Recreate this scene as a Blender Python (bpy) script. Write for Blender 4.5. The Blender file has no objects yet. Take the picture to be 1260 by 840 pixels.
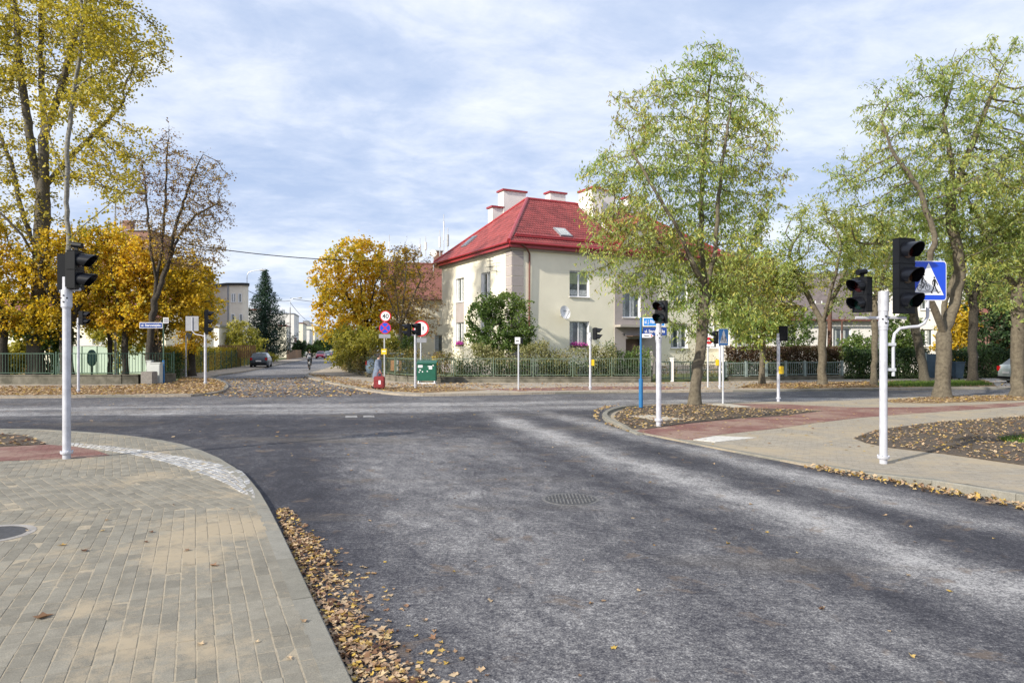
import bpy, bmesh, math, random
import numpy as np
from mathutils import Matrix, Vector
R = math.radians
random.seed(7); rng = np.random.default_rng(7)
scene = bpy.context.scene
COL = scene.collection

# ------------------------------------------------------------ camera
H = 1.75; F = 860.0; CX = 630.0; HY = 430.0
cam_d = bpy.data.cameras.new('camera'); cam = bpy.data.objects.new('camera', cam_d); COL.objects.link(cam)
cam.location = (0, 0, H); cam.rotation_euler = (R(90), 0, 0)
cam_d.lens = F/1260*36; cam_d.sensor_width = 36; cam_d.shift_y = 10/1260
cam_d.clip_end = 3000; cam_d.clip_start = 0.05
scene.camera = cam
scene.view_settings.view_transform = 'Standard'; scene.view_settings.look = 'None'
scene.view_settings.exposure = 0.93; scene.view_settings.gamma = 1.0

# ------------------------------------------------------------ sun and sky
SUN_AZ_VEC = (-0.77, -0.635); SUN_EL = 29
sv = Vector((SUN_AZ_VEC[0], SUN_AZ_VEC[1], 0)).normalized()*math.cos(R(SUN_EL)); sv.z = math.sin(R(SUN_EL))
sd = bpy.data.lights.new('sun', 'SUN'); so = bpy.data.objects.new('sun', sd); COL.objects.link(so)
sd.energy = 3.3; sd.angle = R(1.2); sd.color = (1.0, 0.93, 0.80)
so.rotation_euler = sv.to_track_quat('Z', 'Y').to_euler()
world = bpy.data.worlds.new('World'); scene.world = world; world.use_nodes = True
nt = world.node_tree; nt.nodes.clear()
def N(nt, t, **kw):
    n = nt.nodes.new(t)
    for k, v in kw.items(): setattr(n, k, v)
    return n
def mth(nt, op, a, b=None, c=None, clamp=False):
    n = nt.nodes.new('ShaderNodeMath'); n.operation = op; n.use_clamp = clamp
    for i, v in enumerate((a, b, c)):
        if v is None: continue
        if isinstance(v, (int, float)): n.inputs[i].default_value = v
        else: nt.links.new(v, n.inputs[i])
    return n.outputs[0]
def ramp(nt, fac, stops, interp='LINEAR'):
    n = nt.nodes.new('ShaderNodeValToRGB'); n.color_ramp.interpolation = interp
    e = n.color_ramp.elements
    while len(e) > 1: e.remove(e[-1])
    for i, (p, c) in enumerate(stops):
        if isinstance(c, (int, float)): c = (c, c, c)
        el = e[0] if i == 0 else e.new(p)
        el.position = p; el.color = (*c[:3], 1)
    nt.links.new(fac, n.inputs[0]); return n.outputs[0]
def mixc(nt, fac, a, b, mode='MIX'):
    n = nt.nodes.new('ShaderNodeMix'); n.data_type = 'RGBA'; n.blend_type = mode
    for sk, v in ((n.inputs[0], fac), (n.inputs[6], a), (n.inputs[7], b)):
        if isinstance(v, (int, float)): sk.default_value = v
        elif isinstance(v, tuple): sk.default_value = (*v[:3], 1)
        else: nt.links.new(v, sk)
    return n.outputs[2]
def noise(nt, vec, scale, detail=4, rough=.5, dist=0):
    n = nt.nodes.new('ShaderNodeTexNoise'); n.inputs['Scale'].default_value = scale
    n.inputs['Detail'].default_value = detail; n.inputs['Roughness'].default_value = rough
    n.inputs['Distortion'].default_value = dist
    if vec is not None: nt.links.new(vec, n.inputs['Vector'])
    return n.outputs[0]
sky = N(nt, 'ShaderNodeTexSky', sky_type='NISHITA'); sky.sun_disc = False
sky.sun_elevation = R(SUN_EL); sky.sun_rotation = math.atan2(sv.x, sv.y); sky.air_density = 1.0; sky.dust_density = 1.5
tc = N(nt, 'ShaderNodeTexCoord'); sx = N(nt, 'ShaderNodeSeparateXYZ'); nt.links.new(tc.outputs['Generated'], sx.inputs[0])
zc = mth(nt, 'MAXIMUM', sx.outputs[2], 0.0)
den = mth(nt, 'ADD', zc, 0.16)
cb = N(nt, 'ShaderNodeCombineXYZ')
nt.links.new(mth(nt, 'DIVIDE', sx.outputs[0], den), cb.inputs[0])
nt.links.new(mth(nt, 'DIVIDE', sx.outputs[1], den), cb.inputs[1])
mp = N(nt, 'ShaderNodeMapping'); mp.inputs['Rotation'].default_value = (0, 0, R(-35)); mp.inputs['Scale'].default_value = (1.0, 1.25, 1); mp.inputs['Location'].default_value = (1.3, 0.4, 0)
nt.links.new(cb.outputs[0], mp.inputs[0])
n1 = noise(nt, mp.outputs[0], 1.05, 9, .60, .25)
n2 = noise(nt, mp.outputs[0], 5.5, 7, .62, .3)
nn = mth(nt, 'ADD', mth(nt, 'MULTIPLY', n1, .72), mth(nt, 'MULTIPLY', n2, .28))
cover = ramp(nt, nn, [(.36, 0), (.60, 1)])
# thin layer of cloud: blue grey where thick and thin, near white in the lit ridges
cl = ramp(nt, nn, [(.36, (3.0, 3.7, 5.15)), (.45, (3.7, 4.3, 5.55)), (.52, (4.6, 5.05, 6.0)), (.61, (5.7, 5.95, 6.5))])
top = ramp(nt, zc, [(0.0, (1.16, 1.12, 1.06)), (.14, (.95, .96, .98)), (.45, (1, 1, 1)), (1, (1.0, 1.0, 1.0))])
cl2 = mixc(nt, 1.0, cl, top, 'MULTIPLY')
skc = mixc(nt, .9, sky.outputs[0], cl2)
bg = N(nt, 'ShaderNodeBackground'); bg.inputs[1].default_value = 0.095
nt.links.new(skc, bg.inputs[0]); wo = N(nt, 'ShaderNodeOutputWorld'); nt.links.new(bg.outputs[0], wo.inputs[0])

# ------------------------------------------------------------ pixel <-> ground helpers (photo is 1260 px wide)
def G(px, py, z=0.0):
    d = F*(H-z)/(py-HY); return ((px-CX)/F*d, d)
def XA(px, Y): return (px-CX)/F*Y
def ZA(py, Y): return H+(HY-py)*Y/F
def SX(c, Y): return -0.2244*Y + c          # the side street runs along this line

# ------------------------------------------------------------ materials
MATS = {}
def principled(name):
    m = bpy.data.materials.new(name); m.use_nodes = True; t = m.node_tree
    b = t.nodes['Principled BSDF']; return m, t, b
def mat(name, col, rough=.6, metal=0, var=.12, scale=6, bump=0, bscale=60, col2=None, spec=.5, coat=0):
    if name in MATS: return MATS[name]
    m, t, b = principled(name)
    g = N(t, 'ShaderNodeNewGeometry')
    n = noise(t, g.outputs['Position'], scale, 5, .6)
    c2 = col2 or tuple(max(0, c*(1-var*2.2)) for c in col)
    c = ramp(t, n, [(.34, c2), (.62, col)])
    t.links.new(c, b.inputs['Base Color'])
    b.inputs['Roughness'].default_value = rough; b.inputs['Metallic'].default_value = metal
    b.inputs['Specular IOR Level'].default_value = spec; b.inputs['Coat Weight'].default_value = coat
    if bump:
        nb = noise(t, g.outputs['Position'], bscale, 4, .6)
        bp = N(t, 'ShaderNodeBump'); bp.inputs['Strength'].default_value = bump; bp.inputs['Distance'].default_value = .02
        t.links.new(nb, bp.inputs['Height']); t.links.new(bp.outputs[0], b.inputs['Normal'])
    MATS[name] = m; return m
def leafmat(name, cols, trans=.4):
    m = bpy.data.materials.new(name); m.use_nodes = True; t = m.node_tree; t.nodes.clear()
    a = N(t, 'ShaderNodeAttribute', attribute_name='tone')
    k = len(cols); c = ramp(t, a.outputs['Fac'], [((i+.5)/k, cc) for i, cc in enumerate(cols)])
    d = N(t, 'ShaderNodeBsdfDiffuse'); tr = N(t, 'ShaderNodeBsdfTranslucent'); gl = N(t, 'ShaderNodeBsdfGlossy'); gl.inputs['Roughness'].default_value = .55
    gl.inputs[0].default_value = (.5, .5, .5, 1)
    t.links.new(c, d.inputs[0]); t.links.new(mixc(t, 1.0, c, (1.25, 1.2, .7), 'MULTIPLY'), tr.inputs[0])
    ms = N(t, 'ShaderNodeMixShader'); ms.inputs[0].default_value = trans
    t.links.new(d.outputs[0], ms.inputs[1]); t.links.new(tr.outputs[0], ms.inputs[2])
    m2 = N(t, 'ShaderNodeMixShader'); m2.inputs[0].default_value = .05
    t.links.new(ms.outputs[0], m2.inputs[1]); t.links.new(gl.outputs[0], m2.inputs[2])
    o = N(t, 'ShaderNodeOutputMaterial'); t.links.new(m2.outputs[0], o.inputs[0]); MATS[name] = m; return m

def road_material():
    m, t, b = principled('asphalt'); g = N(t, 'ShaderNodeNewGeometry'); P = g.outputs['Position']
    s = N(t, 'ShaderNodeSeparateXYZ'); t.links.new(P, s.inputs[0]); X, Y = s.outputs[0], s.outputs[1]
    # across-street coordinate u (near street), across-road coordinate w (crossing road)
    u = mth(t, 'ADD', mth(t, 'MULTIPLY', X, .911), mth(t, 'MULTIPLY', Y, .413))
    v = mth(t, 'SUBTRACT', mth(t, 'MULTIPLY', Y, .911), mth(t, 'MULTIPLY', X, .413))
    w = mth(t, 'SUBTRACT', Y, mth(t, 'MULTIPLY', X, .15))
    cu = N(t, 'ShaderNodeCombineXYZ'); t.links.new(mth(t, 'MULTIPLY', u, 1.9), cu.inputs[0]); t.links.new(mth(t, 'MULTIPLY', v, 1.1), cu.inputs[1])
    wob = mth(t, 'MULTIPLY', mth(t, 'SUBTRACT', noise(t, cu.outputs[0], .6, 3), .5), .9)
    u2 = mth(t, 'ADD', mth(t, 'MULTIPLY', X, .954), mth(t, 'MULTIPLY', Y, .301))
    uu = mth(t, 'DIVIDE', mth(t, 'ADD', mth(t, 'ADD', u2, mth(t, 'MULTIPLY', wob, .75)), .5), 9.0)
    def q(*pr): return [((p+.5)/9.0, v_) for p, v_ in pr]
    du = ramp(t, uu, q((-.5, .2), (.25, .14), (.6, .36), (1.2, .58), (2.1, .60), (2.8, .48), (3.3, .54), (3.75, .42), (4.05, .22), (4.25, .40), (4.55, .50), (4.75, .68), (5.0, .86), (5.3, .72), (5.6, .40), (5.85, .26), (6.2, .34), (6.45, .66), (6.75, .80), (7.05, .54), (7.4, .22), (8.2, .24)))
    cw = N(t, 'ShaderNodeCombineXYZ'); t.links.new(mth(t, 'MULTIPLY', X, .12), cw.inputs[0]); t.links.new(mth(t, 'MULTIPLY', w, 1.3), cw.inputs[1])
    wobw = mth(t, 'MULTIPLY', mth(t, 'SUBTRACT', noise(t, cw.outputs[0], 1.2, 4), .5), 3.0)
    ww = mth(t, 'DIVIDE', mth(t, 'ADD', w, wobw), 40.0)
    dw = ramp(t, ww, [(0, .3), (.37, .16), (.45, .14), (.485, .34), (.52, .78), (.55, .55), (.57, .86), (.60, .48), (.66, .50), (.72, .35), (.9, .62), (1, .62)])
    rt = ramp(t, mth(t, 'DIVIDE', u2, 10.0), [(.36, 0), (.52, 1)])
    sel = ramp(t, mth(t, 'DIVIDE', mth(t, 'SUBTRACT', mth(t, 'ADD', w, mth(t, 'MULTIPLY', wob, 1.5)), mth(t, 'MULTIPLY', rt, 4.2)), 40.0), [(.345, 0), (.41, 1)])
    dust = mixc(t, sel, du, dw)
    mid = noise(t, cu.outputs[0], 2.6, 9, .74, .5)
    patch = noise(t, P, .55, 5, .6)
    fine = noise(t, P, 75, 3, .8)
    med = noise(t, P, 26, 4, .7)
    d1 = mth(t, 'ADD', dust, mth(t, 'MULTIPLY', mth(t, 'SUBTRACT', mid, .5), 1.15))
    d1 = mth(t, 'ADD', d1, mth(t, 'MULTIPLY', mth(t, 'SUBTRACT', patch, .5), .75))
    d1 = mth(t, 'ADD', d1, mth(t, 'MULTIPLY', mth(t, 'SUBTRACT', fine, .5), 2.0))
    d1 = mth(t, 'ADD', d1, mth(t, 'MULTIPLY', mth(t, 'SUBTRACT', med, .5), 1.45))
    c = ramp(t, d1, [(.0, (.020, .020, .027)), (.26, (.046, .046, .057)), (.5, (.098, .096, .104)), (.76, (.200, .195, .198)), (1, (.40, .39, .385))])
    # sandy brown stains
    st = ramp(t, noise(t, P, 2.4, 6, .66, .6), [(.585, 0), (.66, 1)])
    c = mixc(t, mth(t, 'MULTIPLY', st, .5), c, (.17, .125, .09))
    cb2 = N(t, 'ShaderNodeCombineXYZ'); t.links.new(mth(t, 'MULTIPLY', X, .3), cb2.inputs[0]); t.links.new(Y, cb2.inputs[1])
    st2 = ramp(t, noise(t, cb2.outputs[0], .5, 4, .6), [(.56, 0), (.66, 1)])
    c = mixc(t, mth(t, 'MULTIPLY', st2, .30), c, (.15, .125, .095))
    # transverse seam between the two layers of asphalt
    seam = ramp(t, mth(t, 'ABSOLUTE', mth(t, 'SUBTRACT', mth(t, 'ADD', w, mth(t, 'MULTIPLY', med, .05)), 12.1)), [(.0, 1), (.02, 0)])
    c = mixc(t, mth(t, 'MULTIPLY', seam, .6), c, (.03, .03, .035))
    # hairline cracks
    vo = N(t, 'ShaderNodeTexVoronoi', feature='DISTANCE_TO_EDGE'); vo.inputs['Scale'].default_value = .32
    pd = N(t, 'ShaderNodeVectorMath', operation='ADD'); t.links.new(P, pd.inputs[0])
    nz = N(t, 'ShaderNodeTexNoise'); nz.inputs['Scale'].default_value = 1.3; nz.inputs['Detail'].default_value = 6; t.links.new(P, nz.inputs['Vector']); t.links.new(nz.outputs[1], pd.inputs[1])
    t.links.new(pd.outputs[0], vo.inputs['Vector'])
    ck = ramp(t, vo.outputs[0], [(.0, 1), (.004, 0)])
    c = mixc(t, mth(t, 'MULTIPLY', ck, .45), c, (.025, .025, .03))
    t.links.new(c, b.inputs['Base Color'])
    b.inputs['Roughness'].default_value = .82; b.inputs['Specular IOR Level'].default_value = .35
    bp = N(t, 'ShaderNodeBump'); bp.inputs['Strength'].default_value = .55; bp.inputs['Distance'].default_value = .012
    t.links.new(mth(t, 'ADD', fine, mth(t, 'MULTIPLY', med, .6)), bp.inputs['Height']); t.links.new(bp.outputs[0], b.inputs['Normal'])
    return m
def brick_material(name, a, bcol, sand=(.37, .305, .215), sandamt=.5, spill=None, joints=None):
    m, t, b = principled(name); g = N(t, 'ShaderNodeNewGeometry'); P = g.outputs['Position']
    oi = N(t, 'ShaderNodeObjectInfo'); at = N(t, 'ShaderNodeAttribute', attribute_name='tone')
    k = mth(t, 'FRACT', mth(t, 'ADD', oi.outputs['Random'], at.outputs['Fac']))
    c = mixc(t, k, a, bcol)
    fine = noise(t, P, 120, 3, .7); med = noise(t, P, 9, 5, .65)
    c = mixc(t, 1.0, c, ramp(t, fine, [(.3, .72), (.7, 1.25)]), 'MULTIPLY')
    c = mixc(t, 1.0, c, ramp(t, med, [(.3, .85), (.7, 1.15)]), 'MULTIPLY')
    if joints:     # worn block joints: rows of blocks too small to tell apart
        br = N(t, 'ShaderNodeTexBrick'); br.inputs['Scale'].default_value = 1; br.inputs['Brick Width'].default_value = .2; br.inputs['Row Height'].default_value = .1
        br.inputs['Mortar Size'].default_value = .006; br.inputs['Color1'].default_value = (.9, .9, .9, 1); br.inputs['Color2'].default_value = (1.08, 1.08, 1.08, 1); br.inputs['Mortar'].default_value = (.80, .78, .75, 1)
        mm = N(t, 'ShaderNodeMapping'); mm.inputs['Rotation'].default_value = (0, 0, R(joints)); t.links.new(P, mm.inputs[0]); t.links.new(mm.outputs[0], br.inputs['Vector'])
        c = mixc(t, 1.0, c, br.outputs[0], 'MULTIPLY')
    sn = mth(t, 'ADD', mth(t, 'MULTIPLY', noise(t, P, .9, 6, .65, .3), .75), mth(t, 'MULTIPLY', noise(t, P, 14, 4, .7), .25))
    if spill:
        for (x, y, r) in spill:
            v = N(t, 'ShaderNodeVectorMath', operation='DISTANCE'); t.links.new(P, v.inputs[0]); v.inputs[1].default_value = (x, y, .05)
            sn = mth(t, 'ADD', sn, mth(t, 'MULTIPLY', mth(t, 'MAXIMUM', mth(t, 'SUBTRACT', 1, mth(t, 'DIVIDE', v.outputs['Value'], r)), 0), .17))
    lo = .66-.22*sandamt
    sm = ramp(t, mth(t, 'ADD', sn, mth(t, 'MULTIPLY', mth(t, 'SUBTRACT', fine, .5), .18)), [(lo, 0), (lo+.13, .85)])
    c = mixc(t, sm, c, sand)
    t.links.new(c, b.inputs['Base Color']); b.inputs['Roughness'].default_value = .88; b.inputs['Specular IOR Level'].default_value = .25
    bp = N(t, 'ShaderNodeBump'); bp.inputs['Strength'].default_value = .4; bp.inputs['Distance'].default_value = .006
    t.links.new(fine, bp.inputs['Height']); t.links.new(bp.outputs[0], b.inputs['Normal'])
    return m

SP1 = G(255, 660, .05); SP2 = G(235, 690, .05); SP3 = G(140, 790, .05); SP4 = G(60, 680, .05); SP5 = G(300, 645, .05); SP6 = G(110, 745, .05)
M = dict(
 asphalt=road_material(),
 brick=brick_material('paving_block', (.185, .172, .142), (.248, .230, .190), sandamt=.64, spill=[(*SP1, .9), (*SP2, .55), (*SP3, .35), (*SP4, .3), (*SP5, .4), (*SP6, .3)]),
 sandy=brick_material('sandy_paving', (.27, .242, .20), (.31, .278, .23), sandamt=.9, joints=24),
 sandbed=mat('joint_sand', (.38, .325, .24), .95, var=.12, scale=20, bump=.4, bscale=160),
 redpave=brick_material('red_paving', (.17, .082, .072), (.21, .105, .092), sand=(.29, .205, .165), sandamt=.95, joints=60),
 farpave=brick_material('far_paving', (.30, .26, .22), (.36, .32, .27), sand=(.42, .35, .26), sandamt=.8, joints=8),
 kerb=brick_material('kerb_concrete', (.20, .19, .16), (.24, .23, .20), sandamt=.5),
 sett=brick_material('granite_sett', (.27, .27, .27), (.46, .46, .46), sandamt=.62),
 worndash=mat('worn_road_paint', (.34, .335, .33), .85, var=.35, scale=11, col2=(.12, .12, .125)), slabstone=mat('pale_slab', (.47, .43, .36), .9, var=.12, scale=9), marking=mat('worn_white_block', (.62, .60, .56), .85, var=.15, scale=14), soil=mat('soil', (.105, .080, .058), .95, scale=9, bump=1.0, bscale=28, col2=(.045, .034, .026)),
 grass=mat('lawn', (.10, .13, .035), .95, scale=3, bump=.6, bscale=30, col2=(.07, .075, .03)),
 litterbase=mat('leaf_mould', (.26, .17, .08), .95, scale=12, bump=.8, bscale=30, col2=(.13, .085, .045)),
 zinc=mat('galvanised_steel', (.60, .62, .66), .42, .35, var=.05, scale=8),
 white_pole=mat('white_lacquered_steel', (.56, .57, .63), .45, .15, var=.10, scale=7),
 black=mat('black_plastic', (.007, .008, .011), .5, var=.1, spec=.25),
 black2=mat('black_plastic_gloss', (.006, .007, .011), .3, var=.05, spec=.35),
 redlens=mat('red_lens', (.035, .004, .005), .2, spec=.6), amberlens=mat('amber_lens', (.04, .018, .01), .2, spec=.6), greenlens=mat('green_lens', (.006, .026, .022), .2, spec=.6),
 yellow=mat('yellow_plastic', (.75, .52, .02), .4, var=.05),
 signblue=mat('sign_blue', (.012, .07, .60), .35, var=.03), nameblue=mat('street_sign_blue', (.012, .05, .24), .35, var=.03), postblue=mat('blue_post_paint', (.022, .15, .36), .4, var=.06), skyblue=mat('bright_blue_sign', (.02, .22, .62), .35, var=.04),
 signwhite=mat('sign_white', (.80, .80, .82), .35, var=.02), signred=mat('sign_red', (.55, .02, .03), .35, var=.03), signgrey=mat('sign_back', (.30, .31, .34), .5, .3, var=.08), ink=mat('sign_black', (.01, .01, .012), .5),
 cream=mat('cream_render', (.88, .825, .67), .9, var=.035, scale=.9, bump=.15, bscale=90),
 mauve=mat('mauve_render', (.40, .355, .345), .9, var=.04, scale=2, bump=.15, bscale=90),
 cornice=mat('cornice_render', (.42, .38, .34), .85, var=.05, scale=2),
 greige=mat('greige_render', (.78, .71, .61), .9, var=.04, scale=1.5), whiter=mat('white_render', (.80, .77, .74), .9, var=.04, scale=1.5), frame=mat('white_window_frame', (.80, .80, .82), .4, var=.02),
 redroof=mat('red_metal_roof', (.31, .064, .060), .42, var=.2, scale=1.6, spec=.5), redtrim=mat('red_metal_trim', (.33, .028, .035), .35, var=.08),
 brownpipe=mat('brown_gutter', (.16, .05, .035), .45), greyroof=mat('grey_tile_roof', (.17, .14, .135), .8, var=.15, scale=4), brownroof=mat('brown_red_roof', (.22, .085, .065), .75, var=.12, scale=3),
 greenfence=mat('green_fence_paint', (.13, .175, .125), .55, var=.15, scale=5), darkgreen=mat('dark_green_fence', (.045, .10, .065), .55, var=.15), greyfence=mat('grey_fence_paint', (.26, .32, .31), .55, var=.12), darkgate=mat('dark_gate_paint', (.03, .055, .045), .5),
 wallc=mat('old_wall_concrete', (.19, .175, .14), .95, scale=2.2, bump=.6, bscale=25, col2=(.085, .08, .06)), stone=mat('granite_block', (.25, .23, .21), .9, scale=12, bump=.7, bscale=40),
 cabinet=mat('cabinet_grey', (.50, .52, .50), .6, var=.06), binGreen=mat('green_grit_box', (.008, .10, .062), .45, var=.08), mint=mat('mint_render', (.50, .62, .52), .9, var=.06, scale=1),
 wood=mat('fence_wood', (.30, .17, .08), .8, scale=8, var=.2), darkwood=mat('dark_fence_wood', (.12, .075, .055), .85, scale=8), concrete=mat('concrete', (.33, .31, .29), .9, scale=6, bump=.3),
 bark=mat('grey_bark', (.115, .10, .075), .95, scale=16, bump=1.0, bscale=22, col2=(.06, .052, .04)), darkbark=mat('dark_bark', (.06, .05, .038), .95, scale=14, bump=1.0, bscale=20, col2=(.022, .019, .015)), palebark=mat('pale_bark', (.24, .23, .205), .9, scale=9, bump=.7, bscale=20, col2=(.12, .115, .10)),
 locustbark=mat('locust_bark', (.15, .128, .092), .95, scale=10, bump=1.0, bscale=14, col2=(.085, .07, .05)),
 tyre=mat('tyre_rubber', (.015, .015, .016), .85), rim=mat('wheel_rim', (.40, .41, .43), .35, .6), redlamp=mat('red_lamp', (.45, .01, .012), .2), whitelamp=mat('headlamp', (.7, .7, .72), .15),
 skin=mat('skin', (.50, .30, .22), .6, var=.05), hair=mat('dark_hair', (.02, .015, .014), .7), denim=mat('grey_blue_cloth', (.17, .21, .29), .85, var=.2, scale=14), darkcloth=mat('dark_cloth', (.02, .022, .03), .85), palecloth=mat('beige_cloth', (.45, .36, .30), .85), redbag=mat('red_suitcase_fabric', (.26, .025, .03), .6, var=.1), lightcloth=mat('light_bag_cloth', (.45, .45, .50), .8),
 teal=mat('teal_plastic', (.10, .22, .20), .6), brickred=mat('far_brick', (.30, .17, .13), .9, var=.15, scale=3), covertop=mat('dusty_cover', (.17, .167, .165), .8, var=.25, scale=25), iron=mat('cast_iron', (.085, .085, .09), .65, .3, var=.2, scale=20), pink=mat('pink_flower', (.62, .06, .42), .7), wire=mat('black_cable', (.02, .02, .022), .6), brownwood=mat('brown_post', (.13, .065, .045), .8),
 binblue=mat('dark_blue_bin', (.05, .09, .13), .5), wirestain=mat('zinc_grey', (.45, .46, .47), .6))
m, t, b = principled('window_glass'); b.inputs['Base Color'].default_value = (.05, .065, .07, 1); b.inputs['Roughness'].default_value = .04; b.inputs['Specular IOR Level'].default_value = .9
gg = N(t, 'ShaderNodeNewGeometry'); t.links.new(ramp(t, noise(t, gg.outputs['Position'], 1.3, 3), [(.35, (.02, .03, .035)), (.65, (.13, .15, .15))]), b.inputs['Base Color']); M['glass'] = m
M['curtain'] = mat('window_blind', (.34, .38, .24), .9, var=.1); M['lace'] = mat('lace_curtain', (.52, .55, .55), .9, var=.25, scale=12)
def paint(name, c): 
    k = 'car_paint_'+name
    return mat(k, c, .3, .1, var=.04, spec=.4, coat=.3)
L = dict(
 maple=leafmat('yellow_maple_leaf', [(.38, .22, .02), (.60, .38, .02), (.74, .51, .03), (.80, .60, .06), (.50, .45, .05), (.30, .28, .04)], .5),
 mapleg=leafmat('golden_green_leaf', [(.20, .20, .025), (.46, .33, .02), (.62, .44, .025), (.70, .50, .04)], .45),
 poplar=leafmat('poplar_leaf', [(.19, .19, .03), (.34, .31, .035), (.50, .42, .045), (.60, .49, .06), (.28, .27, .06)], .45),
 bare=leafmat('withered_brown_leaf', [(.13, .07, .05), (.24, .15, .08), (.42, .30, .08), (.22, .16, .12)], .3),
 locust=leafmat('locust_leaf', [(.15, .25, .06), (.27, .37, .085), (.41, .46, .10), (.28, .38, .16), (.60, .55, .10), (.23, .17, .09)], .45),
 locust2=leafmat('locust_far_leaf', [(.15, .24, .06), (.26, .35, .085), (.40, .43, .11), (.27, .36, .15), (.52, .48, .10)], .45),
 green=leafmat('green_shrub_leaf', [(.045, .09, .02), (.08, .14, .03), (.13, .20, .045), (.20, .26, .06)], .35),
 dark=leafmat('dark_hedge_leaf', [(.015, .035, .013), (.028, .06, .02), (.045, .09, .028), (.07, .12, .035)], .25),
 spruce=leafmat('spruce_needle', [(.012, .035, .022), (.022, .055, .035), (.035, .075, .045), (.05, .09, .045)], .15),
 hedge=leafmat('autumn_hedge_leaf', [(.06, .07, .02), (.12, .12, .03), (.20, .17, .04), (.28, .22, .07), (.10, .055, .03)], .35),
 yellowhedge=leafmat('yellow_hedge_leaf', [(.09, .10, .015), (.24, .22, .02), (.42, .34, .03), (.30, .18, .02)], .4),
 palehedge=leafmat('pale_hedge_leaf', [(.16, .17, .06), (.28, .28, .11), (.38, .36, .18), (.14, .17, .05), (.30, .26, .14)], .35),
 brownhedge=leafmat('brown_hedge_leaf', [(.06, .038, .022), (.11, .062, .036), (.15, .09, .055), (.085, .085, .03)], .3),
 lime=leafmat('lime_leaf', [(.22, .24, .03), (.36, .34, .05), (.48, .42, .07), (.30, .30, .09)], .45),
 litter=leafmat('fallen_leaf', [(.09, .045, .03), (.20, .11, .06), (.34, .22, .13), (.48, .35, .22), (.55, .42, .27), (.56, .38, .08), (.24, .13, .08), (.42, .30, .20)], .15),
 grassb=leafmat('grass_blade', [(.05, .10, .015), (.09, .16, .02), (.14, .21, .03)], .3))

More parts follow.
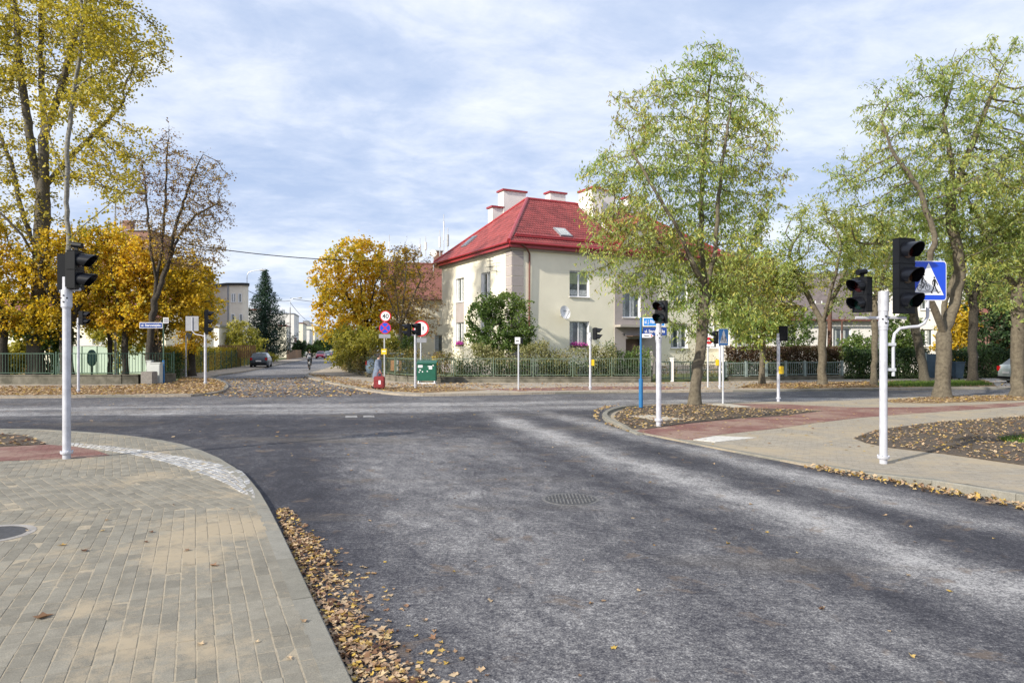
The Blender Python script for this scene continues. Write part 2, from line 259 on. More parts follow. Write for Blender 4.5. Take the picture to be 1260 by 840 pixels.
# ------------------------------------------------------------ object helpers
def link(o, parent=None):
    COL.objects.link(o)
    if parent is not None: o.parent = parent
    return o
def tag(o, label=None, cat=None, group=None, kind=None):
    if label: o['label'] = label
    if cat: o['category'] = cat
    if group: o['group'] = group
    if kind: o['kind'] = kind
    return o
def thing(name, label, cat, loc=(0, 0, 0), rz=0, group=None):
    o = bpy.data.objects.new(name, None); o.empty_display_size = .3; COL.objects.link(o)
    o.location = loc; o.rotation_euler = (0, 0, rz); return tag(o, label, cat, group)
class MB:
    def __init__(s): s.v = []; s.f = []
    def add(s, vs, fs, mtx=None):
        o = len(s.v)
        if mtx is not None: vs = [tuple(mtx @ Vector(p)) for p in vs]
        s.v += [tuple(p) for p in vs]; s.f += [tuple(i+o for i in f) for f in fs]; return s
    def box(s, c, d, rz=0, mtx=None):
        x, y, z = d[0]/2, d[1]/2, d[2]/2
        vs = [(-x, -y, -z), (x, -y, -z), (x, y, -z), (-x, y, -z), (-x, -y, z), (x, -y, z), (x, y, z), (-x, y, z)]
        m_ = Matrix.Translation(c) @ Matrix.Rotation(rz, 4, 'Z')
        if mtx is not None: m_ = mtx @ m_
        return s.add(vs, [(0, 3, 2, 1), (4, 5, 6, 7), (0, 1, 5, 4), (1, 2, 6, 5), (2, 3, 7, 6), (3, 0, 4, 7)], m_)
    def tube(s, pts, rad, n=8, cap=True, mtx=None):
        pts = [Vector(p) for p in pts]; k = len(pts)
        if not hasattr(rad, '__len__'): rad = [rad]*k
        vs = []; up = None
        for i, p in enumerate(pts):
            d = (pts[min(i+1, k-1)]-pts[max(i-1, 0)]).normalized()
            if up is None:
                up = Vector((0, 0, 1)) if abs(d.z) < .9 else Vector((1, 0, 0))
            a = (up - d*up.dot(d)).normalized(); b_ = d.cross(a); up = a
            for j in range(n):
                t_ = 2*math.pi*j/n; vs.append(tuple(p+(a*math.cos(t_)+b_*math.sin(t_))*rad[i]))
        fs = [(i*n+j, i*n+(j+1) % n, (i+1)*n+(j+1) % n, (i+1)*n+j) for i in range(k-1) for j in range(n)]
        if cap: fs += [tuple(range(n-1, -1, -1)), tuple((k-1)*n+j for j in range(n))]
        return s.add(vs, fs, mtx)
    def cyl(s, p, r, h, n=16, axis='Z', r2=None, mtx=None):
        d = {'X': (1, 0, 0), 'Y': (0, 1, 0), 'Z': (0, 0, 1)}[axis]; p = Vector(p)
        return s.tube([p, p+Vector(d)*h], [r, r if r2 is None else r2], n, True, mtx)
    def prism(s, poly, z0, z1, mtx=None):
        n = len(poly); vs = [(x, y, z0) for x, y in poly]+[(x, y, z1) for x, y in poly]
        fs = [tuple(range(n-1, -1, -1)), tuple(range(n, 2*n))]+[(i, (i+1) % n, n+(i+1) % n, n+i) for i in range(n)]
        return s.add(vs, fs, mtx)
    def flat(s, poly, y0=0, th=.002, mtx=None):   # prism of an outline in the XZ plane, front at y0-th
        a = sum(poly[i][0]*poly[(i+1) % len(poly)][1]-poly[(i+1) % len(poly)][0]*poly[i][1] for i in range(len(poly)))
        if a < 0: poly = poly[::-1]
        n = len(poly); vs = [(x, y0-th, z) for x, z in poly]+[(x, y0, z) for x, z in poly]
        fs = [tuple(range(n)), tuple(range(2*n-1, n-1, -1))]+[((i+1) % n, i, n+i, n+(i+1) % n) for i in range(n)]
        return s.add(vs, fs, mtx)
    def stroke(s, pts, w, y0=0, th=.002):
        for (a, b_) in zip(pts[:-1], pts[1:]):
            a = Vector(a); b_ = Vector(b_); d = (b_-a); 
            if d.length < 1e-6: continue
            d.normalize(); n = Vector((-d.y, d.x))*w/2; a = a-d*w*.3; b_ = b_+d*w*.3
            s.flat([tuple(a+n), tuple(b_+n), tuple(b_-n), tuple(a-n)], y0, th)
        return s
    def disc(s, c, r, y0=0, th=.002, n=28, r2=None):
        p = [(c[0]+r*math.cos(2*math.pi*i/n), c[1]+(r2 or r)*math.sin(2*math.pi*i/n)) for i in range(n)]; return s.flat(p, y0, th)
    def ring(s, c, ro, ri, y0=0, th=.002, n=28):
        for i in range(n):
            a, b_ = 2*math.pi*i/n, 2*math.pi*(i+1)/n
            s.flat([(c[0]+r_*math.cos(t_), c[1]+r_*math.sin(t_)) for r_, t_ in ((ri, a), (ro, a), (ro, b_), (ri, b_))], y0, th)
        return s
    def mesh(s, name, material, smooth=False):
        me = bpy.data.meshes.new(name); me.from_pydata(s.v, [], s.f); me.materials.append(material)
        if smooth: me.polygons.foreach_set('use_smooth', [True]*len(me.polygons))
        me.update(); return me
    def build(s, name, material, parent=None, smooth=False, bevel=0, loc=None, rz=0, kind=None):
        me = s.mesh(name, material, smooth)
        if bevel:
            bm = bmesh.new(); bm.from_mesh(me)
            bmesh.ops.bevel(bm, geom=list(bm.edges), offset=bevel, segments=2, affect='EDGES', clamp_overlap=True); bm.to_mesh(me); bm.free()
        o = bpy.data.objects.new(name, me); link(o, parent)
        if loc: o.location = loc
        if rz: o.rotation_euler.z = rz
        if smooth and not bevel:
            try: me.set_sharp_from_angle(angle=R(40))
            except Exception: pass
        if kind: o['kind'] = kind
        return o
def np_mesh(name, V, Q, material, parent=None, tone=None, smooth=False, loc=None):
    V = np.asarray(V, dtype=np.float32); Q = np.asarray(Q, dtype=np.int32); k = Q.shape[1]
    me = bpy.data.meshes.new(name); me.vertices.add(len(V)); me.vertices.foreach_set('co', V.ravel())
    me.loops.add(Q.size); me.loops.foreach_set('vertex_index', Q.ravel())
    me.polygons.add(len(Q)); me.polygons.foreach_set('loop_start', np.arange(0, Q.size, k, dtype=np.int32))
    me.materials.append(material)
    if smooth: me.polygons.foreach_set('use_smooth', np.ones(len(Q), dtype=bool))
    if tone is not None:
        a = me.attributes.new('tone', 'FLOAT', 'FACE'); a.data.foreach_set('value', np.asarray(tone, dtype=np.float32))
    me.update(); me.validate(); o = bpy.data.objects.new(name, me); link(o, parent)
    if loc is not None: o.location = loc
    return o
def text(body, size, material, parent, loc, width=None, rot=(R(90), 0, 0), name='lettering'):
    c = bpy.data.curves.new('lettering', 'FONT'); c.body = body; c.size = size; c.extrude = .001; c.align_x = 'CENTER'; c.align_y = 'CENTER'; c.resolution_u = 3; c.offset = size*.012
    o = bpy.data.objects.new('lettering_tmp', c); COL.objects.link(o)
    bpy.context.view_layer.update()
    me = bpy.data.meshes.new_from_object(o.evaluated_get(bpy.context.evaluated_depsgraph_get())); COL.objects.unlink(o); bpy.data.objects.remove(o)
    me.materials.clear(); me.materials.append(material)
    if width:
        xs = [v.co.x for v in me.vertices]; k = width/(max(xs)-min(xs)); c0 = (max(xs)+min(xs))/2
        for v in me.vertices: v.co.x = (v.co.x-c0)*k
    o = bpy.data.objects.new(name, me); link(o, parent); o.location = loc; o.rotation_euler = rot; return o
def inpoly(P, poly):
    P = np.asarray(P); x, y = P[:, 0], P[:, 1]; c = np.zeros(len(P), bool); n = len(poly)
    for i in range(n):
        x1, y1 = poly[i]; x2, y2 = poly[(i+1) % n]
        if y1 == y2: continue
        c ^= ((y1 > y) != (y2 > y)) & (x < (x2-x1)*(y-y1)/(y2-y1)+x1)
    return c
def smoothpath(pts, step=.5):
    P = [Vector((p[0], p[1])) for p in pts]; out = []
    for i in range(len(P)-1):
        p0, p1, p2, p3 = P[max(i-1, 0)], P[i], P[i+1], P[min(i+2, len(P)-1)]
        n = max(1, int((p2-p1).length/step))
        for j in range(n):
            t_ = j/n; out.append(tuple(.5*((2*p1)+(p2-p0)*t_+(2*p0-5*p1+4*p2-p3)*t_*t_+(3*p1-p0-3*p2+p3)*t_**3)))
    out.append(tuple(P[-1])); return out
def resample(pts, step):
    P = np.array(pts, float); d = np.r_[0, np.cumsum(np.linalg.norm(np.diff(P, axis=0), axis=1))]
    n = max(2, int(round(d[-1]/step))+1); s_ = np.linspace(0, d[-1], n)
    return [(float(np.interp(q, d, P[:, 0])), float(np.interp(q, d, P[:, 1]))) for q in s_]
def triang(poly, zf, name, material, label=None, kind='structure', zs=0):
    """sheet over a ground outline with its own height function and a skirt down to zs"""
    from mathutils.geometry import delaunay_2d_cdt
    q = []
    for p in poly:
        if not q or (Vector(p)-Vector(q[-1])).length > .004: q.append(p)
    if (Vector(q[0])-Vector(q[-1])).length < .004: q.pop()
    n0 = len(q); res = delaunay_2d_cdt([Vector(p) for p in q], [(i, (i+1) % n0) for i in range(n0)], [], 1, 1e-4)
    bm = bmesh.new(); vv = [bm.verts.new((p.x, p.y, zf(p.x, p.y) if callable(zf) else zf)) for p in res[0]]
    for t_ in res[2]:
        try: bm.faces.new([vv[i] for i in t_])
        except ValueError: pass
    bm.normal_update()
    for f in bm.faces:
        if f.normal.z < 0: f.normal_flip()
    vs = [bm.verts.new((x, y, (zf(x, y) if callable(zf) else zf)-.0005)) for x, y in q]
    n = len(vs)
    lo = [bm.verts.new((v.co.x, v.co.y, zs-.05)) for v in vs]
    for i in range(n):
        try: bm.faces.new((vs[i], lo[i], lo[(i+1) % n], vs[(i+1) % n]))
        except ValueError: pass
    me = bpy.data.meshes.new(name); bm.to_mesh(me); bm.free(); me.materials.append(material)
    o = bpy.data.objects.new(name, me); COL.objects.link(o); o['kind'] = kind
    if label: o['label'] = label
    return o

# ================================================================ GROUND
def rect_struct(name, poly, z, m, label=None, zs=None):
    return triang(poly, z, name, m, label, zs=(z-.2 if zs is None else zs))
rect_struct('ground', [(-700, -300), (700, -300), (700, 900), (-700, 900)], -.06, M['grass'], zs=-.5)
# carriageways: one sheet of asphalt reaching the kerbs, the side street running away between the houses
rect_struct('road', [(-90, -30), (90, -30), (90, 44), (SX(0, 60), 60), (SX(0, 420), 420), (SX(-12, 420), 420), (SX(-12, 44), 44), (-90, 30)], 0, M['asphalt'])
K3 = [.03]
def kerbline(path, width, ztop, face=.15, stone=1.0, gap=.006, side=1):
    root = thing('kerb', None, None); root['kind'] = 'structure'
    P = resample(path, stone)
    for i in range(len(P)-1):
        sub = [P[i], P[i+1]]
        def off(k):
            a = Vector(P[max(k-1, 0)]); b_ = Vector(P[min(k+1, len(P)-1)]); d = (b_-a).normalized(); return Vector((-d.y, d.x))*side
        a, b_ = Vector(P[i]), Vector(P[i+1]); d = (b_-a).normalized(); a2 = a+d*gap/2; b2 = b_-d*gap/2
        oa, ob = off(i)*width, off(i+1)*width; za = ztop(*P[i]) if callable(ztop) else ztop; zb = ztop(*P[i+1]) if callable(ztop) else ztop
        jz = random.uniform(-.002, .002); c = .010
        ina, inb = a2+oa*(c/width), b2+ob*(c/width)
        vs = [(*a2, za-face), (*b2, zb-face), (*a2, za-c), (*b2, zb-c), (*ina, za+jz), (*inb, zb+jz), (*(a2+oa), za+jz), (*(b2+ob), zb+jz), (*(a2+oa), za-face), (*(b2+ob), zb-face)]
        fs = [(0, 1, 3, 2), (2, 3, 5, 4), (4, 5, 7, 6), (6, 7, 9, 8), (0, 2, 4, 6, 8), (1, 9, 7, 5, 3), (0, 8, 9, 1)]
        if side < 0: fs = [f[::-1] for f in fs]
        mb = MB(); mb.add(vs, fs); mb.build('kerbstone', M['kerb'], root)
    return root

ZL = .05
# ---- near-left pavement
outer_px = [(434, 840), (408, 790), (382, 738), (362, 692), (345, 650)]
D = Vector((-.413, .911)); NR = Vector((.911, .413))
pA = Vector(G(345, 650, ZL)); start = pA - D*6.0
curve = [tuple(start), tuple(pA - D*3), tuple(pA)] + [G(*p, ZL) for p in [(330, 621), (317, 600), (300, 582), (262, 559), (215, 544), (150, 534.5), (80, 529.5), (0, 527)]]
last = curve[-1]; curve += [(last[0]-6, last[1]+.2), (last[0]-16, last[1]+.4)]
kl = smoothpath(curve, .3)
kerbline(kl, .14, ZL+.002, side=1)
kin = []   # inner edge of the kerb
for i, p in enumerate(kl):
    a = Vector(kl[max(i-1, 0)]); b_ = Vector(kl[min(i+1, len(kl)-1)]); d = (b_-a).normalized(); kin.append(tuple(Vector(p)+Vector((-d.y, d.x))*.09))
padpoly = kin + [(-34, 14.5), (-34, -4), (kin[0][0]-.1, -4)]
rect_struct('pavement_bed', padpoly, ZL-.0018, M['sandbed'], zs=-.1)
red_l = [G(*p, ZL) for p in [(-500, 555), (0, 550), (57, 547), (89, 549), (118, 554), (135, 560), (113, 562.5), (54, 565), (0, 567), (-500, 572)]]
soil_l = [G(*p, ZL) for p in [(-600, 532), (0, 534), (27, 535.6), (42, 540), (57, 546.5), (0, 549.5), (-600, 553)]]
# sett band
so_ = smoothpath([G(*p, ZL) for p in [(81, 544), (130, 548), (173, 553), (216, 560), (259, 568), (291, 576), (305, 586), (314, 608)]], .1)
si_ = smoothpath([G(*p, ZL) for p in [(81, 547.5), (135, 554.5), (167, 560), (202, 568), (237, 579), (270, 591), (297, 606), (314, 613)]], .1)
so_ = resample(so_, .2); 
def at_t(P, t_):
    P = np.array(P); d = np.r_[0, np.cumsum(np.linalg.norm(np.diff(P, axis=0), axis=1))]; q = t_*d[-1]
    return np.array([np.interp(q, d, P[:, 0]), np.interp(q, d, P[:, 1])])
settpoly = [tuple(at_t(so_, i/20)) for i in range(21)] + [tuple(at_t(si_, 1-i/20)) for i in range(21)]
hole = (Vector(G(-14, 657, ZL)), .36)

pave = thing('pavement', None, None); pave['kind'] = 'structure'
def brick_mesh(w, l, name='brick', h=.03, c=.0018):
    x, y = w/2, l/2
    vs = []
    for (dx, z) in ((0, -h), (0, -c), (c, 0)):
        vs += [(-x+dx, -y+dx, z), (x-dx, -y+dx, z), (x-dx, y-dx, z), (-x+dx, y-dx, z)]
    fs = [(0, 1, 5, 4), (1, 2, 6, 5), (2, 3, 7, 6), (3, 0, 4, 7), (4, 5, 9, 8), (5, 6, 10, 9), (6, 7, 11, 10), (7, 4, 8, 11), (8, 9, 10, 11)]
    return vs, fs
BW, BL = .0945, .1725
bvs, bfs = brick_mesh(BW, BL)
bme = bpy.data.meshes.new('brick'); bme.from_pydata(bvs, [], bfs); bme.materials.append(M['brick']); bme.update()
def zone_bricks(ang_dir, ylo, yhi, u0, sgn, stagger=.1):
    d = Vector(ang_dir).normalized(); n = Vector((d.y, -d.x)); res = []
    P_, Q_ = .1025, .1760
    for iu in range(-175, 45):
        u = u0 + iu*P_ - P_/2
        shift = (.018 if iu % 2 else 0) + (iu*37 % 7)*.005
        for iv in range(-70, 160):
            c = n*u + d*(iv*Q_+shift)
            if ylo <= c.y < yhi and -16 < c.x < 0: res.append((c.x, c.y, math.atan2(-d.x, d.y)))
    return res
cand = zone_bricks((-.413, .911), 1.5, 7.46, .62, 1) + zone_bricks((-.69, .72), 7.46, 9.35, .05, 1) + zone_bricks((-.50, .87), 9.35, 20, .03, 1)
C = np.array(cand); ok = inpoly(C[:, :2], padpoly) & ~inpoly(C[:, :2], red_l) & ~inpoly(C[:, :2], soil_l) & ~inpoly(C[:, :2], settpoly)
ok &= np.hypot(C[:, 0]-hole[0].x, C[:, 1]-hole[0].y) > hole[1]+.05
C = C[ok]
px_ = CX+C[:, 0]/C[:, 1]*F; py_ = HY+F*(H-ZL)/C[:, 1]
vis = (py_ < 846) & (px_ > -8)
near = np.where(vis)[0][np.argsort(np.hypot(C[vis, 0], C[vis, 1]))][:300]
nearset = set(near.tolist())
VV = []; QQ = []; TT = []
base = np.array(bvs); base[4:8, 2] = 0
for i, (x, y, a) in enumerate(C):
    a2 = a+random.gauss(0, .006); z = ZL+random.gauss(0, .0007)
    jx, jy = random.gauss(0, .0012), random.gauss(0, .0015)
    if i in nearset:
        o = bpy.data.objects.new('brick', bme); link(o, pave); o.location = (x+jx, y+jy, z); o.rotation_euler = (random.gauss(0, .006), random.gauss(0, .008), a2)
    else:
        ca, sa = math.cos(a2), math.sin(a2); tx, ty = random.gauss(0, .003), random.gauss(0, .003)
        X_ = base[:, 0]*ca-base[:, 1]*sa+x+jx; Y_ = base[:, 0]*sa+base[:, 1]*ca+y+jy; Z_ = base[:, 2]+z+base[:, 0]*tx+base[:, 1]*ty
        o0 = len(VV)*12; VV.append(np.c_[X_, Y_, Z_]); QQ.append(np.array(bfs)+o0); TT += [random.random()]*len(bfs)
o = np_mesh('brick_paving', np.vstack(VV), np.vstack(QQ), M['brick'], pave, TT); o['kind'] = 'stuff'
rect_struct('cycle_path_patch', red_l, ZL+.006, M['redpave'], zs=ZL)
rect_struct('tree_bed', soil_l, ZL+.012, M['soil'], zs=ZL)
# white granite setts
settbase = thing('sett_strip', None, None); settbase['kind'] = 'structure'
Lm = 7.0; nst = 56
for i in range(nst):
    t0, t1 = i/nst, (i+1)/nst
    a0, a1, b0, b1 = at_t(so_, t0), at_t(so_, t1), at_t(si_, t0), at_t(si_, t1)
    wd = (np.linalg.norm(a0-b0)+np.linalg.norm(a1-b1))/2; k = max(1, min(5, int(round(wd/.12))))
    for j in range(k):
        f0, f1 = j/k, (j+1)/k
        q = [a0*(1-f0)+b0*f0, a1*(1-f0)+b1*f0, a1*(1-f1)+b1*f1, a0*(1-f1)+b0*f1]
        c = sum(q)/4; q = [c+(p-c)*random.uniform(.84, .93) for p in q]
        z = ZL+random.gauss(.002, .002)
        vs = [(*p, z-.03) for p in q]+[(*p, z-.006) for p in q]+[(*(c+(p-c)*.86), z) for p in q]
        fs = [(0, 1, 5, 4), (1, 2, 6, 5), (2, 3, 7, 6), (3, 0, 4, 7), (4, 5, 9, 8), (5, 6, 10, 9), (6, 7, 11, 10), (7, 4, 8, 11), (8, 9, 10, 11)]
        MB().add(vs, fs).build('sett', M['sett'], settbase)
# round cover let into the left pavement
mh = thing('inspection_cover', 'round dark cover let into the block pavement at the left edge of the photo', 'manhole cover', (hole[0].x, hole[0].y, ZL))
mb = MB(); 
for k in range(24):
    a, b_ = 2*math.pi*k/24, 2*math.pi*(k+1)/24
    mb.add([(.30*math.cos(a), .30*math.sin(a), .001), (.37*math.cos(a), .37*math.sin(a), .001), (.37*math.cos(b_), .37*math.sin(b_), .001), (.30*math.cos(b_), .30*math.sin(b_), .001)], [(0, 1, 2, 3)])
mb.build('frame_ring', M['concrete'], mh)
mb = MB(); mb.cyl((0, 0, -.02), .298, .0195, 32); mb.build('lid', M['iron'], mh)
# ---- manhole in the carriageway
mhx, mhy = G(702, 614)
mh = thing('manhole_cover', 'round ribbed iron cover set in the asphalt in the middle of the street', 'manhole cover', (mhx, mhy, 0))
MB().cyl((0, 0, -.02), .335, .024, 40).build('frame_ring', M['covertop'], mh)
mb = MB(); mb.cyl((0, 0, -.02), .30, .026, 40); mb.build('lid', M['iron'], mh)
mb = MB()
for k in range(-6, 7):
    x = k*.042; l = math.sqrt(max(.0, .27**2-x*x))
    for s_ in (-1, 1):
        if l > .06: mb.box((x, s_*(l*.5+.012), .009), (.016, l-.03, .007))
mb.build('rib', M['covertop'], mh)

for q in ([(425, 511.4), (439, 511.2), (440, 513.4), (425, 513.6)], [(447, 511.2), (460, 511), (461, 513), (447, 513.2)]):
    triang([G(*p) for p in q], .004, 'road_marking', M['worndash'], zs=0)
# ---- right-hand pavement
def kx(Y): return (8.45-.413*Y)/.911
def zR(x, y=None):
    y = x if y is None else y
    q = min(1, max(0, (10.2-y)/1.9)); return .03+.095*q*q*(3-2*q)
row = [10.2-.25*i for i in range(0, 22)]+[4.0, 2, 0, -4]
mb = MB()
for a, b_ in zip(row[:-1], row[1:]):
    mb.add([(kx(b_)+.08, b_, zR(b_)), (22, b_, zR(b_)), (22, a, zR(a)), (kx(a)+.08, a, zR(a))], [(0, 1, 2, 3)])
o = mb.build('pavement_right', M['sandy']); o['kind'] = 'structure'; o.name = 'pavement'
kr = [(kx(y), y) for y in [10.6]+[10.2-.4*i for i in range(0, 36)]]
kerbline(kr, .14, lambda x, y: zR(y)+.002, side=1)
ZI = .03
isl_kerb = [G(*p, .07) for p in [(850, 494.6), (800, 496), (775, 498.5), (757, 502), (745, 506), (741, 511), (747, 516.5), (758, 521.5), (771, 526), (784, 531)]]
jx0 = G(834, 540.5, .03); jx1 = G(1040, 580, .03)
edge = smoothpath([G(784, 531, .03), G(834, 541, .03), G(880, 550, .03), G(950, 563, .03), G(1010, 574.5, .03)], .6)+[(kx(10.2)+.08, 10.2)]
rb = isl_kerb[::-1]
right = [G(1700, 482, .03), G(1260, 484.5, .03), G(1160, 487, .03), G(1085, 489.5, .03), G(1050, 492, .03), G(1000, 493.8, .03), G(930, 494.3, .03)]+isl_kerb[:-1]+edge+[(22, 10.2), (50, 11)]
triang(right, ZI, 'pavement', M['sandy'], zs=-.1)
ik = smoothpath(isl_kerb, .25)
kerbline(ik, .12, lambda x, y: .10 - .07*min(1, max(0, (y-20.5)/1.5)) if y > 20 else .10 - .065*max(0, min(1, (15.6-y)/.7)), side=1, stone=.6)
kerbline(smoothpath(edge, .5), .12, ZI+.003, side=1)
soil_i = [G(*p, .07) for p in [(756, 512), (758, 507), (771, 501.5), (800, 498.3), (850, 496.3), (880, 497.5), (905, 501), (960, 501.5), (1012, 504), (960, 510), (898, 514), (844, 519), (795, 526), (778, 525.5), (765, 519)]]
o = triang(soil_i, lambda x, y: .040 if min((Vector(G(*p, .07))-Vector((x, y))).length for p in [(1012, 504), (960, 510), (898, 514), (844, 519), (795, 526), (960, 501.5)]) < .3 else .062, 'tree_bed', M['soil'], zs=.0)
red1 = [G(*p, ZI) for p in [(782, 530.5), (791, 527.5), (844, 520.5), (898, 515.5), (960, 511), (1012, 505), (960, 502.5), (905, 502), (892, 497), (958, 497), (1060, 501.5), (1127, 501), (1200, 498), (1260, 495), (1600, 489), (1600, 491.5), (1260, 499), (1200, 503.5), (1127, 508.5), (1060, 513.5), (1000, 520.5), (960, 526.5), (886, 534.5), (852, 541), (834, 540)]]
triang(red1, ZI+.005, 'cycle_path', M['redpave'], zs=ZI)
for q in ([(853, 541), (880, 536.5), (931, 538.5), (880, 544)],):
    o = triang([G(*p, ZI) for p in q], ZI+.010, 'white_marking', M['marking'], zs=ZI)
slab_i = 0
for q, lb in (([(777, 512), (800, 511), (842, 516), (812, 518)], 'pale concrete slab in the soil at the foot of the white signal pole'),
              ([(866, 497.3), (889, 496.6), (924, 500.6), (904, 502)], 'pale concrete slab beside the thin post of the blue crossing sign')):
    o = triang([G(*p, .05) for p in q], .070, 'concrete_slab', M['slabstone'], zs=.03); del o['kind']; tag(o, lb, 'slab')
soil_r = [G(*p, ZI) for p in [(1050.5, 539), (1077, 529.5), (1110, 525), (1153, 519.5), (1260, 512.5), (1500, 502), (1700, 520), (1700, 610), (1400, 590), (1260, 572.5), (1163, 558.5), (1096, 551), (1066, 545)]]
o = triang(soil_r, ZI+.014, 'flower_bed', M['soil'], zs=0)
soil_r2 = [G(*p, ZI) for p in [(1082, 492.5), (1150, 488.2), (1260, 486), (1600, 482), (1600, 486), (1260, 492.5), (1150, 496), (1100, 495.5)]]
triang(soil_r2, ZI+.010, 'verge', M['litterbase'], zs=0)

# ---- far side of the crossing road
ZF = .08
def Gf(p): return G(*p, ZF)
lc = [(-500, 490), (0, 487.5), (150, 486), (235, 485.3), (258, 483.5), (274, 480), (281, 475), (277, 470), (270, 466.2), (264, 461.8)]
lk = smoothpath([Gf(p) for p in lc]+[(SX(-8.6, y), y) for y in (56, 75, 110, 170, 260)], .8)
kerbline(lk[:len(lk)], .15, ZF+.002, side=1, stone=2.0)
wall_l = [(-46, 33.0), (XA(0, 33.9), 33.9), (XA(150, 33.9), 33.9), (XA(178, 34.2), 34.6), (XA(214, 36.0), 36.0), (SX(-11.2, 45), 45)]
farl = [tuple(p) for p in lk]+[(SX(-15, 260), 260), (SX(-11.6, 60), 60)]+wall_l[::-1]+[(-46, 30)]
triang(farl, ZF, 'pavement', M['farpave'], zs=-.1)
rc = [(412, 448.2), (400, 453), (385, 457), (376, 460.5), (379, 464), (400, 469), (425.6, 474.2), (450, 479), (480, 483), (520, 484.8), (640, 483), (727, 481.3), (850, 480.3), (960, 479), (1100, 477.8), (1260, 476.6), (1600, 475)]
rkk = smoothpath([(SX(-3, y), y) for y in (260, 170, 110, 90)]+[Gf(p) for p in rc], .8)
kerbline(rkk, .15, lambda x, y: ZF+.002 if not (3.2 < x < 7.0) else .03, side=1, stone=2.0)
farr = [tuple(p) for p in rkk]+[(80, 46), (22, 40.8), (XA(890, 37), 37.0), (XA(790, 35.6), 35.6), (XA(511, 35.4), 35.4), (XA(480, 38), 38), (SX(-.6, 52), 52), (SX(-.4, 260), 260)]
triang(farr, ZF, 'pavement', M['farpave'], zs=-.1)
# red block crossing on the far pavement, brown verge with leaves, garden lawns
triang([Gf(p) for p in [(590, 478.5), (726, 475.5), (800, 475), (850, 476.5), (820, 479.3), (727, 479.6), (640, 481)]], ZF+.006, 'cycle_path', M['redpave'], zs=ZF)
triang([Gf(p) for p in [(905, 477), (925, 472.5), (1000, 470.3), (1260, 466.5), (1600, 463), (1600, 474), (1260, 475), (1100, 476.5), (960, 478.2)]], ZF+.008, 'verge', M['litterbase'], zs=ZF)
triang([Gf(p) for p in [(1075, 472.5), (1110, 470.2), (1205, 469), (1222, 474), (1180, 475.4), (1085, 476)]], ZF+.016, 'grass_verge', M['grass'], zs=ZF)
triang([Gf(p) for p in [(1206, 465.6), (1262, 464.6), (1262, 475.0), (1226, 475.6), (1222, 471)]], ZF+.022, 'driveway', M['concrete'], zs=ZF)
triang([Gf(p) for p in [(-500, 481), (0, 478), (150, 477), (210, 472.5), (222, 464), (262, 466), (277, 472), (272, 480), (250, 483.6), (150, 484.6), (0, 485.8), (-500, 488.5)]], ZF+.006, 'verge', M['litterbase'], zs=ZF)
triang([Gf(p) for p in [(388, 461), (400, 463.5), (430, 471), (480, 476), (560, 476), (600, 480), (520, 483), (480, 481), (450, 477), (425, 472), (400, 467)]], ZF+.006, 'verge', M['litterbase'], zs=ZF)
rect_struct('garden_ground', [(-46.0, 34.1)]+[(x, y+.25) for x, y in wall_l[1:]]+[(SX(-12, 60), 60), (SX(-12, 300), 300), (-300, 300), (-300, 34)], .14, M['grass'], zs=-.2)
rect_struct('garden_ground', [(SX(-.3, 300), 300), (SX(-.3, 56), 56), (XA(482, 38.3), 38.3), (XA(513, 35.7), 35.7), (XA(790, 35.9), 35.9), (XA(890, 37.3), 37.3), (22, 41.1), (90, 47), (300, 300)], .14, M['grass'], zs=-.2)

# ================================================================ LEAF LITTER
def scatter(polys, z, dens, size, name='leaf_litter', m='litter', tilt=.25, pref=None, up=.01, big=False, tones=None, sd=1):
    r = np.random.default_rng(sd); V = []; 
    pts = []
    for poly in polys:
        P = np.array(poly); lo, hi = P.min(0), P.max(0); n = int((hi[0]-lo[0])*(hi[1]-lo[1])*dens)
        n = min(n, 60000); q = lo+r.random((n, 2))*(hi-lo); q = q[inpoly(q, poly)]
        if pref is not None: q = q[r.random(len(q)) < pref(q)]
        pts.append(q)
    q = np.vstack(pts); n = len(q)
    if n == 0: return None
    s_ = size*r.uniform(.55, 1.25, n); a = r.random(n)*2*np.pi
    zz = (z(q[:, 0], q[:, 1]) if callable(z) else np.full(n, z))+r.random(n)*up
    ax = np.c_[np.cos(a), np.sin(a), r.normal(0, tilt, n)]; bx = np.c_[-np.sin(a), np.cos(a), r.normal(0, tilt, n)]
    c = np.c_[q, zz+size*tilt*.4]
    tone = r.random(n)
    if tones: tone = tones[0]+(tones[1]-tones[0])*tone
    if not big:
        V = np.stack([c-ax*s_[:, None]*.5, c+bx*s_[:, None]*.34, c+ax*s_[:, None]*.5, c-bx*s_[:, None]*.34], 1).reshape(-1, 3)
        Q = np.arange(4*n).reshape(n, 4); 
        V[:, 2] = np.maximum(V[:, 2], np.repeat(zz-up*0+.001, 4)-.0)
    else:
        k = 10; rad = np.array([1, .55, .85, .5, .72, .40, .72, .5, .85, .55]); V = np.zeros((n, k+1, 3)); V[:, 0] = c
        curl = r.uniform(-.35, .5, n)
        for j in range(k):
            t_ = 2*np.pi*j/k; rr = rad[j]*s_*.5*r.uniform(.8, 1.15, n)
            V[:, j+1] = c+ax*(rr*np.cos(t_))[:, None]+bx*(rr*np.sin(t_)*.8)[:, None]
            V[:, j+1, 2] += curl*rr*abs(np.sin(t_))*1.0+r.normal(0, .004, n)
        V[:, :, 2] = np.maximum(V[:, :, 2], (zz-up*.3)[:, None]*0+ (z if not callable(z) else 0)+.002)
        Q = np.array([[(i*(k+1)), i*(k+1)+1+j, i*(k+1)+1+(j+1) % k] for i in range(n) for j in range(k)]); tone = np.repeat(tone, k); V = V.reshape(-1, 3)
    o = np_mesh(name, V, Q, L[m], None, tone); o['kind'] = 'stuff'; return o
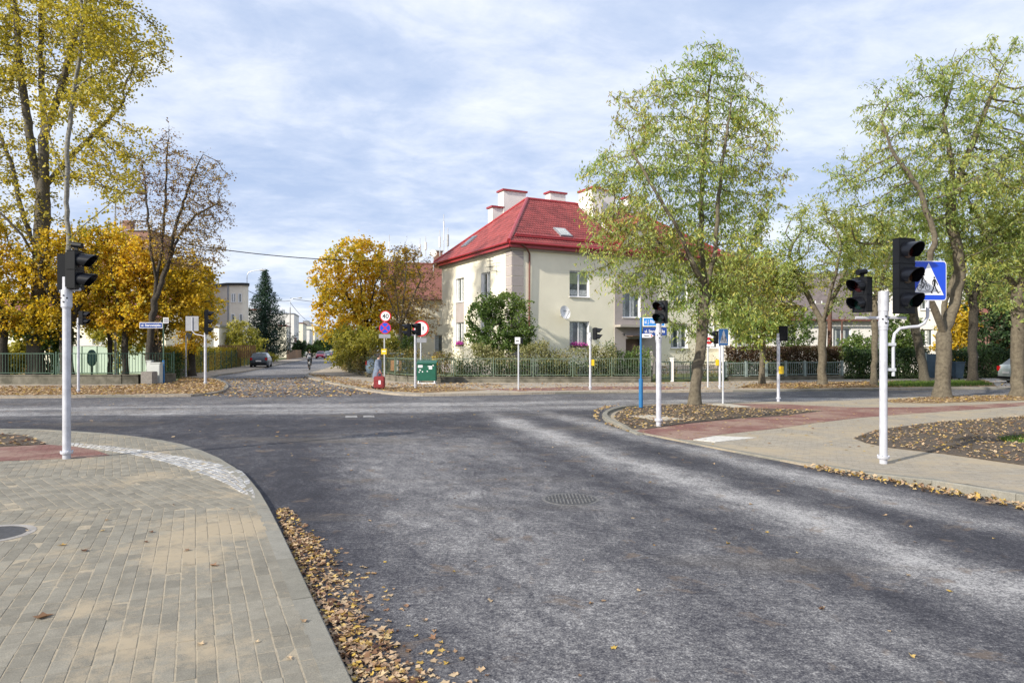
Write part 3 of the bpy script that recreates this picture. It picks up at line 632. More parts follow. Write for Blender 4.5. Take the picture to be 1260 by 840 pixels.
# drift in the gutter along the near-left kerb
def gut(px0, px1): pass
gp = [G(*p) for p in [(437, 846), (415, 800), (385, 740), (347, 650), (339, 626), (356, 626), (380, 650), (420, 700), (470, 745), (500, 790), (530, 846)]]
def pref_g(q):
    d = ((q @ np.array([.911, .413]))-.77)*(1.0-.35*np.clip((5.2-q[:, 1])/1.5, 0, 1)); cl = np.sin(q[:, 0]*9)*np.cos(q[:, 1]*7)*.5+.5
    return np.clip(1.05-d/(.23+.15*cl), 0.04, 1)*(.45+.55*cl)
scatter([gp], 0, 1900, .066, pref=pref_g, up=.014, big=True, tilt=.16, sd=3)
scatter([gp], .003, 900, .03, pref=pref_g, up=.012, sd=33, tones=(0, .8))
gp2 = [G(*p) for p in [(437, 846), (385, 740), (347, 650), (365, 640), (450, 690), (520, 760), (620, 846)]]
scatter([gp2], 0, 110, .065, up=.004, big=True, tilt=.08, sd=4, tones=(.3, 1))
# right gutter
gr_ = [(kx(y)-.01, y) for y in (10.3, 9.5, 8.8, 8.1, 7.4, 6.6)]+[(kx(y)-.32, y) for y in (6.6, 7.6, 8.6, 9.6, 10.3)]
scatter([gr_], 0, 420, .08, up=.05, big=True, tilt=.35, sd=5, tones=(.25, .9))
gi = [G(*p) for p in [(762, 499), (745, 503), (737, 508), (736, 514), (742, 519), (760, 524), (784, 531), (770, 531), (745, 523), (729, 514), (731, 505), (745, 500)]]
scatter([gi], 0, 160, .09, up=.03, tilt=.3, sd=6, tones=(.45, .95))
scatter([soil_i], .060, 95, .075, up=.02, sd=7, tones=(.35, .95))
scatter([soil_r], ZI+.016, 75, .08, up=.02, big=True, sd=8, tones=(.25, .9))
scatter([soil_l], ZL+.014, 90, .09, up=.02, sd=9)
scatter([soil_r2], ZI+.012, 90, .09, up=.02, sd=10, tones=(.15, .8))
scatter([right], ZI+.004, 2.2, .075, up=.004, tilt=.1, sd=11, tones=(.2, .8))
scatter([red1], ZI+.006, 9, .07, up=.004, tilt=.1, sd=12, tones=(.3, .9))
vl = [Gf(p) for p in [(-500, 481), (0, 476), (150, 474.5), (210, 471), (222, 464), (262, 466), (278, 472), (275, 480), (250, 484.6), (150, 486), (0, 487), (-500, 490)]]
scatter([vl], ZF+.008, 75, .12, up=.03, sd=13, tones=(.1, .95))
vr = [Gf(p) for p in [(378, 460), (400, 461.5), (430, 466), (470, 471.5), (600, 471.5), (620, 476), (560, 481), (520, 484), (480, 482.5), (450, 478.5), (425, 473.7), (400, 468.5)]]
scatter([vr], ZF+.008, 38, .13, up=.02, sd=14, tones=(.1, .95))
scatter([[Gf(p) for p in [(600, 472), (1300, 468), (1300, 476), (960, 478.5), (727, 480.5), (600, 482)]]], ZF+.01, 14, .11, up=.02, sd=15, tones=(.1, .9))
scatter([[Gf(p) for p in [(905, 477), (925, 472.5), (1000, 470.3), (1110, 469), (1110, 476), (960, 478.2)]]], ZF+.01, 60, .11, up=.02, sd=16, tones=(.05, .8))
# leaves strewn over the mouth of the side street and thinly over the asphalt
mouth = [G(*p) for p in [(245, 487), (278, 482), (285, 474), (275, 466), (375, 464), (400, 470), (430, 476), (470, 484), (420, 488), (300, 489)]]
scatter([mouth], .002, 26, .13, up=.01, sd=17, tones=(.15, .9))
scatter([[G(*p) for p in [(-100, 487), (480, 487), (700, 488), (900, 488), (740, 500), (600, 530), (330, 560), (250, 540), (0, 524), (-100, 520)]]], .002, .9, .085, up=.004, tilt=.1, sd=18)
scatter([[G(*p) for p in [(330, 560), (740, 520), (1240, 640), (1250, 840), (560, 846)]]], .002, 1.2, .06, up=.004, tilt=.08, big=True, sd=19, tones=(.1, .8))
# single leaves lying on the block pavement
lv = np.random.default_rng(5)
for (px, py, s_, tn) in [(127, 653, .06, .6), (34, 653, .06, .5), (77, 671, .08, .75), (104, 678, .10, .1), (186, 655, .07, .1), (231, 677, .07, .85), (262, 696, .09, .85), (247, 793, .06, .5), (316, 790, .045, .55), (374, 765, .07, .35), (356, 810, .06, .45), (52, 760, .13, .2), (214, 621, .05, .1), (285, 626, .06, .3), (132, 640, .07, .35), (179, 667, .06, .1)]:
    x, y = G(px, py, ZL); k = 10; rad = [1, .45, .8, .42, .7, .3, .7, .42, .8, .45]; vs = [(0, 0, 0)]
    for j in range(k):
        t_ = 2*math.pi*j/k; r_ = rad[j]*s_*.6*lv.uniform(.8, 1.2); vs.append((r_*math.cos(t_), r_*math.sin(t_)*.75, abs(math.sin(t_))*r_*.35+.002))
    o = np_mesh('fallen_leaf', vs, [(0, 1+j, 1+(j+1) % k) for j in range(k)], L['litter'], None, [tn]*k, loc=(x, y, ZL+.004))
    o.rotation_euler.z = lv.uniform(0, 6.3); tag(o, 'dry curled autumn leaf lying alone on the grey block pavement at the left', 'leaf', 'single leaves on the block pavement')
# grass tufts
def blades(poly, z, dens, h, sd):
    r = np.random.default_rng(sd); P = np.array(poly); lo, hi = P.min(0), P.max(0); q = lo+r.random((int((hi[0]-lo[0])*(hi[1]-lo[1])*dens), 2))*(hi-lo); q = q[inpoly(q, poly)]; n = len(q)
    a = r.random(n)*6.28; w = .012; d = np.c_[np.cos(a), np.sin(a), np.zeros(n)]*w; tip = np.c_[r.normal(0, .03, (n, 2)), h*r.uniform(.5, 1.2, n)]; c = np.c_[q, np.full(n, z)]
    V = np.stack([c-d, c+d, c+tip], 1).reshape(-1, 3); o = np_mesh('grass', V, np.arange(3*n).reshape(n, 3), L['grassb'], None, r.random(n)); o['kind'] = 'stuff'
blades([Gf(p) for p in [(1075, 472.5), (1110, 470.2), (1205, 469), (1222, 474), (1180, 475.4), (1085, 476)]], ZF+.01, 260, .14, 1)
blades([G(*p, ZI) for p in [(1228, 540), (1262, 537), (1300, 543), (1262, 546), (1236, 544)]], ZI+.01, 900, .07, 2)

# ================================================================ THE CORNER HOUSE
HA = R(28.0)
hs = thing('house', 'cream two-storey corner house with red hipped metal roof and white chimneys', 'house', (0, 41, 0), HA)
HW, HD, HE, HR = 17.2, 10.8, 7.95, 12.0
def wall_face(w, h, holes, depth=.18, z0=0.0):
    """front at y=0 facing -y, x 0..w, with reveals going to +y"""
    xs = sorted({0, w, *[q for hh in holes for q in (hh[0], hh[1])]}); zs = sorted({z0, h, *[q for hh in holes for q in (hh[2], hh[3])]})
    mb = MB()
    for a, b_ in zip(xs[:-1], xs[1:]):
        for c, d in zip(zs[:-1], zs[1:]):
            cx, cz = (a+b_)/2, (c+d)/2
            if any(hh[0] < cx < hh[1] and hh[2] < cz < hh[3] for hh in holes): continue
            mb.add([(a, 0, c), (b_, 0, c), (b_, 0, d), (a, 0, d)], [(0, 1, 2, 3)])
    return mb
def window(parent, x0, x1, z0, z1, kind='blind', depth=.16, sash=2, mtx=None, flowers=False, nofr=False, surround=True):
    """window > reveal, sill, pane, curtain; origin of the wall plane y=0 facing -y"""
    mtx = mtx or Matrix()
    w = x1-x0; h = z1-z0
    fr = MB(); t_ = .07
    yb = depth
    for c, d in (((x0+t_/2, yb, (z0+z1)/2), (t_, .06, h)), ((x1-t_/2, yb, (z0+z1)/2), (t_, .06, h)), (((x0+x1)/2, yb, z0+t_/2), (w-2*t_, .06, t_)), (((x0+x1)/2, yb, z1-t_/2), (w-2*t_, .06, t_))): fr.box(c, d, mtx=mtx)
    for k in range(1, sash): fr.box((x0+w*k/sash, yb-.004, (z0+z1)/2), (.11, .06, h-2*t_), mtx=mtx)
    f = fr.build('window', M['frame'], parent)
    rv = MB()     # white painted reveal
    rv.add([(x0, 0, z0), (x0, depth+.05, z0), (x0, depth+.05, z1), (x0, 0, z1)], [(0, 3, 2, 1)], mtx)
    rv.add([(x1, 0, z0), (x1, depth+.05, z0), (x1, depth+.05, z1), (x1, 0, z1)], [(0, 1, 2, 3)], mtx)
    rv.add([(x0, 0, z1), (x1, 0, z1), (x1, depth+.05, z1), (x0, depth+.05, z1)], [(0, 3, 2, 1)], mtx)
    rv.add([(x0, 0, z0), (x1, 0, z0), (x1, depth+.05, z0), (x0, depth+.05, z0)], [(0, 1, 2, 3)], mtx)
    rv.build('reveal', M['frame'], f)
    MB().box(((x0+x1)/2, .03, z0-.025), (w+.10, .16+.06, .04), mtx=mtx).build('sill', M['whiter'], f)
    for k in range(sash):
        a = x0+w*k/sash+(t_ if k == 0 else .055); b_ = x0+w*(k+1)/sash-(t_ if k == sash-1 else .055)
        MB().box(((a+b_)/2, yb+.002, (z0+z1)/2), (b_-a-.004, .012, h-2*t_-.004), mtx=mtx).build('pane', M['glass'], f)
        if kind == 'blind':
            MB().box(((a+b_)/2, yb-.012, z1-t_-h*.25), (b_-a-.03, .008, h*.42), mtx=mtx).build('blind', M['curtain'], f)
            MB().box(((a+b_)/2, yb-.013, z0+t_+h*.13), (b_-a-.05, .008, h*.2), mtx=mtx).build('lace', M['lace'], f)
        elif kind == 'lace':
            MB().box((a+(b_-a)*.25, yb-.012, (z0+z1)/2), ((b_-a)*.4, .008, h-2*t_-.05), mtx=mtx).build('curtain', M['lace'], f)
    if flowers:
        MB().box(((x0+x1)/2, -.02, z0+.07), (w-.15, .14, .12), mtx=mtx).build('flower_box', M['darkwood'], f)
        r = np.random.default_rng(int(x0*100)); n = 260
        c = np.c_[r.uniform(x0+.1, x1-.1, n), r.normal(-.03, .05, n), z0+.15+np.abs(r.normal(.06, .08, n))]
        a = r.normal(0, 1, (n, 3)); a /= np.linalg.norm(a, axis=1)[:, None]; b2 = np.cross(a, r.normal(0, 1, (n, 3))); b2 /= np.linalg.norm(b2, axis=1)[:, None]
        V = np.stack([c-a*.035, c+b2*.03, c+a*.035, c-b2*.03], 1).reshape(-1, 3)
        V = np.array([tuple(mtx @ Vector(p)) for p in V]); np_mesh('flowers', V, np.arange(4*n).reshape(n, 4), M['pink'], f)['kind'] = 'stuff'
    return f
# openings: right-hand front (x along the street front), left-hand side (mirrored onto the other wall)
HF = [(4.0, 5.45, 1.85, 3.5), (4.0, 5.45, 5.0, 6.62), (8.0, 9.45, 3.82, 5.42), (12.0, 13.45, 1.85, 3.5), (12.0, 13.45, 5.0, 6.62), (15.0, 16.3, 1.85, 3.5), (15.0, 16.3, 5.0, 6.62)]
HL = [(2.87, 4.2, 1.95, 3.6), (2.87, 4.2, 5.0, 6.62), (6.9, 8.25, 1.95, 3.6), (6.9, 8.25, 5.0, 6.62)]
door = (8.25, 9.35, .35, 2.45)
mf = Matrix()
ml = Matrix(((0, 1, 0, 0), (-1, 0, 0, 0), (0, 0, 1, 0), (0, 0, 0, 1)))
# left wall runs along +y with outward normal -x: local (x,y)->(y, D-x)
ml = Matrix(((0, 1, 0, 0), (-1, 0, 0, HD), (0, 0, 1, 0), (0, 0, 0, 1)))
wf = wall_face(HW, HE, HF+[door]); 
wl = MB(); src = wall_face(HD, HE, [(HD-b_, HD-a, c, d) for a, b_, c, d in HL]); wl.add(src.v, src.f, ml)
wf.add(wl.v, wl.f); wf.add([(HW, 0, 0), (HW, HD, 0), (HW, HD, HE), (HW, 0, HE)], [(0, 1, 2, 3)]); wf.add([(0, HD, 0), (HW, HD, 0), (HW, HD, HE), (0, HD, HE)], [(0, 3, 2, 1)])
wobj = wf.build('wall', M['cream'], hs)
for i, q in enumerate(HF): window(hs, *q, kind=('lace', 'blind', 'lace', 'lace', 'blind', 'lace', 'blind')[i], flowers=(i == 0))
for i, (a, b_, c, d) in enumerate(HL): window(hs, HD-b_, HD-a, c, d, kind='lace', mtx=ml, flowers=(i == 2))
# mauve quoins at the corner, stair bay with arched head, spandrels, base, cornice
qm = MB()
z = .7
while z < HE-.35:
    h = min(.58, HE-.36-z)
    qm.box((.37, -.006, z+h/2-.01), (.78, .05, h-.02)); qm.box((-.006, .40, z+h/2-.01), (.05, .74, h-.02))
    z += .6
qo = qm.build('corner_quoin', M['mauve'], hs)
sb = MB()
bx0, bx1, bz1 = 7.38, 10.75, 6.1
arc = [(bx0, .0), (bx1, .0)]+[((bx0+bx1)/2+(bx1-bx0)/2*math.cos(t_), bz1+.62*math.sin(t_)) for t_ in [math.pi*i/14 for i in range(15)]]
# bay surface with holes: strips round the window and the door
def strip(x0, x1, z0, z1): sb.box(((x0+x1)/2, -.012, (z0+z1)/2), (x1-x0, .045, z1-z0))
strip(bx0, 8.0, .0, bz1); strip(9.45, bx1, 0, bz1); strip(8.0, 9.45, 5.42, bz1); strip(8.0, 9.45, 2.45, 3.82); strip(8.0, 8.25, 0, 2.45); strip(9.35, 9.45, 0, 2.45)
sb.add([(x, -.034, zz) for x, zz in arc[2:]], [tuple(range(15))[::-1]])
sb.build('stair_bay', M['mauve'], hs)
for (a, b_, c, d) in ((HD-8.25, HD-6.9, 3.62, 4.97), (HD-4.2, HD-2.87, 3.62, 4.97)): MB().box(((a+b_)/2, -.004, (c+d)/2), (b_-a, .03, d-c), mtx=ml).build('spandrel', M['mauve'], hs)
MB().box((9.0, -.30, 3.25), (3.2, .62, .14)).build('porch_ledge', M['cornice'], hs)
MB().box((9.05, -.35, 2.62), (1.5, .7, .06)).build('door_canopy', M['darkwood'], hs)
dr = MB().box((8.8, .12, 1.4), (1.10, .06, 2.1)).build('door', M['darkwood'], hs)
MB().cyl((9.2, .05, 1.35), .02, .14, 8).build('handle', M['zinc'], dr)
lp = MB(); lp.box((8.0, -.10, 2.75), (.03, .2, .03)); lp.cyl((8.0, -.2, 2.62), .06, .16, 8, r2=.03); lp.build('door_lamp', M['black'], hs)
bs = MB(); bs.box((HW/2, -.03, .35), (HW+.06, .06, .7)); bs.box((-.03, HD/2, .35), (.06, HD, .7)); bs.build('plinth', M['mauve'], hs)
cn = MB(); cn.box((HW/2, -.09, HE-.18), (HW+.36, .18, .34)); cn.box((-.09, HD/2+.02, HE-.18), (.18, HD+.3, .34)); cn.box((HW/2, -.13, HE-.05), (HW+.44, .26, .07)); cn.box((-.13, HD/2+.02, HE-.05), (.26, HD+.36, .07)); cn.build('cornice', M['cornice'], hs)
# roof
OV = .42
ex0, ex1, ey0, ey1, ez = -OV, HW+OV, -OV, HD+OV, HE+.10
rx0, rx1, ry, rz_ = 4.06, HW-4.4, HD/2, HR
def tiled_plane(p0, p1, q0, q1, name, parent, course=.34, wave=.19, ntile=4):
    """eave p0->p1, ridge q0->q1: rows of pressed tiles with a step per course and a wave across"""
    p0, p1, q0, q1 = map(Vector, (p0, p1, q0, q1)); ed = (p1-p0).normalized(); Lh = (p1-p0).length
    up = (q0-p0)-ed*((q0-p0).dot(ed)); hgt = up.length; up.normalize(); n = ed.cross(up).normalized()
    if n.z < 0: n = -n
    a0 = 0; a1 = (q0-p0).dot(ed); b0 = Lh; b1 = (q1-p0).dot(ed)
    rows = int(hgt/course); V = []; Fc = []
    gx = np.arange(0, Lh+1e-6, wave/ntile)
    prof = np.array([0, .55, 1, .55])[:ntile]*.032
    for r_ in range(rows+1):
        s0, s1 = r_*course, min(hgt, (r_+1)*course+.0)
        if s1-s0 < .01: continue
        def lim(s_): t_ = s_/hgt; return a0+(a1-a0)*t_, b0+(b1-b0)*t_
        la, lb = lim(s0); ma, mb_ = lim(s1)
        base = len(V)
        for s_, lo, hi, h in ((s0, la, lb, -.012), (s0, la, lb, .034), (s1, ma, mb_, .004)):
            for j, x in enumerate(gx):
                xx = min(max(x, lo), hi); V.append(tuple(p0+ed*xx+up*s_+n*(h+(prof[j % ntile] if h > -.01 else 0))))
        k = len(gx)
        for j in range(k-1):
            if gx[j+1] < min(la, ma)-.05 or gx[j] > max(lb, mb_)+.05: continue
            Fc.append((base+j, base+j+1, base+k+j+1, base+k+j)); Fc.append((base+k+j, base+k+j+1, base+2*k+j+1, base+2*k+j))
    return np_mesh(name, V, Fc, M['redroof'], parent)
A, B, C_, D_ = (ex0, ey0, ez), (ex1, ey0, ez), (ex1, ey1, ez), (ex0, ey1, ez)
E_, F_ = (rx0, ry, rz_), (rx1, ry, rz_)
tiled_plane(A, B, E_, F_, 'roof', hs); tiled_plane(D_, A, E_, E_, 'roof', hs)
MB().add([B, C_, F_], [(0, 1, 2)]).build('roof', M['redroof'], hs); MB().add([C_, D_, E_, F_], [(0, 1, 2, 3)]).build('roof', M['redroof'], hs)
rc_ = MB()
for a, b_ in ((A, E_), (E_, F_), (B, F_), (D_, E_)):
    rc_.tube([Vector(a)+Vector((0, 0, .03)), Vector(b_)+Vector((0, 0, .05))], .12, 8)
rc_.build('ridge_cap', M['redtrim'], hs, smooth=True)
gt = MB(); gb = MB()
for a, b_ in ((A, B), (D_, A)):
    a, b_ = Vector(a), Vector(b_); d = (b_-a).normalized(); out = Vector((d.y, -d.x, 0))
    mid = (a+b_)/2; Lg = (b_-a).length; rz = math.atan2(d.y, d.x)
    gt.tube([a+out*.08+Vector((0, 0, -.08)), b_+out*.08+Vector((0, 0, -.08))], .085, 10)
    gb.box(tuple(mid-out*.03+Vector((0, 0, -.19))), (Lg-.02, .05, .30), rz)
    gb.box(tuple(mid-out*.22+Vector((0, 0, -.31))), (Lg-.5, .36, .02), rz)
gt.build('gutter', M['redtrim'], hs, smooth=True); gb.build('fascia', M['redtrim'], hs)
# snow guard band a little up the slope
sg = MB()
n0 = Vector((0, -math.sin(math.atan2(HR-ez, ry-ey0)), math.cos(math.atan2(HR-ez, ry-ey0))))
def upslope(x, s_): 
    a = math.atan2(HR-ez, ry-ey0); return Vector((x, ey0+s_*math.cos(a), ez+s_*math.sin(a)))
sg.tube([upslope(.3, .7)+n0*.16, upslope(HW-.3, .7)+n0*.16], .05, 6); sg.tube([upslope(.2, .58)+n0*.10, upslope(HW-.2, .58)+n0*.10], .05, 6)
for i in range(22): p = upslope(.5+i*.76, .62); sg.tube([p, p+n0*.18], .02, 4)
sg.build('snow_guard', M['redtrim'], hs)
dp = MB(); dp.tube([(.35, -.5, HE-.05), (.75, -.42, HE-.25), (1.13, -.10, HE-.55), (1.13, -.08, 4), (1.13, -.08, .2)], .055, 8); dp.build('downpipe', M['brownpipe'], hs, smooth=True)
# skylights
def skylight(x, s_, side):
    if side == 'front': a = math.atan2(HR-ez, ry-ey0); c = upslope(x, s_); m_ = Matrix.Translation(c) @ Matrix.Rotation(a, 4, 'X')
    else:
        a = math.atan2(HR-ez, rx0-ex0); c = Vector((ex0+s_*math.cos(a), x, ez+s_*math.sin(a))); m_ = Matrix.Translation(c) @ Matrix.Rotation(-R(90), 4, 'Z') @ Matrix.Rotation(a, 4, 'X')
    f = MB().box((0, 0, .08), (.86, 1.12, .14), mtx=m_).build('skylight', M['signgrey'], hs)
    MB().box((0, 0, .155), (.68, .92, .02), mtx=m_).build('pane', M['lace'] if side == 'front' else M['glass'], f)
skylight(4.1, 1.7, 'front'); skylight(7.6, 1.6, 'left')
# chimneys and fire wall
def chimney(x0, x1, y0, y1, z0, z1, capw=.10):
    c = MB().box(((x0+x1)/2, (y0+y1)/2, (z0+z1)/2), (x1-x0, y1-y0, z1-z0)).build('chimney', M['whiter'], hs)
    MB().box(((x0+x1)/2, (y0+y1)/2, z1+.06), (x1-x0+2*capw, y1-y0+2*capw, .12)).build('cap', M['redtrim'], c)
chimney(3.45, 5.25, 7.75, 8.6, 8.5, 13.0); chimney(2.62, 3.44, 7.85, 8.55, 8.2, 11.75)
chimney(6.6, 7.9, 6.6, 7.3, 10, 12.95)
fw = MB(); fx = 8.15
fw.add([(fx, .55, 8.75), (fx, ry, 12.25), (fx, ry+.4, 12.25), (fx, ry+.4, 9), (fx, .55, 8.4), (fx+.32, .55, 8.75), (fx+.32, ry, 12.25), (fx+.32, ry+.4, 12.25), (fx+.32, ry+.4, 9), (fx+.32, .55, 8.4)], [(0, 1, 2, 3, 4)[::-1], (5, 6, 7, 8, 9), (0, 5, 6, 1), (1, 6, 7, 2), (2, 7, 8, 3), (4, 9, 5, 0)][:])
fw.build('fire_wall', M['whiter'], hs)
chimney(8.0, 8.75, 3.3, 5.0, 10, 12.75); chimney(9.6, 10.9, 4.6, 5.9, 10.5, 13.0); chimney(12.4, 13.8, 5.0, 6.0, 11, 12.9)
# gable over the stair bay
gx0, gx1, gzt = 7.2+.3, 11.4, 10.45
gm = (gx0+gx1)/2; 
MB().add([(gx0, -.02, HE), (gx1, -.02, HE), (gx1, -.02, 8.3), (gm, -.02, gzt), (gx0, -.02, 8.3)], [(0, 1, 2, 3, 4)]).build('gable', M['cream'], hs)
tiled_plane((gx0-.25, 3.7, 8.0), (gx0-.25, -.35, 8.0), (gm, 3.7, gzt+.12), (gm, -.35, gzt+.12), 'gable_roof', hs)
tiled_plane((gx1+.25, -.35, 8.0), (gx1+.25, 3.7, 8.0), (gm, -.35, gzt+.12), (gm, 3.7, gzt+.12), 'gable_roof', hs)
vg = MB(); vg.tube([(gx0-.25, -.37, 8.0), (gm, -.37, gzt+.13), (gx1+.25, -.37, 8.0)], .09, 6); vg.build('verge_trim', M['redtrim'], hs)
# satellite dish, aerial
sdh = MB(); 
rings = 6
dc = Vector((3.36, -.42, 3.98)); nrm = Vector((.12, -.97, .22)).normalized(); ta = nrm.cross(Vector((0, 0, 1))).normalized(); tb = ta.cross(nrm)
vs = [tuple(dc-nrm*.0)]; fs = []
for i in range(1, rings+1):
    r_ = .42*i/rings
    for j in range(20): t_ = 2*math.pi*j/20; vs.append(tuple(dc+ta*math.cos(t_)*r_*.92+tb*math.sin(t_)*r_+nrm*(r_/.42)**2*.09))
for j in range(20): fs.append((0, 1+j, 1+(j+1) % 20))
for i in range(rings-1):
    for j in range(20): fs.append((1+i*20+j, 1+(i+1)*20+j, 1+(i+1)*20+(j+1) % 20, 1+i*20+(j+1) % 20))
sdt = thing('satellite_dish', 'round white satellite dish fixed to the cream front wall between the windows', 'satellite dish', (0, 41, 0), HA)
sdh.add(vs, fs).build('dish', M['frame'], sdt, smooth=True)
ar = MB(); ar.tube([tuple(dc+tb*-.42), tuple(dc+nrm*.45-tb*.1)], .015, 5); ar.cyl(tuple(dc+nrm*.42-tb*.1), .035, .1, 8); ar.build('arm', M['signgrey'], sdt)
MB().tube([tuple(dc-nrm*.02), (3.36, -.0, 3.8)], .025, 6).build('bracket', M['zinc'], sdt)
text('HD+', .13, M['ink'], sdt, tuple(dc+nrm*.06+Vector((0, -.035, .08))))
ae = thing('television_aerial', 'bracket with television aerial bars on the sunlit left wall under the eave', 'aerial', (0, 41, 0), HA)
am = MB(); am.tube([(0, 1.9, 6.55), (-.5, 1.9, 6.55), (-.5, 1.9, 7.35)], .022, 5); am.build('mast', M['ink'], ae)
am = MB()
for zz, l in ((7.3, .55), (7.1, .4), (6.75, .6)): am.tube([(-.5, 1.9-l, zz), (-.5, 1.9+l, zz+.05)], .016, 4)
am.tube([(-.9, 1.6, 6.7), (-.2, 2.1, 6.78)], .014, 4); am.build('dipole', M['ink'], ae)

# ================================================================ WALLS AND FENCES
def fence(name, label, path, zb, wallh, fh, m, mw, panel=2.1, bar=.13, post=.06, gapped=True, wallt=.28, group=None, wide=False, skip=()):
    P = resample(path, panel); root = thing(name, label, 'fence', (P[0][0], P[0][1], 0), 0, group); o0 = Vector((P[0][0], P[0][1]))
    # low wall
    wb = MB()
    if wallh:
        fine = resample(path, .7)
        for i in range(len(fine)-1):
            a, b_ = Vector(fine[i])-o0, Vector(fine[i+1])-o0; d = (b_-a).normalized(); n = Vector((-d.y, d.x))*wallt/2
            wb.add([(*(a-n), zb-.1), (*(b_-n), zb-.1), (*(b_+n), zb-.1), (*(a+n), zb-.1), (*(a-n), zb+wallh), (*(b_-n), zb+wallh), (*(b_+n), zb+wallh), (*(a+n), zb+wallh)], [(0, 1, 5, 4), (2, 3, 7, 6), (4, 5, 6, 7)])
        wb.build('low_wall', mw, root)
        cp = MB()
        for i in range(len(fine)-1):
            a, b_ = Vector(fine[i])-o0, Vector(fine[i+1])-o0; d = (b_-a).normalized(); n = Vector((-d.y, d.x))*(wallt/2+.03)
            cp.add([(*(a-n), zb+wallh+.003), (*(b_-n), zb+wallh+.003), (*(b_+n), zb+wallh+.003), (*(a+n), zb+wallh+.003), (*(a-n), zb+wallh+.05), (*(b_-n), zb+wallh+.05), (*(b_+n), zb+wallh+.05), (*(a+n), zb+wallh+.05)], [(0, 1, 5, 4), (2, 3, 7, 6), (4, 5, 6, 7), (3, 2, 1, 0)])
        cp.build('coping', mw, root)
    zt = zb+wallh+(.05 if wallh else 0)
    bh = fh-.14; bme_ = MB().box((0, 0, 0), (.016, .016, bh)).mesh('bar', m)
    pw = .14 if wide else post
    pme = MB().box((0, 0, 0), (pw, pw*.7, fh+.08)).mesh('post', m)
    nbar = 0
    for i in range(len(P)-1):
        a, b_ = Vector(P[i])-o0, Vector(P[i+1])-o0; d = (b_-a).normalized(); ang = math.atan2(d.y, d.x)
        o = bpy.data.objects.new('post', pme); link(o, root); o.location = (a.x, a.y, zt+fh/2+.02); o.rotation_euler.z = ang
        if i in skip: continue
        g = .10 if gapped else .05; l = (b_-a).length-2*g; mid = (a+b_)/2
        fr = MB(); mt = Matrix.Translation((mid.x, mid.y, zt)) @ Matrix.Rotation(ang, 4, 'Z')
        fr.box((0, 0, fh-.03), (l, .035, .04), mtx=mt); fr.box((0, 0, .09), (l, .035, .04), mtx=mt)
        fr.box((-l/2+.018, 0, fh/2+.03), (.036, .032, fh-.14), mtx=mt); fr.box((l/2-.018, 0, fh/2+.03), (.036, .032, fh-.14), mtx=mt)
        pn = fr.build('fence_panel', m, root)
        k = int(l/bar)
        for j in range(1, k):
            p = a+d*(g+l*j/k); nbar += 1
            o = bpy.data.objects.new('bar', bme_); link(o, pn); o.location = (p.x, p.y, zt+fh/2+.03); o.rotation_euler.z = ang
    a = Vector(P[-1])-o0; o = bpy.data.objects.new('post', pme); link(o, root); o.location = (a.x, a.y, zt+fh/2+.02); o.rotation_euler.z = ang
    return root, P
fl = smoothpath(wall_l[1:4]+[(XA(214, 36.0), 36.0)], .5)
fence('garden_fence', 'dark green railing on a low concrete wall behind the leaf-covered pavement on the left', [wall_l[0]]+fl, ZF, .40, 1.06, M['darkgreen'], M['wallc'], panel=3.1, bar=.135)
rf = smoothpath([(SX(-1.0, 66), 66), (SX(-.9, 58), 58), (XA(443, 47), 47), (XA(478, 38.6), 38.6), (XA(511, 35.8), 35.8), (XA(600, 35.6), 35.6), (XA(700, 35.6), 35.6), (XA(800, 36.0), 36.0)], .6)
fence('garden_fence', 'light green railing on a low wall in front of the cream corner house', rf, ZF, .24, .95, M['greenfence'], M['wallc'], panel=2.0, bar=.13)
fence('garden_fence', 'grey-green railing with broad posts in front of the reddish hedge right of the house', [(XA(893, 37.2), 37.2), (XA(1036, 39.6), 39.6)], ZF, .16, .78, M['greyfence'], M['wallc'], panel=1.27, bar=.12, wide=True, gapped=False)
def gate(px0, px1, Y, py0, py1, label):
    x0, x1 = XA(px0, Y), XA(px1, Y); z0, z1 = ZA(py1, Y), ZA(py0, Y); w = x1-x0; h = z1-z0
    r = thing('garden_gate', label, 'gate', (x0, Y, z0)); f = MB()
    f.box((.025, 0, h/2), (.05, .05, h)); f.box((w-.025, 0, h/2), (.05, .05, h)); f.box((w/2, 0, h-.03), (w-.1, .04, .05)); f.box((w/2, 0, .12), (w-.1, .04, .05)); f.box((w/2, 0, h*.55), (w-.1, .03, .04)); f.build('gate_frame', M['darkgate'], r)
    for k in range(1, 9): MB().box((w*k/9, .0, h/2), (.014, .014, h-.12)).build('bar', M['darkgate'], r)
gate(806.5, 825, 36.3, 444.5, 467.5, 'narrow dark garden gate beside a white post, left of the wider dark gate')
gate(828.5, 850, 36.5, 444.5, 467.5, 'dark garden gate next to the locust trunk, right of the white post')
gate(851, 892, 36.9, 445, 467, 'wide dark vehicle gate behind the locust trunk and the no-entry sign')
p = thing('gate_post', 'short white painted post between two dark garden gates', 'post', (XA(826.7, 36.4), 36.4, ZF)); MB().box((0, 0, .6), (.16, .16, 1.2)).build('shaft', M['whiter'], p); MB().box((0, 0, 1.23), (.2, .2, .05)).build('cap', M['whiter'], p)
p = thing('concrete_post', 'thin concrete post with rounded top standing in the hedge behind the blue street-name post', 'post', (XA(801.5, 36.8), 36.8, ZF)); MB().box((0, 0, .75), (.13, .13, 1.5)).build('shaft', M['concrete'], p); MB().tube([(0, 0, 1.5), (0, 0, 1.56), (0, 0, 1.6)], [.08, .08, .03], 8).build('cap', M['concrete'], p)
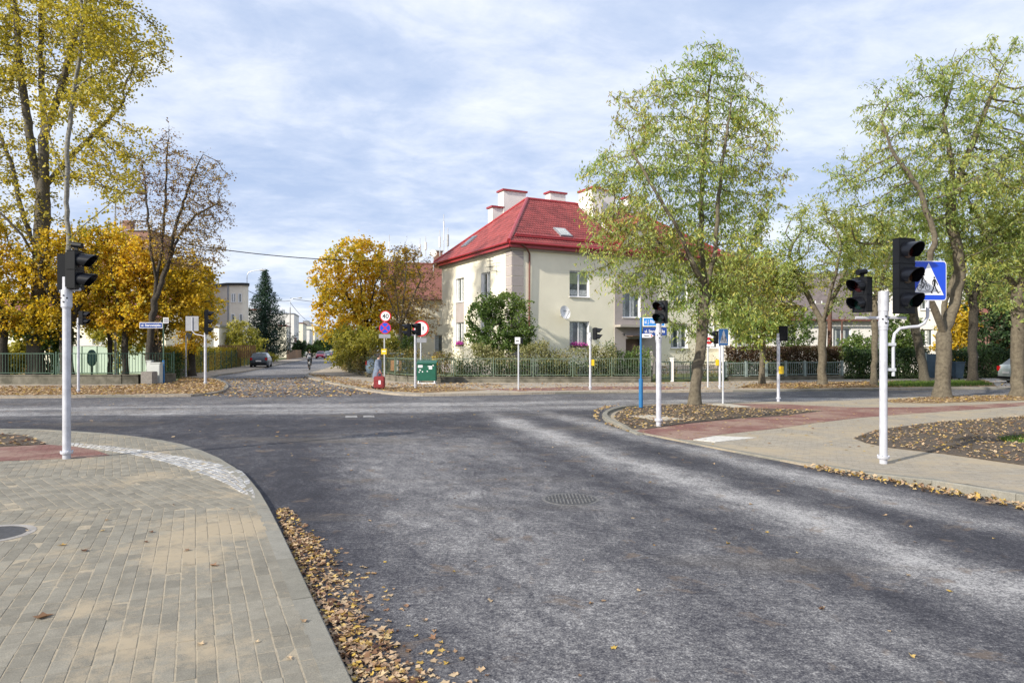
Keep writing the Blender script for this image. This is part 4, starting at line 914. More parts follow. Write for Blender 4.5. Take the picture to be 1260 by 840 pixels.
# mesh fence along the left side of the side street
P = resample([(SX(-11.0, 40), 40), (SX(-11.2, 78), 78)], 2.6)
msf = thing('mesh_fence', 'dark green post-and-mesh fence in front of the yellow-green hedge along the side street', 'fence', (P[0][0], P[0][1], 0)); o0 = Vector(P[0])
pme = MB().box((0, 0, .8), (.06, .06, 1.6)).mesh('post', M['darkgreen'])
for i, q in enumerate(P):
    o = bpy.data.objects.new('post', pme); link(o, msf); o.location = (q[0]-o0.x, q[1]-o0.y, ZF)
    if i < len(P)-1:
        a, b_ = Vector(q)-o0, Vector(P[i+1])-o0; wm = MB()
        for k in range(9): wm.tube([(a.x, a.y, .15+k*.17), (b_.x, b_.y, .15+k*.17)], .006, 3, False)
        for k in range(12): c = a.lerp(b_, (k+.5)/12); wm.tube([(c.x, c.y, .12), (c.x, c.y, 1.55)], .005, 3, False)
        wm.build('mesh_panel', M['darkgreen'], msf)
kb = thing('low_wall', 'low concrete footing wall under the mesh fence at the side street corner', 'wall', (0, 0, 0))
mb = MB(); a, b_ = Vector((SX(-10.9, 36.2), 36.2)), Vector((SX(-10.8, 44), 44)); d = (b_-a); mb.box(((a.x+b_.x)/2, (a.y+b_.y)/2, .3), (d.length, .25, .5), math.atan2(d.y, d.x)); mb.build('wall', M['wallc'], kb)
# board fences farther down the side street
def board_fence(c, y0, y1, h, m, label, bw=.16):
    P = resample([(SX(c, y0), y0), (SX(c, y1), y1)], bw+.03); root = thing('board_fence', label, 'fence', (P[0][0], P[0][1], ZF)); o0 = Vector(P[0])
    a, b_ = Vector(P[0])-o0, Vector(P[-1])-o0; ang = math.atan2((b_-a).y, (b_-a).x)
    me = MB().box((0, 0, h/2), (bw, .03, h)).mesh('board', m)
    for q in P[:300]: o = bpy.data.objects.new('board', me); link(o, root); o.location = (q[0]-o0.x, q[1]-o0.y, random.uniform(-.03, .03)); o.rotation_euler.z = ang
    rl = MB(); rl.box(((a.x+b_.x)/2, (a.y+b_.y)/2, h*.25), ((b_-a).length, .05, .07), ang); rl.box(((a.x+b_.x)/2, (a.y+b_.y)/2, h*.8), ((b_-a).length, .05, .07), ang); rl.build('rail', m, root)
board_fence(-11.9, 80, 104, 1.75, M['darkwood'], 'dark brown board fence beyond the parked dark hatchback')
board_fence(-11.5, 118, 150, 1.6, M['wood'], 'brown board fence beside the clipped round bush farther along the side street')
wf_ = thing('board_fence', 'light wooden fence showing above the yellow-green hedge in front of the pale round-cornered house', 'fence', (XA(269, 66), 66, ZF))
me = MB().box((0, 0, 1.5), (.15, .03, 1.2)).mesh('board', M['wood'])
for i in range(18): o = bpy.data.objects.new('board', me); link(o, wf_); o.location = (i*.18, i*.06, 0)
MB().box((1.6, .6, 1.2), (3.4, .05, .08), .32).build('rail', M['wood'], wf_)
lf = thing('board_fence', 'weathered wooden fence behind the bushes at the far left', 'fence', (XA(-60, 46), 46, 0))
me = MB().box((0, 0, .95), (.14, .03, 1.7)).mesh('board', M['wood'])
for i in range(36): o = bpy.data.objects.new('board', me); link(o, lf); o.location = (i*.165, 0, random.uniform(-.03, .03))
MB().box((3, .04, 1.3), (6, .05, .08)).build('rail', M['wood'], lf)

# ================================================================ TRAFFIC SIGNALS
def signal_head(parent, loc, facing, lens, sec=.30, w=.27, vis=.26, cap=None):
    """housing > lens, visor; local -Y is the face; hung with its bottom at loc"""
    n = len(lens); h = n*sec; d = .13
    mt = Matrix.Translation(loc) @ Matrix.Rotation(R(facing-270), 4, 'Z')
    mb = MB(); mb.box((0, .0, h/2), (w, d, h), mtx=mt)
    for k in range(n+1): mb.box((0, -.003, min(max(k*sec, .008), h-.008)), (w+.012, d+.012, .016), mtx=mt)
    mb.box((0, d/2+.02, h*.5), (w*.72, .045, h*.9), mtx=mt)
    hd = mb.build('signal_head', M['black'], parent, bevel=.006)
    for k, c in enumerate(lens):
        zc = h-(k+.5)*sec; r = min(sec, w)*.37
        lm = {'r': M['redlens'], 'a': M['amberlens'], 'g': M['greenlens']}[c]
        lb = MB(); vs = [tuple(mt @ Vector((0, -d/2-.035, zc)))]; fs = []
        for i, (rr, yy) in enumerate(((.5, -.028), (.85, -.012), (1.0, -.004))):
            for j in range(16): t_ = 2*math.pi*j/16; vs.append(tuple(mt @ Vector((math.cos(t_)*r*rr, -d/2+yy, zc+math.sin(t_)*r*rr))))
        for j in range(16): fs.append((0, 1+(j+1) % 16, 1+j))
        for i in range(2):
            for j in range(16): fs.append((1+i*16+j, 1+i*16+(j+1) % 16, 1+(i+1)*16+(j+1) % 16, 1+(i+1)*16+j))
        lb.add(vs, fs); lb.build('lens', lm, hd, smooth=True)
        # hood: long on top, cut away below
        vb = MB(); NN = 22; vs = []; fs = []
        for j in range(NN+1):
            t_ = R(-42+264*j/NN); s_ = max(0, math.sin(t_)); ln = vis*(.30+.70*(0.5+0.5*math.sin(t_))**1.1)
            for rr, yy in ((r*1.16, 0), (r*1.16, ln), (r*1.09, ln), (r*1.09, 0)):
                vs.append(tuple(mt @ Vector((math.cos(t_)*rr, -d/2-yy, zc+math.sin(t_)*rr*1.0-.10*yy))))
        for j in range(NN):
            for q in range(4): fs.append((j*4+q, j*4+(q+1) % 4, (j+1)*4+(q+1) % 4, (j+1)*4+q))
        fs += [(0, 3, 2, 1), (NN*4, NN*4+1, NN*4+2, NN*4+3)]
        vb.add(vs, fs); vb.build('visor', M['black2'], hd, smooth=True)
    return hd
def camera_detector(parent, loc, facing):
    mt = Matrix.Translation(loc) @ Matrix.Rotation(R(facing-270), 4, 'Z')
    mb = MB(); mb.tube([(0, .07, .09), (0, -.09, .07)], [.042, .046], 10, mtx=mt); mb.box((0, .0, .03), (.03, .05, .09), mtx=mt); mb.build('detector', M['black'], parent, smooth=True)
def pole(root, h, r, base=True, m='white_pole', collar=None, top=True):
    mb = MB(); mb.cyl((0, 0, -.05), r, h+.05, 20); o = mb.build('pole', M[m], root, smooth=True)
    if base:
        b_ = MB(); b_.cyl((0, 0, .09), r*1.55, .025, 20); b_.cyl((0, 0, .075), r*1.42, .016, 20)
        for k in range(4): a = R(45+90*k); b_.cyl((r*1.38*math.cos(a), r*1.38*math.sin(a), .11), .012, .02, 6)
        b_.build('flange', M[m], root)
    if collar:
        c = MB(); c.cyl((0, 0, collar), r*1.12, .05, 20); c.cyl((0, 0, collar+.05), r*1.25, .24, 20)
        for k in range(6): a = R(200+28*k); c.cyl((r*1.22*math.cos(a), r*1.22*math.sin(a), collar+.11), .01, .02, 6); 
        c.build('collar', M[m], root, smooth=True)
        bt = MB()
        for k in range(3):
            a = R(235+35*k)
            for zz in ((.16,) if k != 1 else (.1, .2)): bt.box((r*1.25*math.cos(a), r*1.25*math.sin(a), collar+zz), (.022, .022, .022), a)
        bt.build('bolt', M['ink'], root)
    return o
def button(root, z, ang, r):
    mb = MB(); mb.box((math.cos(R(ang))*(r+.05), math.sin(R(ang))*(r+.05), z), (.12, .12, .26), R(ang)); mb.build('push_button_box', M['yellow'], root, bevel=.012)
def stub(root, z, a, r, l):
    mb = MB(); mb.tube([(math.cos(R(a))*r*.5, math.sin(R(a))*r*.5, z), (math.cos(R(a))*l, math.sin(R(a))*l, z)], .022, 8); mb.build('bracket', M['white_pole'], root, smooth=True)
# near right: the tall white pole with the three-lamp head, pedestrian head and crossing sign
gx, gy = G(1087, 570, zR(0, 10.4))
zr = zR(0, gy)
t1 = thing('traffic_light', 'nearest white signal pole on the right with a three-lamp head and blue crossing sign', 'traffic light', (gx, gy, zr))
pole(t1, 2.60, .056, collar=2.02)
MB().cyl((0, 0, 2.30), .076, .30, 20).build('cap_sleeve', M['white_pole'], t1, smooth=True)
signal_head(t1, (.275, -.06, 2.26), 288, 'rag', sec=.375, w=.305, vis=.25)
signal_head(t1, (-.33, -.02, 2.28), 208, 'rg', sec=.265, w=.25, vis=.23)
camera_detector(t1, (-.33, -.02, 2.81), 200)
MB().tube([(-.42, 0, 2.20), (.34, 0, 2.20)], .022, 8).build('bracket', M['white_pole'], t1, smooth=True)
br = MB(); br.tube([(.16, .02, 1.32), (.16, .02, 1.85), (.18, .02, 1.96), (.26, .02, 2.04), (.40, .02, 2.06), (.54, .02, 2.07), (.63, .02, 2.12), (.68, .02, 2.22), (.685, .02, 3.04)], .024, 10); br.build('sign_arm', M['white_pole'], t1, smooth=True)
cb_ = MB(); 
for zz in (1.42, 1.80): cb_.box((.085, .01, zz), (.20, .05, .045))
cb_.build('clamp', M['zinc'], t1)
def figure_walk(mb, s=1, ox=0, oz=0, mir=1):
    P = lambda x, z: (ox+mir*x*s, oz+z*s)
    mb.disc(P(.0, .93), .055*s)
    mb.flat([P(-.06, .84), P(.07, .85), P(.09, .6), P(.06, .42), P(-.07, .42), P(-.05, .6)])
    mb.stroke([P(.05, .82), P(.16, .62), P(.22, .5)], .05*s); mb.stroke([P(-.04, .82), P(-.13, .66), P(-.12, .5)], .045*s)
    mb.stroke([P(.03, .45), P(.12, .24), P(.24, .02), P(.31, .04)], .065*s); mb.stroke([P(-.02, .45), P(-.07, .24), P(-.2, .03), P(-.14, .0)], .065*s)
def figure_bike(mb, s=1, ox=0, oz=0, rider=True):
    P = lambda x, z: (ox+x*s, oz+z*s)
    for x in (-.3, .3): mb.ring(P(x, .2), .2*s, .165*s, n=16)
    mb.stroke([P(-.3, .2), P(-.08, .2), P(.2, .5), P(-.15, .5), P(-.3, .2)], .03*s); mb.stroke([P(-.08, .2), P(-.17, .55)], .03*s); mb.stroke([P(.3, .2), P(.2, .5), P(.17, .62), P(.08, .62)], .03*s)
    if rider:
        mb.disc(P(.0, 1.1), .07*s); mb.stroke([P(-.14, .6), P(-.06, .95)], .13*s); mb.stroke([P(-.04, .9), P(.08, .72), P(.18, .66)], .05*s); mb.stroke([P(-.14, .6), P(.04, .48), P(-.04, .2)], .07*s)
def crossing_sign(root, c, facing, s=.6, blue='signblue', both=True):
    mb = MB(); q = s/2; r = .05
    def rr(q, r): return [(sx_*(q-r)+r*math.cos(R(a)), sz_*(q-r)+r*math.sin(R(a))) for sx_, sz_, a0 in ((1, 1, 0), (-1, 1, 90), (-1, -1, 180), (1, -1, 270)) for a in (a0, a0+30, a0+60, a0+90)]
    mb.flat(rr(q, r), 0, .004); o = mb.build('sign_plate', M['signwhite'], root); o.location = c; o.rotation_euler.z = R(facing-270)
    MB().flat(rr(q-.012, r-.008), -.004, .002).build('blue_field', M[blue], o)
    MB().flat(rr(q, r), .006, .004).build('sign_back', M['signgrey'], o)
    MB().flat([(-q*.82, -q*.72), (q*.84, -q*.72), (q*.02, q*.90)], -.006, .002).build('triangle', M['signwhite'], o)
    g = MB(); figure_bike(g, s*.36, -s*.13, -s*.25); figure_walk(g, s*.42, s*.16, -s*.31); g.stroke([(-s*.28, -s*.27), (s*.08, -s*.27)], .008); g.stroke([(s*.2, -s*.27), (s*.26, -s*.27)], .008); g.stroke([(s*.3, -s*.27), (s*.34, -s*.27)], .008)
    g.v = [(x, y-.008, z) for x, y, z in g.v]; g.build('pictogram', M['ink'], o); return o
crossing_sign(t1, (.675, .0, 2.76), 277)
# near left
gx, gy = G(82, 564, ZL)
t2 = thing('traffic_light', 'nearest white signal pole on the left with pedestrian heads seen from the side', 'traffic light', (gx, gy, ZL))
pole(t2, 2.83, .058, collar=2.34); MB().cyl((0, 0, 2.36), .078, .27, 20).build('cap_sleeve', M['white_pole'], t2, smooth=True)
signal_head(t2, (.125, .02, 2.64), 4, 'rg', sec=.30, w=.27, vis=.26)
signal_head(t2, (-.075, .09, 2.60), 100, 'rg', sec=.30, w=.19, vis=.22)
camera_detector(t2, (.14, .02, 3.25), 0)
MB().tube([(-.14, .04, 2.62), (.2, .02, 2.64)], .025, 8).build('bracket', M['white_pole'], t2, smooth=True)
# left, across the crossing road
def light(px, py, zb, label, ptop, r, heads, btn=None, collar=True, m='white_pole'):
    gx, gy = G(px, py, zb); h = ZA(ptop, gy)-zb
    t = thing('traffic_light', label, 'traffic light', (gx, gy, zb)); pole(t, h, r*.82, m=m, collar=(h-.42 if collar else None))
    for (hx, py0, py1, facing, lens, w) in heads:
        z0, z1 = ZA(py1, gy)-zb, ZA(py0, gy)-zb; X = XA(hx, gy)-gx; sec = (z1-z0)/len(lens)
        signal_head(t, (X, -.02, z0), facing, lens, sec=sec, w=w, vis=w*.9)
        MB().tube([(0, 0, z0+.06), (X, 0, z0+.06)], .022, 6).build('bracket', M[m], t)
    if btn: button(t, ZA(btn[0], gy)-zb, btn[1], r)
    return t, gx, gy
light(96.5, 483, ZF, 'slim white signal pole on the leaf-covered pavement behind the nearest left pole', 391, .058, [(102, 382.5, 400, 5, 'rg', .26)])
t, gx, gy = light(252.7, 473, ZF, 'signal pole with three-lamp head and grey sign back at the left side street corner', 409, .075, [(254.5, 381, 411, 20, 'rag', .30)], collar=False)
z_ = ZA(398, gy)-ZF; o = MB().box((XA(236, gy)-gx, .03, z_), (.62, .012, .70)).build('sign_plate', M['signgrey'], t)
MB().tube([(0, 0, ZA(414, gy)-ZF), (-.2, .0, ZA(412.5, gy)-ZF), (XA(237, gy)-gx+.12, 0, ZA(411, gy)-ZF), (XA(236.5, gy)-gx, 0, ZA(407, gy)-ZF), (XA(236.5, gy)-gx, 0, z_+.3)], .024, 8).build('sign_arm', M['white_pole'], t)
light(511, 477, ZF, 'signal pole with two back-to-back pedestrian heads in front of the green grit box', 412, .062, [(503, 398, 414, 190, 'rg', .26), (514.5, 397.5, 413, 215, 'rg', .28)], collar=False)
light(726.3, 479.5, ZF, 'slim white signal pole with a small pedestrian head in front of the cream house', 409, .06, [(732.5, 403, 418, 345, 'rg', .26)], btn=(446, 0))
light(810.5, 522, .08, 'white signal pole standing on the soil island left of the locust trunk', 398, .072, [(813.5, 370, 398, 232, 'rg', .26)])
light(885.8, 478.3, ZF, 'signal pole with yellow button half hidden behind the blue crossing sign', 409, .062, [(881, 407, 423, 190, 'rg', .26)], btn=(446, 180))
light(957.8, 493.5, ZI, 'white signal pole with a yellow button box at the far edge of the cycle path', 410, .062, [(963.5, 401, 419.5, 60, 'rg', .28)], btn=(455, 300))

# ================================================================ SIGNS
def disc_sign(root, px, py, r, Y, gx, z0, kind):
    c = (XA(px, Y)-gx, -.05, ZA(py, Y)-z0)
    mb = MB(); mb.disc((0, 0), r, 0, .004); o = mb.build('sign_plate', M['signred'], root, loc=c)
    if kind == 'stop':
        MB().disc((0, 0), r*.84, -.004, .002).build('blue_field', M['signblue'], o); g = MB(); g.stroke([(-r*.6, -r*.6), (r*.6, r*.6)], r*.16, -.006); g.stroke([(-r*.6, r*.6), (r*.6, -r*.6)], r*.16, -.0065); g.build('cross', M['signred'], o)
    else:
        MB().disc((0, 0), r*.80, -.004, .002).build('white_field', M['signwhite'], o)
        if kind == '40': text('40', r*1.15, M['ink'], o, (0, -.009, -.01), width=r*1.15)
        else:
            g = MB(); g.stroke([(r*.28, -r*.18), (r*.28, r*.22)], r*.14, -.006); g.stroke([(-r*.28, -r*.18), (-r*.28, r*.22)], r*.14, -.006); g.build('pictogram', M['ink'], o)
    return o
x, y = G(473, 469.5, ZF); h = ZA(383, y)-ZF
s1 = thing('road_sign', 'round 40 speed limit sign above a blue no-stopping disc near the woman with the suitcase', 'road sign', (x, y, ZF))
MB().cyl((0, 0, 0), .033, h, 10).build('pole', M['zinc'], s1)
disc_sign(s1, 474.5, 389, .29, y, x, ZF, '40'); disc_sign(s1, 474, 403.5, .31, y, x, ZF, 'stop')
MB().box((XA(473.5, y)-x, -.045, ZA(413.5, y)-ZF), (.60, .01, .20)).build('supplementary_plate', M['signgrey'], s1)
x, y = G(517.8, 471.5, ZF); h = ZA(396, y)-ZF
s2 = thing('road_sign', 'large round red-ringed white sign with a grey plate below, behind the twin signal heads', 'road sign', (x, y, ZF))
MB().cyl((0, 0, 0), .035, h, 10).build('pole', M['zinc'], s2); disc_sign(s2, 518, 404, .40, y, x, ZF, 'two')
MB().box((XA(519, y)-x, -.045, ZA(418.5, y)-ZF), (.48, .01, .22)).build('supplementary_plate', M['signgrey'], s2)
# white board with H on the fence, yellow notice, yellow gas box
x = XA(479, 35.4); hb = thing('hydrant_board', 'small white board with a black letter H fixed to the green railing', 'sign board', (x, 37.6, ZA(449.5, 37.6)))
MB().box((0, -.02, 0), (.62, .02, .56)).build('board', M['wood'], hb); MB().box((.0, -.034, 0), (.24, .01, .56)).build('field', M['signwhite'], hb); text('H', .52, M['ink'], hb, (0, -.042, 0), width=.19)
yb = thing('notice_board', 'square yellow notice on the sign post behind the woman', 'sign', (XA(472.5, 35.9), 35.9, ZA(432.5, 35.9))); MB().box((0, -.02, 0), (.27, .015, .28)).build('plate', M['yellow'], yb); MB().box((.0, -.03, .02), (.18, .005, .05)).build('stripe', M['signwhite'], yb)
yg = thing('gas_box', 'small yellow cabinet behind the fence next to the green grit box', 'cabinet', (XA(535.5, 36.8), 36.8, .14)); MB().box((0, 0, 1.0), (.30, .2, .42)).build('cabinet', M['yellow'], yg, bevel=.01); MB().box((0, 0, 1.23), (.36, .24, .04)).build('lid', M['yellow'], yg); MB().cyl((0, 0, 0), .04, .8, 8).build('pipe', M['yellow'], yg)
# green grit box
x0 = XA(513.3, 34.0); x1 = XA(536.5, 34.0); w = x1-x0
gb_ = thing('grit_box', 'dark green metal grit box with white stickers standing in front of the railing', 'grit box', ((x0+x1)/2, 34.2, ZF))
MB().box((0, 0, .56), (w, .62, .80)).build('box', M['binGreen'], gb_, bevel=.012)
MB().add([(-w/2-.03, -.36, .97), (w/2+.03, -.36, .97), (w/2+.03, .34, 1.10), (-w/2-.03, .34, 1.10), (-w/2-.03, -.36, 1.03), (w/2+.03, -.36, 1.03), (w/2+.03, .34, 1.16), (-w/2-.03, .34, 1.16)], [(0, 3, 2, 1), (4, 5, 6, 7), (0, 1, 5, 4), (1, 2, 6, 5), (2, 3, 7, 6), (3, 0, 4, 7)]).build('lid', M['binGreen'], gb_)
for sx_ in (-1, 1): MB().box((sx_*w*.42, 0, .08), (.05, .62, .16)).build('leg', M['signwhite'], gb_)
MB().box((0, -.3, .035), (w*.95, .04, .05)).build('skid', M['signwhite'], gb_)
for q, (a, c, ww, hh) in enumerate([(-.32, .86, .22, .12), (.22, .80, .16, .16), (-.33, .68, .07, .06), (-.2, .6, .05, .06), (.05, .62, .05, .05), (.36, .90, .06, .05), (-.38, .58, .05, .05), (.1, .86, .05, .04)]):
    MB().box((a*w, -.3125, c), (ww, .006, hh), 0, ).build('sticker', M['signwhite'], gb_)
# post with a small box sign in front of the house (bus-stop like)
x, y = G(638, 479.3, ZF); bt = thing('box_sign', 'thin grey post with a small white box sign in front of the green shrub', 'sign', (x, y, ZF)); hh = ZA(423, y)-ZF
MB().cyl((0, 0, 0), .035, hh+.1, 10).build('pole', M['zinc'], bt); MB().box((-.04, 0, hh+.14), (.22, .16, .27)).build('sign_plate', M['signwhite'], bt); MB().box((.13, .0, hh+.12), (.10, .2, .22)).build('housing', M['black'], bt)
MB().box((-.05, -.084, hh+.13), (.12, .006, .04)).build('printed_line', M['ink'], bt)
# street names on the left
x, y = G(201.3, 471.5, ZF); h = ZA(390.5, y)-ZF
sn = thing('street_name_post', 'blue post with the dark blue ul. Starowiejska street sign by the stone block', 'street sign', (x, y, ZF))
MB().cyl((0, 0, 0), .035, h, 10).build('pole', M['darkgreen'], sn, smooth=True); MB().cyl((0, 0, 0), .055, ZA(443, y)-ZF, 12).build('sleeve', M['postblue'], sn, smooth=True)
def name_plate(root, x0, x1, z0, z1, body, m, size, border=True, back='zinc', ft='signwhite', yy=-.04, rz=0):
    w, h = x1-x0, z1-z0; c = ((x0+x1)/2, yy, (z0+z1)/2)
    o = MB().box((0, 0, 0), (w, .02, h)).build('name_plate', M['signwhite'] if border else M[m], root, bevel=.004, loc=c, rz=rz)
    if border: MB().box((0, -.011, 0), (w-.05, .006, h-.05)).build('field', M[m], o)
    if body: text(body, size, M[ft], o, (0, -.0165, 0), width=w*.84)
    return o
sc = lambda px: XA(px, y)-x
name_plate(sn, sc(172.3), sc(200.6), ZA(403.8, y)-ZF, ZA(396.6, y)-ZF, 'ul. Starowiejska', 'nameblue', .17)
o = name_plate(sn, sc(201.5), sc(208), ZA(397.8, y)-ZF, ZA(390.8, y)-ZF, '', 'signgrey', .1)
x, y = G(228.8, 463.5, ZF); h = ZA(412, y)-ZF
s = thing('sign_pole', 'thin pale pole with a small dark plate seen from behind near the left corner', 'sign', (x, y, ZF)); MB().cyl((0, 0, 0), .04, h, 10).build('pole', M['zinc'], s)
MB().flat([(-.05, .45), (.42, .45), (.18, -.05)], .03, .01).build('sign_plate', M['signgrey'], s).location = (0, 0, h-.3)
# right street name post
x, y = G(788.6, 501, .08); h = ZA(390.5, y)-.08
sn = thing('street_name_post', 'bright blue post with stacked blue street-name plates and a small white arrow plate', 'street sign', (x, y, .08))
MB().cyl((0, 0, 0), .03, h, 12).build('pole', M['postblue'], sn, smooth=True); MB().cyl((0, 0, 0), .062, ZA(466, y)-.08, 14).build('sleeve', M['postblue'], sn, smooth=True); MB().cyl((0, 0, 0), .05, .05, 12).build('foot', M['zinc'], sn)
sc = lambda px: XA(px, y)-x
name_plate(sn, sc(790.6), sc(818), ZA(401.5, y)-.08, ZA(390.5, y)-.08, 'ul. J. Piłsudskiego', 'skyblue', .15)
name_plate(sn, sc(790.6), sc(820), ZA(412.5, y)-.08, ZA(402.8, y)-.08, 'ul. Starowiejska', 'nameblue', .13, border=False)
o = MB().flat([(0, -.055), (.26, -.055), (.33, 0), (.26, .055), (0, .055)], 0, .01).build('arrow_plate', M['signwhite'], sn); o.location = (sc(789.6), -.06, ZA(413, y)-.08)
text('Basen', .06, M['ink'], o, (.13, -.013, 0)); MB().flat([(.255, -.035), (.255, .035), (.30, 0)], -.011, .002).build('arrow', M['signred'], o)
# bicycle / no-entry board
x, y = G(871, 476.2, ZF); h = ZA(400, y)-ZF; s = thing('road_sign', 'tall white board with a bicycle above a red no-entry disc right of the locust trunk', 'road sign', (x, y, ZF))
MB().cyl((0, 0, 0), .035, h+.15, 10).build('pole', M['zinc'], s); x0, x1 = XA(865.6, y)-x, XA(878.2, y)-x; z0, z1 = ZA(426, y)-ZF, ZA(397.3, y)-ZF; mx = (x0+x1)/2; w = x1-x0
o = MB().box((0, 0, 0), (w, .02, z1-z0)).build('sign_plate', M['signwhite'], s, loc=(mx, -.05, (z0+z1)/2)); g = MB(); figure_bike(g, .42, 0, .02, False); g.v = [(a, b_-.011, c) for a, b_, c in g.v]; g.build('bicycle_symbol', M['ink'], o)
MB().disc((0, -.27), .155, -.0105, .003).build('red_disc', M['signred'], o); MB().box((0, -.0165, -.27), (.24, .004, .055)).build('white_bar', M['signwhite'], o)
MB().box((0, 0, (z1-z0)/2+.10), (w*.8, .02, .07)).build('top_plate', M['signgrey'], o)
x, y = G(889.6, 496.3, .08); h = ZA(406, y)-.08; s = thing('road_sign', 'blue square crossing sign on a thin pole behind the locust leaves', 'road sign', (x, y, .08)); MB().cyl((0, 0, 0), .03, h+.05, 10).build('pole', M['zinc'], s, smooth=True)
o = crossing_sign(s, (0, -.045, h-.22), 310, s=.52, blue='skyblue')
# boxes by the left wall
x0, x1 = XA(176.2, 33.6), XA(191, 33.6); b_ = thing('stone_block', 'rough squared granite block standing on the leaves in front of the grey cabinets', 'stone block', ((x0+x1)/2, 33.6, ZF)); 
me = MB().box((0, 0, .31), (x1-x0, .5, .62)); me.build('block', M['stone'], b_, bevel=.03)
b_ = thing('utility_cabinet', 'pale grey electrical cabinet with shallow roof between the stone block and the blue post', 'cabinet', (XA(192.5, 34.2), 34.2, ZF)); MB().box((0, 0, .5), (.48, .3, 1.0)).build('cabinet', M['cabinet'], b_, bevel=.01); MB().box((0, 0, 1.02), (.54, .36, .05)).build('lid', M['cabinet'], b_); MB().box((0, -.155, .5), (.42, .01, .85)).build('door', M['cabinet'], b_)
b_ = thing('utility_cabinet', 'narrow pale grey cabinet just behind the stone block', 'cabinet', (XA(184.5, 34.4), 34.4, ZF)); MB().box((0, 0, .55), (.22, .25, 1.1)).build('cabinet', M['cabinet'], b_, bevel=.01); MB().box((0, 0, 1.12), (.27, .3, .04)).build('lid', M['cabinet'], b_)
for px, py0, py1, lb in ((113, 430, 450.5, 'egg-shaped teal container behind the railing left of the slim trunks'), (67, 424, 449, 'egg-shaped teal container half hidden behind the nearest left signal pole')):
    Y = 38.5; h = ZA(py0, Y)-ZA(py1, Y); r = XA(px+5.4, Y)-XA(px, Y); b_ = thing('composter', lb, 'container', (XA(px, Y), Y, .14)); z0 = ZA(py1, Y)-.14
    k = 12; MB().tube([(0, 0, z0+h*(1-math.cos(math.pi*i/k))/2) for i in range(k+1)], [max(.01, r*math.sin(math.pi*i/k)**.8) for i in range(k+1)], 14).build('shell', M['teal'], b_, smooth=True)
    MB().cyl((0, 0, 0), .05, z0+.08, 8).build('stem', M['darkgreen'], b_)
# wheelie bin at the right hedge
b_ = thing('wheelie_bin', 'dark blue wheelie bin standing before the ivy hedge on the right', 'bin', (XA(1178, 39), 39, ZF)); 
MB().add([(-.2, -.2, .08), (.2, -.2, .08), (.2, .2, .08), (-.2, .2, .08), (-.26, -.27, .93), (.26, -.27, .93), (.26, .27, .93), (-.26, .27, .93)], [(0, 3, 2, 1), (4, 5, 6, 7), (0, 1, 5, 4), (1, 2, 6, 5), (2, 3, 7, 6), (3, 0, 4, 7)]).build('body', M['binblue'], b_, bevel=.01)
MB().box((0, 0, .965), (.58, .6, .06)).build('lid', M['binblue'], b_, bevel=.015)
for sx_ in (-1, 1): MB().cyl((sx_*.22-.02, .2, .1), .1, .04, 14, 'X').build('wheel', M['tyre'], b_)
b_ = thing('garden_door', 'blue-grey metal door in the ivy hedge between two tree trunks', 'door', (XA(1149, 39.6), 39.6, ZF)); MB().box((0, 0, .75), (.85, .05, 1.35)).build('leaf', M['binblue'], b_); MB().box((-.47, 0, .75), (.08, .1, 1.5)).build('post', M['greyfence'], b_); MB().box((.47, 0, .75), (.08, .1, 1.5)).build('post', M['greyfence'], b_)

# ================================================================ LAMPS, POLES, WIRES
def street_lamp(x, y, h, arm, label, grp=None, m='concrete', pr=(.15, .09)):
    t = thing('street_lamp', label, 'street lamp', (x, y, .05), 0, grp)
    MB().tube([(0, 0, 0), (0, 0, h-1.6)], list(pr), 10).build('pole', M[m], t, smooth=True)
    mb = MB(); a = 1 if arm > 0 else -1; A_ = abs(arm)
    mb.tube([(0, 0, h-2.0), (0, 0, h-.55), (a*.12*A_, 0, h-.18), (a*.35*A_, 0, h-.02), (a*A_, 0, h+.12)], .045, 8); mb.build('arm', M['zinc'], t, smooth=True)
    l = MB(); l.tube([(a*(A_-.05), 0, h+.12), (a*(A_+.12), 0, h+.12), (a*(A_+.5), 0, h+.12), (a*(A_+.7), 0, h+.12)], [.05, .13, .14, .05], 8); l.build('lamp_head', M['wirestain'], t, smooth=True); return t
lamps = [(304, 83, 334), (357, 128, 367.5), (384.7, 203, 395)]
lbs = ['concrete street lamp beside the pale round-cornered house, first on the side street', 'street lamp right of the spruce, second on the side street', 'distant street lamp before the row houses, third on the side street']
for (px, Y, pt), lb in zip(lamps, lbs): street_lamp(XA(px, Y), Y, ZA(pt, Y), 1.5, lb, 'lamps along the side street')
street_lamp(XA(142, 40), 40, ZA(240, 40), 1.15, 'thin street lamp with drooping head among the yellow trees on the left', m='wirestain', pr=(.06, .05))
t = thing('utility_pole', 'brown wooden utility pole with crossarm beside the white house on the right', 'utility pole', (XA(1021, 44), 44, .1)); h = ZA(372, 44)-.1
MB().tube([(0, 0, 0), (0, 0, h)], [.15, .13], 10).build('pole', M['brownwood'], t, smooth=True); MB().box((-.2, 0, h-.1), (1.6, .1, .1)).build('crossarm', M['concrete'], t)
for k in (-.9, -.5, .1, .5): MB().cyl((k, 0, h-.05), .035, .14, 8).build('insulator', M['signwhite'], t)
t = thing('utility_pole', 'thinner brown post just right of the wooden utility pole', 'utility pole', (XA(1036, 46), 46, .1)); h = ZA(390, 46)-.1; MB().tube([(0, 0, 0), (0, 0, h-.3)], .06, 8).build('pole', M['brownwood'], t); MB().tube([(-.25, 0, h), (0, 0, h-.35), (.25, 0, h)], .04, 6).build('fork', M['brownwood'], t)
